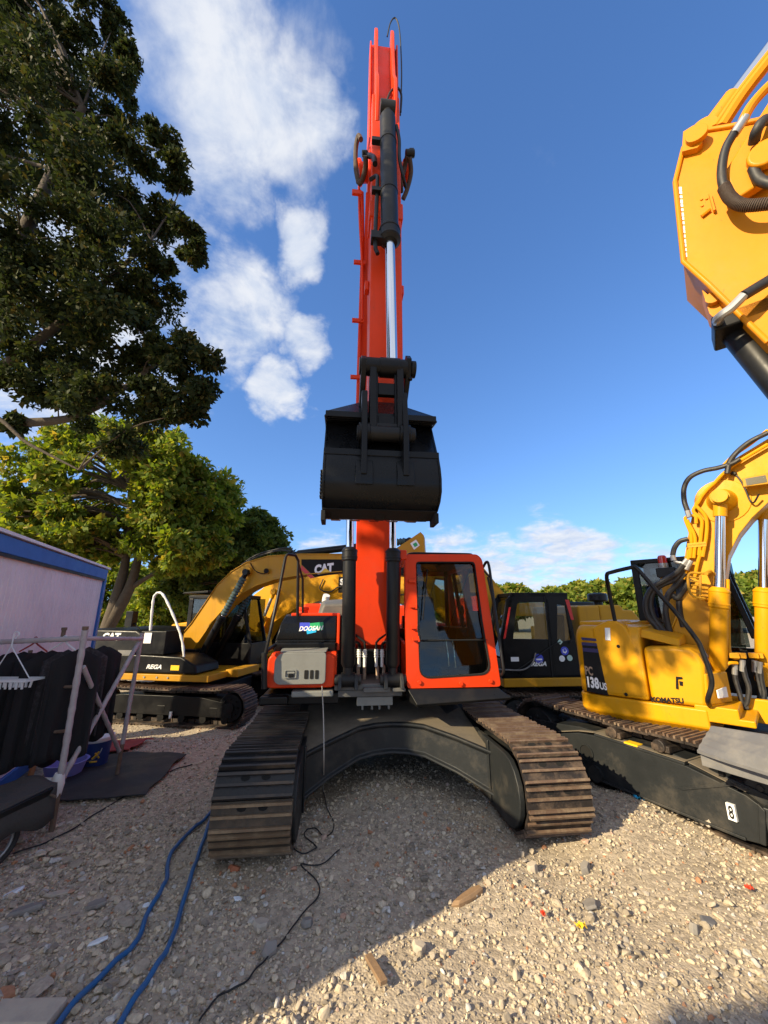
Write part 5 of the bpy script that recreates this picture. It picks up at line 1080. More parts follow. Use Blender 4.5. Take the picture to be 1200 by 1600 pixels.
def rear_excavator():
    F = Frame(4.1, 9.3, -.47, -85)
    R = machine('excavator', 'ochre excavator with black stickered cab, between the orange cab and the yellow machine', F)
    X = lambda px, py, v: F.X(px, py, v)
    for s in (-1, 1): track_side(R, min(s * 1.3, s * .78), max(s * 1.3, s * .78), -2.1, 2.0, .77, ['shoerust', 'rust', 'hole'], s, pitch=.175)
    cf = MB(); cf.box(-.8, .8, -.9, .9, .28, .7); cf.cyl((0, 0, .65), (0, 0, .86), .55, n=24); cf.build('car_body', 'frame', R, .02)
    dk = MB(); dk.box(-1.2, 1.22, -1.92, 2.0, .86, 1.02); dk.build('deck', 'ochre', R, .02)
    x0, x1 = .42, 1.2; zb = 1.025; zt = 2.62
    # cab shell with a door, its window and a rear quarter light
    side = [(-1.93, zb), (-1.93, 1.75), (-1.74, 2.52), (-1.60, zt), (-.45, zt), (-.36, 2.5), (-.33, zb)]
    c = MB()
    out = [(x1, *p) for p in [(-1.93, zb), (-1.90, 1.80), (-1.74, 2.50), (-1.60, zt), (-.92, zt), (-.88, zb)]]
    q = lambda px, py: X(px, py, x1)
    win = [q(802, 998), q(804, 975), q(808, 945), q(811, 941), q(857, 941), q(859, 999)]
    c.ring(out, win, (-.05, 0, 0))
    out2 = [(x1, *p) for p in [(-.88, zb), (-.92, zt), (-.45, zt), (-.33, zb)]]
    win2 = [q(871, 1003), q(871, 944), q(884, 946), q(893, 1000)]
    c.ring(out2, win2, (-.05, 0, 0))
    o3 = [(x0, *p) for p in [(-1.93, zb), (-1.90, 1.80), (-1.74, 2.50), (-1.60, zt), (-.45, zt), (-.33, zb)]]; w3 = [(x0, *p) for p in [(-1.8, 1.5), (-1.78, 1.85), (-1.62, 2.45), (-1.55, 2.5), (-.55, 2.5), (-.48, 1.5)]]; c.ring(o3, w3, (.05, 0, 0))
    c.box(x0, x1, -1.62, -.44, zt - .06, zt + .02); c.box(x0, x1, -1.93, -.33, zb, zb + .05); c.box(x0, x1, -1.95, -1.90, zb, zb + .35)
    for x in (x0, x1 - .07): c.loft([[(x, -1.94, zb), (x + .07, -1.94, zb), (x + .07, -1.87, zb), (x, -1.87, zb)], [(x, -1.92, 1.8), (x + .07, -1.92, 1.8), (x + .07, -1.85, 1.8), (x, -1.85, 1.8)], [(x, -1.64, zt), (x + .07, -1.64, zt), (x + .07, -1.57, zt), (x, -1.57, zt)]])
    co = c.build('cab', 'black', R, .015)
    g = MB(); g.add([v - Vector((.03, 0, 0)) for v in win], [tuple(range(6))]); g.add([v - Vector((.03, 0, 0)) for v in win2], [tuple(range(4))]); g.add([Vector(v) + Vector((.02, 0, 0)) for v in w3], [tuple(range(6))]); g.add([(x0 + .07, -1.88, 1.4), (x1 - .07, -1.88, 1.4), (x1 - .07, -1.62, 2.55), (x0 + .07, -1.62, 2.55)], [(0, 1, 2, 3)]); g.build('side_glass', 'wglass', co)
    dr = MB(); a = q(862, 1045); dr.box(x1, x1 + .012, a.y - .01, a.y + .01, zb + .02, zt - .05); h0 = q(820, 1010); dr.tube([q(800, 1050) + Vector((.02, 0, 0)), q(818, 1040) + Vector((.02, 0, 0)), q(860, 1010) + Vector((.02, 0, 0)), q(875, 1003) + Vector((.02, 0, 0))], .01, 6); dr.tube([q(892, 985) + Vector((.03, 0, 0)), q(894, 995) + Vector((.04, 0, 0)), q(889, 1006) + Vector((.03, 0, 0))], .012, 6); dr.build('door_trim', 'satin', co)
    pc = MB(); pc.tube([q(836, 1020) + Vector((.03, 0, 0)), q(830, 1036) + Vector((.05, 0, 0)), q(815, 1046) + Vector((.05, 0, 0)), q(790, 1046) + Vector((.06, 0, 0)), q(775, 1045) + Vector((.06, 0, 0))], .014, 6); pc.build('hanging_cord', 'mat', co)
    s = MB()
    def disc(px, py, r, m): a = q(px, py); s.cyl((x1 + .0, a.y, a.z), (x1 + .006 + .001 * m, a.y, a.z), r, n=24, m=m)
    disc(842, 1029, .088, 2); disc(842, 1029, .078, 1); a = q(842, 1029); s.box(x1 + .007, x1 + .0105, a.y - .06, a.y + .06, a.z - .03, a.z + .0, 0)
    disc(882, 1017, .08, 3); a = q(882, 1017); s.cyl((x1, a.y, a.z), (x1 + .0105, a.y, a.z), .05, n=5, m=0); s.cyl((x1, a.y, a.z + .012), (x1 + .0115, a.y, a.z + .012), .032, n=5, m=3)
    disc(878, 1029, .058, 0); disc(890, 1028, .055, 4)
    a = q(875, 1003); s.cyl((x1, a.y, a.z), (x1 + .006, a.y, a.z), .055, n=4, m=4); a = q(806, 1030); s.box(x1, x1 + .006, a.y - .1, a.y + .06, a.z - .04, a.z + .04, 0)
    a = q(830, 1041); b = q(854, 1042); s.text('REGA', (x1 + .004, a.y, a.z), (0, 1, 0), (0, 0, 1), .085, 0, .004, .03, .3, abs(a.y - b.y)); s.build('door_stickers', ['letter', 'cyanstk', 'bluestk', 'bluestk', 'mint'], co)
    for k in (0, 1):
     rd = MB()
     if k: rd.loft([[(x1 - .02, -.50, 2.5), (x1 + .004, -.50, 2.5), (x1 + .004, -.42, 2.5), (x1 - .02, -.42, 2.5)], [(x1 - .02, -.42, 2.1), (x1 + .004, -.42, 2.1), (x1 + .004, -.36, 2.1), (x1 - .02, -.36, 2.1)]])
     else: rd.loft([[(x1 - .02, -1.86, 1.75), (x1 + .004, -1.86, 1.75), (x1 + .004, -1.82, 1.75), (x1 - .02, -1.82, 1.75)], [(x1 - .02, -1.70, 2.35), (x1 + .004, -1.70, 2.35), (x1 + .004, -1.66, 2.35), (x1 - .02, -1.66, 2.35)]])
     rd.build('red_stripe', 'red', co)
    st = MB(); st.loft([[(.6, -.95, 1.4), (1.05, -.95, 1.4), (1.05, -.5, 1.4), (.6, -.5, 1.4)], [(.6, -.95, 1.52), (1.05, -.95, 1.52), (1.05, -.5, 1.52), (.6, -.5, 1.52)]]); st.loft([[(.62, -.62, 1.5), (1.03, -.62, 1.5), (1.03, -.5, 1.5), (.62, -.5, 1.5)], [(.66, -.5, 2.2), (1.0, -.5, 2.2), (1.0, -.42, 2.2), (.66, -.42, 2.2)]]); st.build('seat', 'seat', co, .04)
    hd = MB(); hd.box(-.9, 1.15, -.22, .25, 1.04, 2.38); hd.px([(.26, 1.04), (.26, 2.40), (.75, 2.40), (.80, 2.3), (1.0, 2.3), (1.15, 2.1), (1.35, 1.9), (1.35, 1.04)], -1.1, 1.12); hd.px([(1.36, 1.04), (1.36, 1.95), (1.9, 1.9), (2.0, 1.7), (2.0, 1.04)], -1.15, 1.15); hd.build('engine_housing', 'ochre', R, .04)
    ex = MB(); a = X(933, 930, .7); ex.lathe((.7, a.y, 2.40), (.7, a.y, 9), [(0, .09), (.07, .09), (.08, .17), (.10, .2), (.22, .2), (.25, .17), (.26, .1)], 24); ex.build('air_cleaner', 'satin', R)
    up_ = [(803, 950), (791, 931), (771, 906), (752, 882), (725, 869), (690, 867), (655, 872)]; lo_ = [(655, 900), (700, 905), (740, 925), (762, 955), (785, 1000), (800, 1000)]
    bm = MB(); bm.px([(X(x, y, .2).y, X(x, y, .2).z) for x, y in up_ + lo_], -.2, .2); bo = bm.build('boom', 'ochre', R, .012)
    bs = MB(); a = [X(x, y, .206) for x, y in ((672, 884), (712, 884), (718, 898), (676, 895))]; bs.prism(a, [v - Vector((.008, 0, 0)) for v in a], 0); u = X(680, 894, .21); w = X(706, 895.5, .21); bs.text('CAT', u, w - u, (0, 0, 1), .13, 1, .003, .05, 0, (w - u).length); bs.build('boom_sign', ['hole', 'letter'], bo)
    for dx in (-.34, .34): hyd_cylinder(R, (dx, -1.55, 1.1), (dx, X(735, 900, .34).y, X(735, 900, .34).z), .085, .045, .55, 'boom_cylinder', 'black', 'chrome', .14)
    sk = MB(); y_ = X(655, 886, 0).y; z_ = X(655, 886, 0).z; sk.px([(y_ + .1, z_ + .2), (y_ - .3, z_ + .1), (y_ - .4, z_ - .5), (y_ + .4, .9), (y_ + .6, .95), (y_ + .1, z_ - .4)], -.15, .15); sk.build('arm', 'ochre', R, .012)
    bk = MB(); pr = [(y_ + .5, .95), (y_ + .25, .6), (y_ + .3, .2), (y_ + .6, .02), (y_ + 1.0, .1), (y_ + 1.2, .2)]; bk.loft([[(-.5, y, z), (.5, y, z), (.5, y + .03, z + .03), (-.5, y + .03, z + .03)] for y, z in pr]); bk.px(pr + [(y_ + .8, .8)], -.52, -.48); bk.px(pr + [(y_ + .8, .8)], .48, .52); bk.build('bucket', 'satin', R, .01)
    hr = MB(); hr.tube([(1.1, -2.6, 1.0), (1.15, -2.5, 1.0), (1.2, -2.0, .98)], .03, 8); hr.build('step_rail', 'ochre', R)
rear_excavator()

def far_excavator():
    F = Frame(7.2, 15.5, -.47, -70)
    R = machine('excavator', 'small far yellow excavator seen through the window of the black cab', F)
    for s in (-1, 1): track_side(R, min(s * 1.3, s * .8), max(s * 1.3, s * .8), -1.9, 1.9, .8, ['shoerust', 'rust', 'hole'], s, pitch=.2, slots=False)
    cf = MB(); cf.box(-.8, .8, -.9, .9, .28, .7); cf.cyl((0, 0, .65), (0, 0, .9), .55, n=24); cf.box(-1.2, 1.2, -1.2, 2.0, .9, 1.05); cf.build('car_body', 'frame', R, .02)
    hb = MB(); hb.box(-1.2, 1.2, .3, 2.1, 1.06, 2.0); hb.box(-1.2, -.4, -.9, .3, 1.06, 1.7); hb.build('engine_housing', 'yellow', R, .06)
    c = MB(); c.px([(.25, 1.06), (.25, 2.6), (-1.1, 2.6), (-1.4, 1.8), (-1.4, 1.06)], .35, 1.2); c.build('cab', 'black', R, .05)
    bm = MB(); bm.px([(.1, 1.5), (-.5, 2.2), (-1.4, 2.6), (-3.6, 2.5), (-4.6, 2.1), (-4.6, 1.9), (-3.4, 2.1), (-1.5, 2.1), (-.6, 1.6), (-.2, 1.2)], -.2, .2); bm.build('boom', 'yellow', R, .02)
    st = MB(); st.px([(-4.2, 2.35), (-4.7, 2.25), (-4.3, .5), (-4.0, .5)], -.15, .15); st.build('arm', 'yellow', R, .02)
far_excavator()

# ------------------------------------------------------------------ site cabin along the left edge
def site_cabin():
    far = Vector((-4.78, 6.7, 0)); d = Vector((.366, -.93, 0)).normalized(); L = 6.2; yaw = math.degrees(math.atan2(d.y, d.x)) + 90   # local -y runs along d
    R = thing('site_cabin', 'lilac white site cabin with blue frame beside the drying rack', 'cabin', far, yaw)
    W = 2.4; H = 2.5
    # local: y from -L to 0 along the wall, x from -W to 0
    w = MB(); w.box(-W + .03, -.03, -L + .03, -.03, .12, H - .16)
    n = 62
    for i in range(n):
        y = -L + .15 + i * (L - .3) / n; w.box(-.03, -.027, y, y + .012, .14, H - .18); 
    w.build('wall_panel', 'lilac', R)
    r = MB(); r.box(-W, 0, -L, 0, H - .17, H - .01); rr = r.build('top_rail', 'blue', R, .006)
    r = MB(); r.box(-.012, .004, -L + .1, -.1, H - .205, H - .175); r.build('drip_edge', 'satin', R)
    r = MB(); r.box(-W, 0, -L, 0, .0, .13); r.build('base_rail', 'blue', R, .006)
    for x in (-W, -.1):
        for y in (-L, -.1): p = MB(); p.box(x - .003, x + .103, y - .003, y + .103, .13, H - .17); p.build('corner_post', 'blue', R, .004)
    rf = MB(); rf.loft([[(-W - .03, -L - .03, H), (.03, -L - .03, H), (.03, .03, H), (-W - .03, .03, H)], [(-W - .03, -L - .03, H + .03), (.03, -L - .03, H + .03), (.03, .03, H + .03), (-W - .03, .03, H + .03)], [(-W + .5, -L + .2, H + .07), (-.5, -L + .2, H + .07), (-.5, -.2, H + .07), (-W + .5, -.2, H + .07)]]); rf.build('roof', 'white', R)
site_cabin()

# ------------------------------------------------------------------ drying rack of wrapped scaffold tube, with what hangs from it
def at(px, py, Y): return WORLD.Y(px, py, Y)
A0 = gpt(80, 1302); A1 = at(133, 985, A0.y)            # near right leg
B0 = gpt(182, 1215); B1 = at(222, 990, B0.y)           # far right leg
C1 = at(0, 1003, 3.78); C1 = Vector((C1.x - .02, 3.80, 1.52))
def drying_rack():
    R = thing('drying_rack', 'drying rack of scaffold tubes wound with grey film, clothes hung on it', 'clothes rack', (A0.x, A0.y, 0)); o = Vector((A0.x, A0.y, 0))
    def pole(name, pts, r, mat='pole', smooth=False, wrap=True):
        b = MB(); P = [Vector(p) - o for p in pts]
        if wrap:
            Q = []
            for a, c in zip(P, P[1:]):
                k = max(4, int((c - a).length / .035)); Q += [a + (c - a) * i / k for i in range(k)]
            Q.append(P[-1]); b.tube(Q, lambda t: r * (1 + .07 * math.sin(t * 70) + .04 * math.sin(t * 190)), 12, smooth=False)
        else: b.tube(P, r, 10, smooth=smooth)
        return b.build(name, mat, R)
    f = lambda t: A0 + (A1 - A0) * t
    pole('leg', [f(.20), f(1.0)], .026); pole('leg', [f(-.03), f(.215)], .022, 'pipe', wrap=False)
    g = lambda t: B0 + (B1 - B0) * t
    pole('leg', [g(.22), g(1.0)], .023); pole('leg', [g(-.03), g(.24)], .021, 'pipe', wrap=False)
    pole('leg', [at(6, 1206, 4.0), at(33, 1092, 4.0), at(48, 1016, 4.0)], .018, 'pipe', wrap=False)
    top = A1 + Vector((0, -.03, -.07)); e = at(222, 998, B0.y)
    pole('top_bar', [C1, top], .023); pole('top_bar', [top, e], .021)
    pole('brace', [at(130, 1042, A0.y + .03), at(186, 1173, B0.y - .05)], .021); pole('brace', [at(216, 1005, B0.y - .06), at(98, 1216, A0.y + .06)], .023)
    for a, b_ in (((25, 1149), (104, 1142)), ((55, 1074), (118, 1073))): pole('rung', [at(*a, 3.98), at(*b_, A0.y + .02)], .014, 'pipe', wrap=False)
    pole('bottom_bar', [at(52, 1222, 3.9), at(92, 1220, A0.y + .02)], .03, 'white'); 
    kn = MB(); c = at(88, 1228, A0.y); kn.lathe(c - o + Vector((-.01, 0, -.12)), c - o + Vector((.02, 0, .2)), [(0, .03), (.05, .05), (.14, .055), (.22, .035)], 12); kn.build('film_wrap', 'white', R)
    for p in ((100, 985), (133, 984)):
        s = at(*p, A0.y + (.5 if p[0] < 120 else 0)) - o; m = MB(); m.cyl(s - Vector((0, 0, .1)), s + Vector((0, 0, .03)), .02, n=12); m.cyl(s + Vector((0, 0, .0)), s + Vector((0, 0, .03)), .026, n=12); m.build('tube_end', 'pipe', R)
drying_rack()
def garment(name, label, cat, top_l, top_r, drop, mat, flare=.04, thick=.09, neck=True, seed=0, group=None):
    """a shirt or coat hung over a bar: folded cloth front and back joined at the shoulders"""
    rnd = random.Random(seed); L = Vector(top_l); Rr = Vector(top_r); ax = (Rr - L); W = ax.length; ax.normalize(); nn = Vector((ax.y, -ax.x, 0)); b = MB(); NR, NC = 14, 22; grids = []
    ph = [rnd.uniform(0, 6.28) for _ in range(4)]
    for s in (1, -1):
        g = []
        for j in range(NR + 1):
            t = j / NR; row = []
            for i in range(NC + 1):
                u = i / NC * 2 - 1; w = W / 2 * (1 + flare * t); sh = -.11 * abs(u) ** 1.1 * (1 - t) - (.035 * max(0, 1 - abs(u) * 4) if s > 0 else .01) * (1 - t)
                fold = .022 * math.sin(u * 9 + ph[0] + t * 1.5) * min(1, t * 3) + .012 * math.sin(u * 17 + ph[1]) * t
                off = s * (thick / 2) * math.sqrt(max(0, 1 - u * u * .98)) * min(1, .35 + t * 2) + fold
                z = -drop * t + sh + .025 * math.sin(u * 4 + ph[2]) * t
                row.append((L + Rr) / 2 + ax * (u * w) + nn * off + Vector((0, 0, z)))
            g.append(row)
        b.sheet(g if s > 0 else [list(reversed(r)) for r in g])
        grids.append(g)
    o = b.build(name, mat); m = o.modifiers.new('thickness', 'SOLIDIFY'); m.thickness = .006; return tag(o, label, cat, group)
GC = 'dark clothes hung on the drying rack'
bar = lambda t: C1 + (A1 + Vector((0, -.03, -.07)) - C1) * t
bar2 = lambda t: (A1 + Vector((0, -.03, -.07))) * (1 - t) + at(222, 998, B0.y) * t
dz = Vector((0, .02, -.06))
def hung(i, c, w, drop, mat, lab, yaw):
    a = Vector((math.cos(yaw), math.sin(yaw), 0)) * w / 2; garment('garment', lab, 'clothing', c - a, c + a, drop, mat, seed=i, group=GC)
for i, (t, w, drop, yaw, m, lab) in enumerate((
        (-.04, .34, .84, .25, 'cloth', 'black garment at the far left end of the rack, behind the white peg airer'), (.16, .38, .98, .9, 'cloth', 'black garment turned edge-on right behind the hook of the white peg airer'),
        (.34, .36, .88, .35, 'cloth', 'black shirt hung on the rack just right of the white peg airer'), (.52, .40, 1.0, .75, 'cloth', 'long black coat hung from the red hanger'),
        (.68, .34, .90, .30, 'patcloth', 'dark speckled garment left of the near wrapped leg'), (.86, .38, .96, .8, 'cloth', 'black garment hung on the rack beside the near wrapped leg'))):
    hung(i + 1, bar(t) + dz + Vector((-.02 * (i % 2), .15, -.035)), w, drop, m, lab, yaw)
hung(11, bar2(.22) + Vector((-.17, .14, -.08)), .34, .84, 'patcloth', 'dark patterned garment hung behind the crossed braces', .55)
hung(12, bar2(.50) + Vector((-.19, .12, -.07)), .36, .93, 'cloth', 'black jacket between the crossed braces and the far wrapped leg', .9)
def hook(c, w, mat, lab):
    b = MB(); b.tube([c + Vector((0, 0, .0)), c + Vector((.012, 0, .03)), c + Vector((0, 0, .052)), c + Vector((-.02, 0, .04))], .004, 6); b.tube([c + Vector((-w, 0, -.08)), c + Vector((-w * .3, 0, -.025)), c, c + Vector((w * .3, 0, -.025)), c + Vector((w, 0, -.08))], .007, 6)
    tag(b.build('hanger', mat), lab, 'hanger', 'coat hangers on the drying rack')
hook(bar(.42) + Vector((0, .02, -.02)), .13, 'redmat', 'red coat hanger carrying the long black coat')
hook(bar(.78) + Vector((0, .02, -.02)), .12, 'whiteplastic', 'pale coat hanger beside the near wrapped leg')
def peg_airer():
    c = bar(.22) + Vector((0, -.05, 0)); R = thing('peg_airer', 'white plastic peg airer hanging in front of the black clothes', 'clothes airer', c)
    z = at(0, 1060, c.y).z - c.z; x0 = at(-22, 1060, c.y).x - c.x; x1 = at(56, 1060, c.y).x - c.x
    h = MB(); h.tube([Vector((.02, 0, .03)), Vector((.045, 0, .06)), Vector((.03, 0, .085)), Vector((0, 0, .07)), Vector((0, 0, -.04))], .006, 8); h.tube([Vector((0, 0, -.04)), Vector((x0 * .75, 0, z))], .0045, 6); h.tube([Vector((0, 0, -.04)), Vector((x1 * .8, 0, z))], .0045, 6); h.build('hook', 'whiteplastic', R)
    f = MB()
    f.ring([(x0, -.10, z), (x1, -.10, z), (x1, .10, z), (x0, .10, z)], [(x0 + .015, -.085, z), (x1 - .015, -.085, z), (x1 - .015, .085, z), (x0 + .015, .085, z)], (0, 0, -.018)); f.box(x0 + .016, x1 - .016, -.006, .006, z - .016, z - .002); f.build('airer_frame', 'whiteplastic', R)
    for i in range(9):
        for y in (-.093, .0): 
            x = x0 + .03 + i * (x1 - x0 - .06) / 8; p = MB(); a = random.uniform(-.3, .3); T = Matrix.Translation((x, y, z - .02)) @ Matrix.Rotation(a, 4, 'Z') @ Matrix.Rotation(a * .6, 4, 'X')
            p.box(-.007, -.001, -.006, .006, -.055, 0, 0, T); p.box(.001, .007, -.006, .006, -.055, 0, 0, T); p.box(-.008, .008, -.005, .005, -.022, -.014, 0, T); p.build('peg', 'whiteplastic', R)
peg_airer()
# things on the ground by the rack
def pail():
    c = gpt(146, 1196); R = thing('paint_pail', 'dark blue plastic pail with yellow print and a white rim, by the crossed braces', 'pail', c)
    h = at(146, 1148, c.y).z - c.z; r = .155
    b = MB(); b.lathe((0, 0, 0), (0, 0, 1), [(0, r * .86), (.015, r * .88), (h * .80, r), (h * .80, r + .012), (h * .84, r + .012)], 28, 0); b.build('bucket_body', 'pail', R)
    k = MB(); k.lathe((0, 0, h * .84), (0, 0, 9), [(0, r + .01), (h * .05, r + .02), (h * .14, r + .02), (h * .16, r + .005), (h * .16, r - .02), (h * .10, r - .025)], 28); k.build('rim', 'white', R); k = MB(); k.lathe((0, 0, .0), (0, 0, 9), [(0, r * .88), (.018, r * .895)], 28); k.build('base_ring', 'white', R)
    p = MB()
    for j, (a0, z0, a1, z1) in enumerate(((-1.15, .12, -.75, .19), (-1.0, .18, -.7, .12), (-1.3, .09, -.8, .085))):
        P = []
        for i in range(7): t = i / 6; a = a0 + (a1 - a0) * t; z = z0 + (z1 - z0) * t; rr = r * (.86 + .14 * z / (h * .8)) + .004; P.append(Vector((rr * math.cos(a), rr * math.sin(a), z)))
        p.tube(P, .010, 6)
    p.build('yellow_mark', 'yellowprint', R)
    w = MB(); w.tube([Vector((r * math.cos(a) * 1.05, -r * .9 - .02 * math.sin(a * 2), h * .7 - .14 * math.sin(a))) for a in np.linspace(0, math.pi, 9)], .005, 6); w.build('wire_handle', 'steel', R)
pail()
def basin():
    c = gpt(98, 1217); b = MB(); h = .16; r = .2; b.lathe((0, 0, .005), (0, 0, 9), [(0, r * .72), (.01, r * .76), (h, r), (h + .012, r + .02), (h + .012, r - .005), (.03, r * .74), (.02, r * .5)], 30)
    o = b.build('wash_basin', 'basin', loc=c); tag(o, 'lilac blue plastic basin on the black sheet behind the near leg', 'basin')
basin()
def flat_sheet(name, corners, mat, label, cat, lift, nu=14, nv=10, amp=.012):
    c = [gpt(*p) for p in corners]; g = []
    for j in range(nv + 1):
        row = []
        for i in range(nu + 1):
            u, v = i / nu, j / nv; p = c[0] * (1 - u) * (1 - v) + c[1] * u * (1 - v) + c[2] * u * v + c[3] * (1 - u) * v
            p = p + Vector((.02 * math.sin(v * 11 + u * 3), .02 * math.sin(u * 13), 0)); p.z = float(ground_z(p.x, p.y)) + lift + amp * (math.sin(u * 17 + v * 5) * .5 + math.sin(v * 19 - u * 7) * .5 + 1); row.append(p)
        g.append(row)
    b = MB(); b.sheet(g, 0, (0, 0, -.01)); return tag(b.build(name, mat), label, cat)
flat_sheet('ground_sheet', [(40, 1262), (226, 1252), (288, 1182), (110, 1180)], 'tarp', 'black plastic sheet spread on the gravel under the rack', 'sheet', .03)
flat_sheet('ground_mat', [(140, 1183), (200, 1177), (238, 1151), (165, 1151)], 'redmat', 'faded red mat on the gravel behind the blue pail', 'mat', .045)
def wood_stick():
    a = gpt(47, 1214); b = MB(); t = at(60, 1172, a.y + .15); b.tube([a, t], .03, 8, smooth=False); c = b.build('wooden_post', 'orangewood'); tag(c, 'orange wooden post leaning against the cabin wall', 'post')
    b = MB(); a = gpt(56, 1205) + Vector((0, .1, 0)); t = at(56, 1133, a.y); d = (t - a).normalized(); w = Vector((.045, 0, 0)); b.prism([a - w, a + w, t + w * .8 - d * .06, t, t - w * .8 - d * .06], [p + Vector((0, .02, 0)) for p in (a - w, a + w, t + w * .8 - d * .06, t, t - w * .8 - d * .06)]); tag(b.build('pale_board', 'white'), 'pale pointed board standing behind the rack rung', 'board')
wood_stick()
def hand_cart():
    c = gpt(10, 1345); c.y = 3.30; c.x = -2.86; c.z = float(ground_z(c.x, c.y)); R = thing('hand_cart', 'old hand cart with a rubber tyre at the left edge of the yard', 'cart', c, -20); R.scale = (.6, .6, .6)
    w = MB(); P = [Vector((.02, .26 * math.cos(a), .27 + .26 * math.sin(a))) for a in np.linspace(0, 2 * math.pi, 33)]
    t = MB(); t.tube(P, .035, 10, smooth=False); t.build('tyre', 'tyre', R)
    r = MB(); P2 = [Vector((.02, .215 * math.cos(a), .27 + .215 * math.sin(a))) for a in np.linspace(0, 2 * math.pi, 33)]; r.tube(P2, .02, 8, smooth=False)
    for i in range(8): a = i * math.pi / 4; r.cyl((.02, 0, .27), (.02, .21 * math.cos(a), .27 + .21 * math.sin(a)), .006, n=6)
    r.cyl((-.08, 0, .27), (.08, 0, .27), .03, n=12); r.build('wheel_rim', 'steel', R)
    f = MB(); f.tube([(-.1, .5, .62), (-.1, 0, .5), (-.1, -.35, .42), (-.1, -.55, .12)], .017, 8); f.tube([(.1, .5, .62), (.1, 0, .5), (.1, -.3, .44)], .017, 8); f.tube([(-.08, 0, .27), (-.1, .02, .5)], .014, 8); f.tube([(.08, 0, .27), (.1, .02, .5)], .014, 8); f.tube([(-.3, .5, .62), (.25, .5, .62)], .016, 8); f.tube([(-.3, -.3, .05), (-.1, -.35, .42)], .014, 8); f.build('cart_frame', 'pipe', R)
    b = MB(); b.loft([[(-.45, -.25, .44), (.12, -.25, .44), (.12, .45, .52), (-.45, .45, .52)], [(-.52, -.32, .62), (.18, -.32, .62), (.18, .52, .72), (-.52, .52, .72)]]); b.build('tray', 'satin', R, .02)
    # cloth over it
    T = Matrix.Translation(c) @ Matrix.Rotation(math.radians(-20), 4, 'Z') @ Matrix.Scale(.6, 4); g = []
    for j in range(17):
        v = j / 16; row = []
        for i in range(21):
            u = i / 20; x = -.55 + .80 * u; y = -.38 + .95 * v; z = .66 + .10 * v + .02 * math.sin(u * 8 + v * 5)
            ov = max(0, u - .86) / .14; x = x - ov * .07; z -= ov ** 1.2 * (.40 + .07 * math.sin(v * 9)); 
            ov2 = max(0, .12 - v) / .12; y += ov2 * .06; z -= ov2 * (.10 + .05 * math.sin(u * 11))
            row.append(T @ Vector((x, y, z)))
        g.append(row)
    b = MB(); b.sheet(g); o = b.build('draped_cloth', 'greycloth', angle=80); m = o.modifiers.new('thickness', 'SOLIDIFY'); m.thickness = .012; tag(o, 'dark grey cloth draped over the old hand cart', 'cloth')
hand_cart()

# ------------------------------------------------------------------ hoses, cables and cords on the ground
def ground_line(name, pix, r, mat, label, cat, lift=None):
    P = [gpt(px, py, 0, (r * 1.1 if lift is None else lift)) for px, py in pix]; Q = catmull(P, 8)
    for i, q in enumerate(Q): q.z = float(ground_z(q.x, q.y)) + r + (.016 if r > .01 else .009) + .003 * math.sin(i * .9); q.x += .002 * math.sin(i * .7)
    b = MB(); b.tube(Q, r, 10, smooth=False); return tag(b.build(name, mat), label, cat)
ground_line('air_hose', [(60, 1660), (112, 1588), (180, 1520), (212, 1488), (226, 1450), (248, 1412), (259, 1385), (263, 1350), (280, 1325), (306, 1293), (330, 1268), (345, 1240), (352, 1215)], .0135, 'bluehose', 'blue air hose, the left one of the two on the gravel', 'hose')
ground_line('air_hose', [(160, 1660), (205, 1588), (245, 1530), (266, 1490), (280, 1440), (295, 1390), (308, 1345), (320, 1310), (327, 1285), (334, 1262)], .0135, 'bluehose', 'blue air hose, the right one running along the dark track', 'hose')
ground_line('power_cable', [(-30, 1352), (30, 1335), (95, 1308), (150, 1276), (205, 1243), (260, 1213), (300, 1196)], .006, 'cable', 'thin black cable crossing the gravel from the left edge to the black sheet', 'cable')
ground_line('power_cable', [(505, 1240), (512, 1275), (522, 1295), (510, 1315), (490, 1302), (475, 1312), (494, 1332), (470, 1340), (452, 1322)], .0045, 'cable', 'black cable lying in loops on the gravel beside the dark track', 'cable')
ground_line('power_cable', [(530, 1338), (500, 1362), (470, 1360), (500, 1395), (470, 1432), (440, 1470), (408, 1505), (380, 1540), (340, 1565), (310, 1610)], .0045, 'cable', 'black cable half buried in gravel running to the bottom edge', 'cable')
def cord():
    F = DOO; a = F.Y(503, 1072, -1.42); W = lambda v: F.o + Matrix.Rotation(F.yaw, 3, 'Z') @ v; P = [W(a), W(F.Y(505, 1110, -1.5)), W(F.Y(506, 1150, -1.6)), W(F.Y(506, 1190, -1.68)), gpt(505, 1242, 0, .03)]
    b = MB(); b.tube(P, .006, 6); tag(b.build('hanging_cord', 'cord'), 'thin pale cord hanging from the grey door to the gravel', 'cord')
cord()

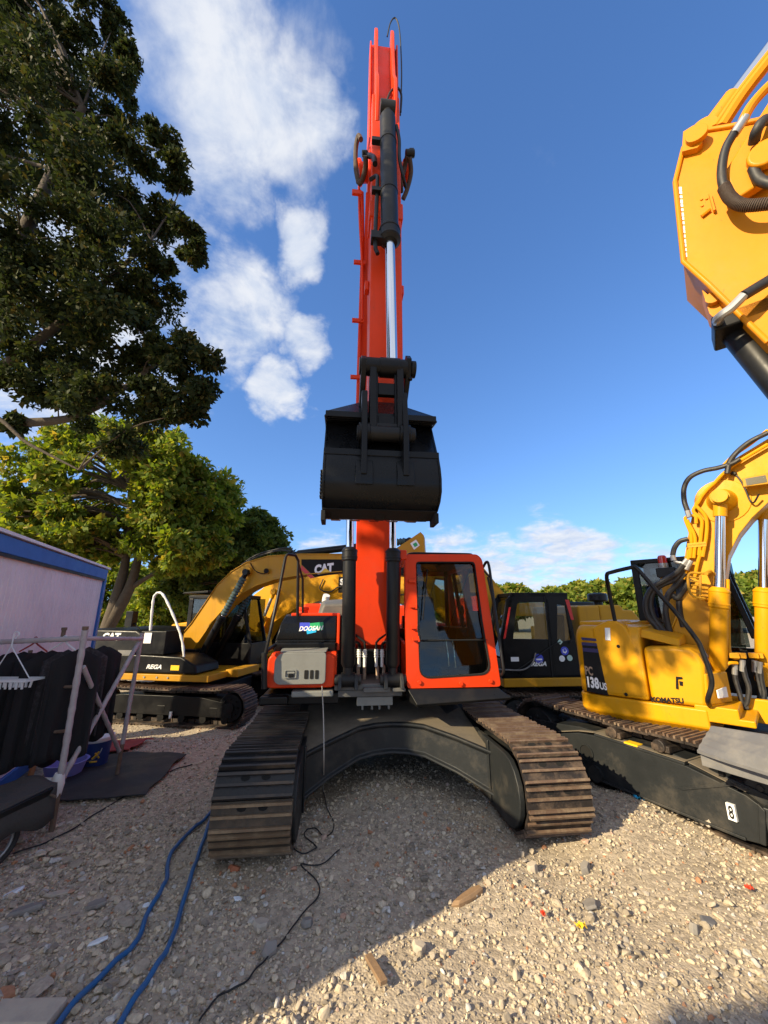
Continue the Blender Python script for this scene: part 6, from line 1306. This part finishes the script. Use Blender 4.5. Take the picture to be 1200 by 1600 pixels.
# ------------------------------------------------------------------ trees
def leaf_material(name, stops, trans=.30):
    m = bpy.data.materials.new(name); nt, n, l, p = nodes_of(m)
    g = n.new('ShaderNodeNewGeometry'); cr = n.new('ShaderNodeValToRGB'); l.new(g.outputs['Random Per Island'], cr.inputs[0])
    el = cr.color_ramp.elements; el[0].position = stops[0][0]; el[0].color = (*stops[0][1], 1); el[1].position = stops[-1][0]; el[1].color = (*stops[-1][1], 1)
    for pos, c in stops[1:-1]: e = el.new(pos); e.color = (*c, 1)
    l.new(cr.outputs[0], p.inputs['Base Color']); p.inputs['Roughness'].default_value = .6; p.inputs['Specular IOR Level'].default_value = .15
    t = n.new('ShaderNodeBsdfTranslucent'); hs = n.new('ShaderNodeHueSaturation'); hs.inputs['Hue'].default_value = .485; hs.inputs['Saturation'].default_value = 1.15; hs.inputs['Value'].default_value = 1.5
    l.new(cr.outputs[0], hs.inputs['Color']); l.new(hs.outputs[0], t.inputs[0]); mx = n.new('ShaderNodeMixShader'); mx.inputs[0].default_value = trans
    l.new(p.outputs[0], mx.inputs[1]); l.new(t.outputs[0], mx.inputs[2]); l.new(mx.outputs[0], n['Material Output'].inputs[0]); return m
M['leaf'] = leaf_material('camphor_leaves', [(0, (.016, .026, .009)), (.55, (.029, .043, .013)), (.85, (.050, .062, .017)), (1, (.09, .074, .02))])
M['leaf_light'] = leaf_material('light_green_leaves', [(0, (.07, .12, .022)), (.5, (.155, .215, .034)), (.85, (.26, .29, .05)), (1, (.34, .26, .06))], .45)  # lightest of the leaf tones, varied leaf by leaf
M['leaf_mid'] = leaf_material('mid_green_leaves', [(0, (.04, .07, .018)), (.5, (.08, .12, .025)), (1, (.14, .16, .035))], .38)  # mid green leaf tones, between the other two
def crown_mesh(name, clumps, per, size, mat, rng, parent, droop=.25):
    """clumps: (centre, radius); leaf-sized kites scattered through each clump"""
    C = np.repeat(np.array([c for c, r in clumps], float), per, 0); Rr = np.repeat(np.array([r for c, r in clumps], float), per)
    n = len(C); d = rng.normal(size=(n, 3)); d /= np.linalg.norm(d, axis=1)[:, None]; rad = rng.random(n) ** .5
    ctr = C + d * (Rr * rad)[:, None] * np.array([1, 1, .72])
    a = d + rng.normal(size=(n, 3)) * .7; a[:, 2] -= droop; a /= np.linalg.norm(a, axis=1)[:, None]
    b = np.cross(a, rng.normal(size=(n, 3))); b /= np.linalg.norm(b, axis=1)[:, None] + 1e-9
    s = size * np.clip(np.exp(rng.normal(size=n) * .32), .45, 1.9)[:, None]; nn = np.cross(a, b)
    v = np.empty((n, 4, 3)); v[:, 0] = ctr - a * s * .55; v[:, 1] = ctr + b * s * .30 + nn * s * .10; v[:, 2] = ctr + a * s * .6; v[:, 3] = ctr - b * s * .30 + nn * s * .10
    me = bpy.data.meshes.new(name); me.vertices.add(n * 4); me.vertices.foreach_set('co', v.reshape(-1)); me.loops.add(n * 4); me.loops.foreach_set('vertex_index', np.arange(n * 4, dtype=np.int32)); me.polygons.add(n); me.polygons.foreach_set('loop_start', np.arange(0, n * 4, 4, dtype=np.int32)); me.update(calc_edges=True); me.validate()
    me.materials.append(M[mat]); o = bpy.data.objects.new(name, me); COL.objects.link(o); o.parent = parent; return o
def tree(label, base, blobs, trunk, per, size, mat, seed, limb_r=.05, group='trees round the yard', name='tree', every=3, keep=None):
    """blobs: (centre, radii, clump count, clump radius); trunk: list of (points, r0, r1), world coordinates"""
    rng = np.random.default_rng(seed); base = Vector(base); R = thing(name, label, 'tree', base, 0, group); clumps = []; limbs = MB()
    for pts, r0, r1 in trunk: limbs.tube([Vector(p) - base for p in pts], lambda t, a=r0, b=r1: a + (b - a) * t, 12)
    anchors = [Vector(p) - base for pts, r0, r1 in trunk for p in catmull(pts, 4)[len(catmull(pts, 4)) // 3:]]
    k = 0
    for c, rr, cnt, cr in blobs:
        for _ in range(cnt):
            d = rng.normal(size=3); d /= np.linalg.norm(d); q = rng.uniform(.25, 1.0) ** .45
            p = np.array(c) + d * np.array(rr) * q
            if keep is not None and not keep(p): continue
            pl = Vector(p) - base; clumps.append((tuple(pl), cr * rng.uniform(.6, 1.25))); k += 1
            if k % every == 0:
                a = min(anchors, key=lambda w: (w - pl).length + max(0, w.z - pl.z) * 1.5); mid = (a + pl) / 2 + Vector((rng.normal() * .12, rng.normal() * .12, .12 * (pl - a).length)); r = limb_r * min(1.6, .35 + (pl - a).length / 4)
                limbs.tube([a, mid, pl], lambda t, r=r: r * (1 - .8 * t), 6, k=3)
    limbs.build('trunk', 'bark', R, angle=60); crown_mesh('crown', clumps, per, size, mat, rng, R); return R
BIG = []
for px, py, Y, r, fl in ((30, 40, 6.6, 1.7, 1), (150, 50, 6.3, .75, 1), (188, 25, 6.2, .42, 1), (60, 190, 6.4, 1.7, 1), (195, 165, 6.1, .62, 1), (228, 95, 6.1, .22, .8), (262, 215, 6.0, .36, .9), (170, 290, 6.1, 1.1, 1), (285, 268, 6.0, .30, .9), (240, 325, 6.0, .48, .9),
                         (50, 400, 6.2, 1.6, 1), (190, 415, 6.1, .95, 1), (300, 372, 5.9, .34, .9), (322, 395, 5.9, .2, .8), (252, 425, 6.0, .42, .9), (70, 530, 6.1, 1.2, 1), (195, 520, 6.0, .8, 1), (275, 530, 5.9, .42, 1), (312, 575, 5.9, .42, 1), (328, 625, 5.9, .26, .8),
                         (235, 610, 6.0, .55, 1), (140, 625, 6.0, .55, .9), (285, 640, 5.9, .3, .8), (60, 590, 6.1, .6, .9), (190, 690, 6.0, .35, .7), (25, 660, 6.0, .12, .4), (-160, 180, 6.2, 2.3, .8), (-170, 460, 6.2, 2.0, .8), (-60, 0, 6.6, 2.2, .8)):
    c = at(px - (22 if px > 140 and py < 150 else 8 if px > 140 else 0), py, Y); r *= .92; BIG.append(((c.x, c.y, c.z), (r, r * 1.3, r), max(3, int(23 * r * r ** .75 * fl + 3)), min(.46, .16 + .25 * r)))
# big dark camphor over the left edge; its trunk stands outside the picture behind the cabin
tree('tall dark leafy tree filling the upper left of the picture', (-8.4, 5.6, 0),
     BIG,
     [([(-8.4, 5.6, -.1), (-8.2, 5.7, 2.0), (-7.7, 5.9, 5.0), (-7.3, 6.1, 9.0), (-6.9, 6.2, 13.0)], .30, .07), ([(-8.0, 5.8, 3.6), (-6.8, 6.0, 4.8), (-5.4, 6.2, 5.2), (-4.2, 6.3, 6.4)], .12, .03), ([(-7.7, 5.9, 5.0), (-6.2, 6.0, 6.7), (-4.6, 6.0, 8.9)], .12, .03), ([(-8.2, 5.7, 4.0), (-6.6, 5.6, 4.9), (-5.7, 5.7, 4.4), (-4.9, 5.8, 4.0)], .05, .012)],
     290, .086, 'leaf', 3, .026, every=8)
# the next tree of the row, beside the camera: outside the picture, its crown shades the yard
tree('leafy tree of the same row standing beyond the near end of the cabin', (-6.1, .2, 0),
     [((-5.3, .15, 8.3), (1.7, 1.7, 2.0), 105, .5), ((-7.2, .8, 8.6), (1.8, 2.0, 2.2), 70, .6), ((-4.9, -.8, 6.4), (.9, .8, .7), 18, .36)],
     [([(-6.1, .2, -.1), (-6.1, .2, 3.0), (-5.9, .2, 6.0), (-5.6, .2, 9.2)], .24, .06)], 170, .12, 'leaf', 5, .04)
tree('unseen slender tree added to shade the lower right gravel', (-5.6, -3.5, 0), [((-4.90, -2.62, 4.3), (.5, .12, .15), 22, .14)], [([(-5.6, -3.5, -.1), (-5.4, -3.2, 2.4), (-4.9, -2.7, 4.3)], .07, .02)], 150, .11, 'leaf', 6, .02)  # out of view, added only for the shadow of its crown on the gravel
# sunlit tree behind the cabin
tree('sunlit yellow green tree with forked trunk behind the site cabin', (-9.1, 13.0, -.47),
     [((-9.6, 13.0, 6.2), (3.9, 2.6, 2.3), 140, .48), ((-6.9, 13.0, 5.6), (1.6, 1.8, 1.4), 80, .5), ((-12.6, 13.0, 4.6), (2.2, 2.0, 1.2), 70, .5), ((-6.9, 13.0, 3.9), (1.5, 1.4, .8), 48, .42), ((-10.5, 12.4, 4.0), (2.6, 1.5, .6), 50, .45)],
     [([(-9.1, 13.0, -.6), (-9.0, 13.0, 1.0), (-8.85, 13.0, 2.2), (-8.75, 13.0, 3.6), (-9.0, 13.0, 6.0)], .26, .08), ([(-8.95, 13.0, 1.3), (-8.45, 13.0, 2.6), (-8.25, 13.0, 4.0), (-7.6, 13.0, 5.8)], .20, .06), ([(-8.5, 13.0, 2.5), (-7.6, 13.0, 3.1), (-6.6, 13.0, 3.5)], .09, .03)],
     200, .165, 'leaf_light', 9, .07)
tree('dark rounded tree between the sunlit tree and the lettered boom', (-5.9, 16.5, -.47), [((-5.85, 16.5, 4.3), (1.55, 1.4, 1.75), 110, .5), ((-7.4, 16.0, 3.2), (1.6, 1.2, 1.2), 60, .5)], [([(-5.9, 16.5, -.6), (-5.9, 16.5, 2.0), (-5.9, 16.5, 4.5)], .2, .06)], 190, .17, 'leaf_mid', 13, .05)
for i, (x, y, s, lab) in enumerate(((-9.6, 18.5, 1.0, 'low green tree seen below the sunlit crown beside its trunk'), (-14.5, 20, 1.25, 'green tree in the gap left of the forked trunk'))):
    tree(lab, (x, y, -.47), [((x, y, 2.1 * s), (2.2 * s, 1.5 * s, 1.5 * s), 90, .5 * s)], [([(x, y, -.6), (x + .1, y, 1.0), (x, y, 2.6 * s)], .16, .05)], 130, .21, 'leaf_light', 21 + i, .05)
def far_trees():
    spots = [(11.5, 44, 1.0, 'far green treetop just right of the orange cab roof'), (15.5, 47, 1.05, 'far green treetop above the black cab'), (19.0, 43, .95, 'far green treetop above the far ochre engine housing'), (23.5, 45, 1.1, 'far green treetop inside the handrail loop of the yellow machine'), (27.5, 42, 1.15, 'bushy far tree left of the black supply hoses'), (32, 44, 1.2, 'far green tree behind the red beacon post'), (37.0, 43, 1.2, 'far green tree between the two yellow boom cylinders'), (43.5, 46, 1.3, 'far green tree at the right edge beyond the boom cylinders'), (7.0, 46, .9, 'far green tree hidden mostly by the orange cab')]
    proto = None
    for i, (x, y, s, lab) in enumerate(spots):
        if proto is None:
            proto = tree(lab, (x, y, -.47), [((x, y, 2.9), (2.7, 2.2, 1.7), 110, .75), ((x + 1.2, y, 2.2), (2.2, 1.6, 1.2), 50, .6)], [([(x, y, -.6), (x, y, 1.5), (x + .1, y, 3.2)], .25, .08)], 90, .42, 'leaf_light', 33, .08, 'far trees beyond the yard')
            continue
        r = proto.copy(); COL.objects.link(r); r.location = (x, y, -.47); r.rotation_euler = (0, 0, i * 1.1); r.scale = (s * 1.1, s * 1.1, s); r['label'] = lab
        for ch in proto.children:
            c = ch.copy(); COL.objects.link(c); c.parent = r
far_trees()

# ------------------------------------------------------------------ ground
def ground():
    def axis(lo, hi, a, b, fine, n):
        mid = np.arange(a, b + 1e-6, fine); left = a - (a - lo) * (np.linspace(1, 0, n, endpoint=False)) ** 2.4; right = b + (hi - b) * (np.linspace(0, 1, n + 1)[1:]) ** 2.4; return np.concatenate([left, mid, right])
    xs = axis(-400, 400, -6, 6, .06, 26); ys = axis(-300, 700, .5, 9, .06, 26); X, Y = np.meshgrid(xs, ys); Z = ground_z(X, Y); nx, ny = len(xs), len(ys)
    v = np.stack([X, Y, Z], -1).reshape(-1, 3); i = np.arange(nx * ny).reshape(ny, nx); f = np.stack([i[:-1, :-1], i[:-1, 1:], i[1:, 1:], i[1:, :-1]], -1).reshape(-1, 4)
    me = bpy.data.meshes.new('ground'); me.vertices.add(len(v)); me.vertices.foreach_set('co', v.reshape(-1)); me.loops.add(f.size); me.loops.foreach_set('vertex_index', f.reshape(-1).astype(np.int32)); me.polygons.add(len(f)); me.polygons.foreach_set('loop_start', np.arange(0, f.size, 4, dtype=np.int32)); me.polygons.foreach_set('use_smooth', np.ones(len(f), bool)); me.update(calc_edges=True)
    o = bpy.data.objects.new('ground', me); COL.objects.link(o); o['kind'] = 'structure'
    m = bpy.data.materials.new('crushed_stone_ground'); nt, n, l, p = nodes_of(m); tc = n.new('ShaderNodeTexCoord')
    vo = n.new('ShaderNodeTexVoronoi'); vo.inputs['Scale'].default_value = 34; l.new(tc.outputs['Object'], vo.inputs['Vector'])
    v2 = n.new('ShaderNodeTexVoronoi'); v2.inputs['Scale'].default_value = 75; l.new(tc.outputs['Object'], v2.inputs['Vector'])
    cr = n.new('ShaderNodeValToRGB'); sp = n.new('ShaderNodeSeparateColor'); l.new(vo.outputs['Color'], sp.inputs[0]); l.new(sp.outputs[0], cr.inputs[0]); e = cr.color_ramp.elements
    e[0].color = (.25, .205, .15, 1); e[1].color = (.48, .40, .295, 1)
    nz = n.new('ShaderNodeTexNoise'); nz.inputs['Scale'].default_value = 1.1; nz.inputs['Detail'].default_value = 6; l.new(tc.outputs['Object'], nz.inputs['Vector'])
    mx = n.new('ShaderNodeMix'); mx.data_type = 'RGBA'; mr = n.new('ShaderNodeMapRange'); l.new(nz.outputs['Fac'], mr.inputs[0]); mr.inputs[1].default_value = .4; mr.inputs[2].default_value = .7; mr.inputs[4].default_value = .55; l.new(mr.outputs[0], mx.inputs[0]); l.new(cr.outputs[0], mx.inputs[6]); mx.inputs[7].default_value = (.41, .335, .235, 1); l.new(mx.outputs[2], p.inputs['Base Color'])
    ad = n.new('ShaderNodeMath'); ad.operation = 'ADD'; l.new(vo.outputs['Distance'], ad.inputs[0]); l.new(v2.outputs['Distance'], ad.inputs[1])
    b = n.new('ShaderNodeBump'); b.invert = True; b.inputs['Strength'].default_value = .35; b.inputs['Distance'].default_value = .012; l.new(ad.outputs[0], b.inputs['Height']); l.new(b.outputs[0], p.inputs['Normal']); p.inputs['Roughness'].default_value = .9
    me.materials.append(m)
ground()
def gravel():
    """loose stones over the whole near yard, one uncountable mass"""
    rng = np.random.default_rng(4); import bmesh
    def base(sub):
        out = []
        for k in range(10):
            bm = bmesh.new(); bmesh.ops.create_icosphere(bm, subdivisions=sub, radius=1); v = np.array([q.co[:] for q in bm.verts]); f = np.array([[x.index for x in q.verts] for q in bm.faces]); bm.free()
            # facets: cut the ball with random planes
            for _ in range(9):
                d = rng.normal(size=3); d /= np.linalg.norm(d); h = rng.uniform(.38, .72); s = v @ d; v = v - np.outer(np.maximum(s - h, 0), d)
            out.append((v * rng.uniform(.75, 1.25, 3) * np.array([1, 1, .75]), f))
        return out
    def scatter(n, xfun, rmed, rsig, rmax, sub, flat=.8):
        shapes = base(sub); P = xfun(n); n = len(P); r = np.minimum(rmed * np.exp(rng.normal(size=n) * rsig), rmax); z = ground_z(P[:, 0], P[:, 1]) + r * rng.uniform(-.1, .55, n)
        V = []; Fc = []; o = 0; which = rng.integers(0, len(shapes), n)
        for k, (v, f) in enumerate(shapes):
            idx = np.where(which == k)[0]; m = len(idx)
            if not m: continue
            q = rng.normal(size=(m, 4)); q /= np.linalg.norm(q, axis=1)[:, None]; w, x, y, zz = q.T
            Rm = np.stack([1 - 2 * (y * y + zz * zz), 2 * (x * y - zz * w), 2 * (x * zz + y * w), 2 * (x * y + zz * w), 1 - 2 * (x * x + zz * zz), 2 * (y * zz - x * w), 2 * (x * zz - y * w), 2 * (y * zz + x * w), 1 - 2 * (x * x + y * y)], -1).reshape(m, 3, 3)
            vv = np.einsum('mij,vj->mvi', Rm, v) * r[idx][:, None, None]; vv[..., 2] *= flat; vv += np.stack([P[idx, 0], P[idx, 1], z[idx]], -1)[:, None, :]
            V.append(vv.reshape(-1, 3)); Fc.append((f[None] + (np.arange(m) * len(v))[:, None, None] + o).reshape(-1, 3)); o += m * len(v)
        return np.concatenate(V), np.concatenate(Fc)
    def fan(y0, y1, dens_pow):
        def f(n):
            p = raw(int(n * 1.5)); q = np.sin(p[:, 0] * 2.3 + 1.1) * np.sin(p[:, 1] * 1.9 + .3) + .6 * np.sin(p[:, 0] * 5.1 - p[:, 1] * 3.7) + .5 * np.sin(p[:, 0] * 9.7 + p[:, 1] * 7.9) - .8 * sstep(.6, 1.6, p[:, 0]) * sstep(3.9, 3.3, p[:, 1])
            return p[rng.random(len(p)) < np.clip(.70 + .32 * q, .34, 1)]
        def raw(n):
            u = rng.random(n); y = (y0 ** dens_pow + (y1 ** dens_pow - y0 ** dens_pow) * u) ** (1 / dens_pow); x = rng.uniform(-1.12, 1.12, n) * (y + .5); return np.stack([x, y], -1)
        return f
    parts = [scatter(14500, fan(1.9, 3.9, 1.2), .0110, .46, .034, 2), scatter(36000, fan(1.9, 5.2, 1.2), .0078, .35, .018, 1), scatter(27000, fan(3.8, 9.5, 1.1), .0125, .45, .036, 1), scatter(190, fan(1.9, 6.5, 1.1), .022, .3, .038, 2)]
    # rubble strip at the lower left
    def left(n): y = rng.uniform(2.0, 3.6, n); x = rng.uniform(-1.05, -.45, n) * (y + .25); return np.stack([x, y], -1)
    parts.append(scatter(520, left, .026, .45, .075, 2, .42))
    V = []; Fc = []; o = 0
    for v, f in parts: V.append(v); Fc.append(f + o); o += len(v)
    V = np.concatenate(V); Fc = np.concatenate(Fc)
    me = bpy.data.meshes.new('gravel'); me.vertices.add(len(V)); me.vertices.foreach_set('co', V.reshape(-1)); me.loops.add(Fc.size); me.loops.foreach_set('vertex_index', Fc.reshape(-1).astype(np.int32)); me.polygons.add(len(Fc)); me.polygons.foreach_set('loop_start', np.arange(0, Fc.size, 3, dtype=np.int32)); me.polygons.foreach_set('use_smooth', np.zeros(len(Fc), bool)); me.update(calc_edges=True)
    ob = bpy.data.objects.new('gravel', me); COL.objects.link(ob); tag(ob, 'loose crushed stone covering the yard', 'gravel', kind='stuff')
    m = bpy.data.materials.new('gravel_stones'); nt, n, l, p = nodes_of(m); g = n.new('ShaderNodeNewGeometry'); cr = n.new('ShaderNodeValToRGB'); l.new(g.outputs['Random Per Island'], cr.inputs[0]); el = cr.color_ramp.elements; cr.color_ramp.interpolation = 'LINEAR'
    st = [(0, (.21, .178, .138)), (.25, (.36, .30, .22)), (.5, (.51, .42, .295)), (.72, (.61, .505, .36)), (.86, (.33, .28, .225)), (.955, (.55, .53, .48)), (.965, (.42, .20, .10)), (.985, (.36, .17, .09)), (1, (.66, .64, .6))]
    el[0].position = 0; el[0].color = (*st[0][1], 1); el[1].position = 1; el[1].color = (*st[-1][1], 1)
    for pos, c in st[1:-1]: e = el.new(pos); e.color = (*c, 1)
    tc = n.new('ShaderNodeTexCoord'); nz = n.new('ShaderNodeTexNoise'); nz.inputs['Scale'].default_value = 60; nz.inputs['Detail'].default_value = 5; l.new(tc.outputs['Object'], nz.inputs['Vector'])
    mr = n.new('ShaderNodeMapRange'); l.new(nz.outputs['Fac'], mr.inputs[0]); mr.inputs[1].default_value = .3; mr.inputs[2].default_value = .75; mr.inputs[3].default_value = .78; mr.inputs[4].default_value = 1.15
    mx = n.new('ShaderNodeVectorMath'); mx.operation = 'SCALE'; l.new(cr.outputs[0], mx.inputs[0]); l.new(mr.outputs[0], mx.inputs['Scale']); l.new(mx.outputs[0], p.inputs['Base Color']); p.inputs['Roughness'].default_value = .85
    b = n.new('ShaderNodeBump'); b.inputs['Strength'].default_value = .35; b.inputs['Distance'].default_value = .006; l.new(nz.outputs['Fac'], b.inputs['Height']); l.new(b.outputs[0], p.inputs['Normal']); me.materials.append(m)
gravel()
# single pieces lying about that one could pick out
def chunk(px, py, sx, sy, sz, yaw, mat, name, label, cat, tilt=0.0, seed=0):
    rnd = random.Random(seed + px); p = gpt(px, py); n = rnd.choice((5, 6, 7)); a0 = rnd.random() * 6; pts = []
    for i in range(n): a = a0 + 2 * math.pi * i / n; k = rnd.uniform(.75, 1.1); pts.append((math.cos(a) * sx * k, math.sin(a) * sy * k))
    b = MB(); b.loft([[(x * .9, y * .9, -sz * .5) for x, y in pts], [(x, y, sz * rnd.uniform(-.1, .15)) for x, y in pts], [(x * .86 + .006, y * .84, sz * .5 + rnd.uniform(-.1, .1) * sz) for x, y in pts]])
    T = Matrix.Rotation(math.radians(yaw), 4, 'Z') @ Matrix.Rotation(tilt, 4, 'X'); b.xf(T); o = b.build(name, mat, None, .004, 25); o.location = p + Vector((0, 0, .006 + sz * .22)); o.rotation_euler = (rnd.uniform(-.35, .35), rnd.uniform(-.35, .35), 0); return tag(o, label, cat)
chunk(733, 1403, .13, .045, .035, 25, 'wood', 'wood_offcut', 'brown wood offcut lying where shade meets sunlit gravel', 'wood', seed=1)
b = MB(); a = gpt(575, 1503, 0, .03); c = gpt(600, 1550, 0, .03); d = (c - a).normalized(); s = Vector((-d.y, d.x, 0)) * .02; b.prism([a - s, a + s, c + s, c - s], [q + Vector((0, 0, .02)) for q in (a - s, a + s, c + s, c - s)]); tag(b.build('wood_stick', 'wood', None, .003), 'short flat brown stick on the sunlit gravel at the bottom', 'wood')
for px, py, sx, sy, sz, yaw, mat, lab in ((915, 1362, .06, .04, .06, 40, 'slab', 'dark angular stone right of the rusty track on sunlit gravel'), (832, 1362, .05, .035, .05, 10, 'stone', 'tan angular stone in front of the rusty track'), (655, 1482, .05, .045, .045, 0, 'stone', 'rounded pale stone on the edge of the sunlit gravel'), (922, 1422, .07, .05, .02, 60, 'slab', 'flat grey stone shard lying in the sunlit gravel'),
    (408, 1447, .055, .045, .04, 20, 'stone', 'pale stone between the hoses and the sunlit patch'), (480, 1443, .04, .04, .04, 0, 'slab', 'grey cube-like stone beside the buried cable'), (420, 1485, .06, .045, .035, 50, 'slab', 'grey stone left of the buried cable'), (366, 1361, .05, .03, .035, 5, 'brick', 'reddish stone lying against the front of the dark track'),
    (152, 1480, .07, .028, .012, 20, 'whiteplastic', 'white tile shard on the rubble by the left hose'), (227, 1428, .03, .022, .012, 50, 'whiteplastic', 'small white scrap beside the left blue hose'), (40, 1425, .11, .06, .03, 30, 'slab', 'large flat grey slab in the rubble at the left edge'), (150, 1415, .10, .05, .025, -20, 'slab', 'flat grey slab in the rubble, right of the largest slab'), (90, 1398, .09, .03, .02, 15, 'stone', 'long pale shard in the rubble below the cable'), (20, 1395, .07, .035, .02, 35, 'whiteplastic', 'white plaster shard at the left edge by the cart'),
    (372, 1405, .035, .025, .012, 10, 'whiteplastic', 'white fragment in front of the dark track'), (1065, 1272, .05, .035, .04, 0, 'white', 'white stone against the yellow machine\'s track beam'), (1108, 1450, .055, .04, .02, 10, 'mat', 'grey scrap of ribbed rubber on sunlit gravel'), (1085, 1462, .03, .025, .05, 0, 'slab', 'dark stone beside the ribbed rubber scrap')):
    chunk(px, py, sx, sy, sz, yaw, mat, 'stone' if mat in ('stone', 'slab', 'brick', 'white') else 'shard', lab, 'stone' if mat in ('stone', 'slab', 'brick', 'white') else 'shard')
def scrap(px, py, L, W, mat, lab):
    c = gpt(px, py, 0, .045); g = [[c + Vector((-L + 2 * L * i / 6, -W + 2 * W * j / 3, .012 * math.sin(i * 1.7 + j))) for i in range(7)] for j in range(4)]; b = MB(); b.sheet(g, 0, (0, 0, -.003)); tag(b.build('plastic_scrap', mat), lab, 'litter')
scrap(910, 1470, .03, .014, 'plasticyellow', 'yellow plastic scrap on the sunlit gravel'); scrap(1172, 1395, .022, .012, 'plasticred', 'red plastic scrap on the gravel near the right edge'); scrap(850, 1444, .012, .015, 'plasticred', 'tiny pink red scrap amid the sunlit gravel')
def torn_bag():
    c = gpt(1125, 1308, 0, .03); rnd = random.Random(3); g = []
    for j in range(7):
        g.append([c + Vector((-.12 + .24 * i / 8, -.06 + .14 * j / 6, .05 * math.sin(i * 1.1) * math.sin(j * .9) + rnd.uniform(0, .035) + .03)) for i in range(9)])
    b = MB(); b.sheet(g, 0, (0, 0, -.004)); tag(b.build('torn_bag', 'stone', None, 0, 20), 'crumpled cream bag under the end of the yellow machine\'s track', 'litter')
    c = gpt(1005, 1265, 0, .02); b = MB(); g = [[c + Vector((-.06 + .12 * i / 5, -.03 + .06 * j / 3, .02 * math.sin(i * 2 + j * 3))) for i in range(6)] for j in range(4)]; b.sheet(g, 0, (0, 0, -.004)); tag(b.build('plastic_scrap', 'cyanstk'), 'blue plastic scrap beside the yellow machine\'s track beam', 'litter')
    a = gpt(-20, 1604); d = gpt(85, 1610); b = MB(); n = Vector((0, .06, 0)); b.prism([a - n, d - n, d + n, a + n], [q + Vector((0, 0, .06)) for q in (a - n, d - n, d + n, a + n)]); tag(b.build('concrete_edge', 'stone', None, .008), 'pale concrete edging strip at the bottom left corner', 'edging')
torn_bag()
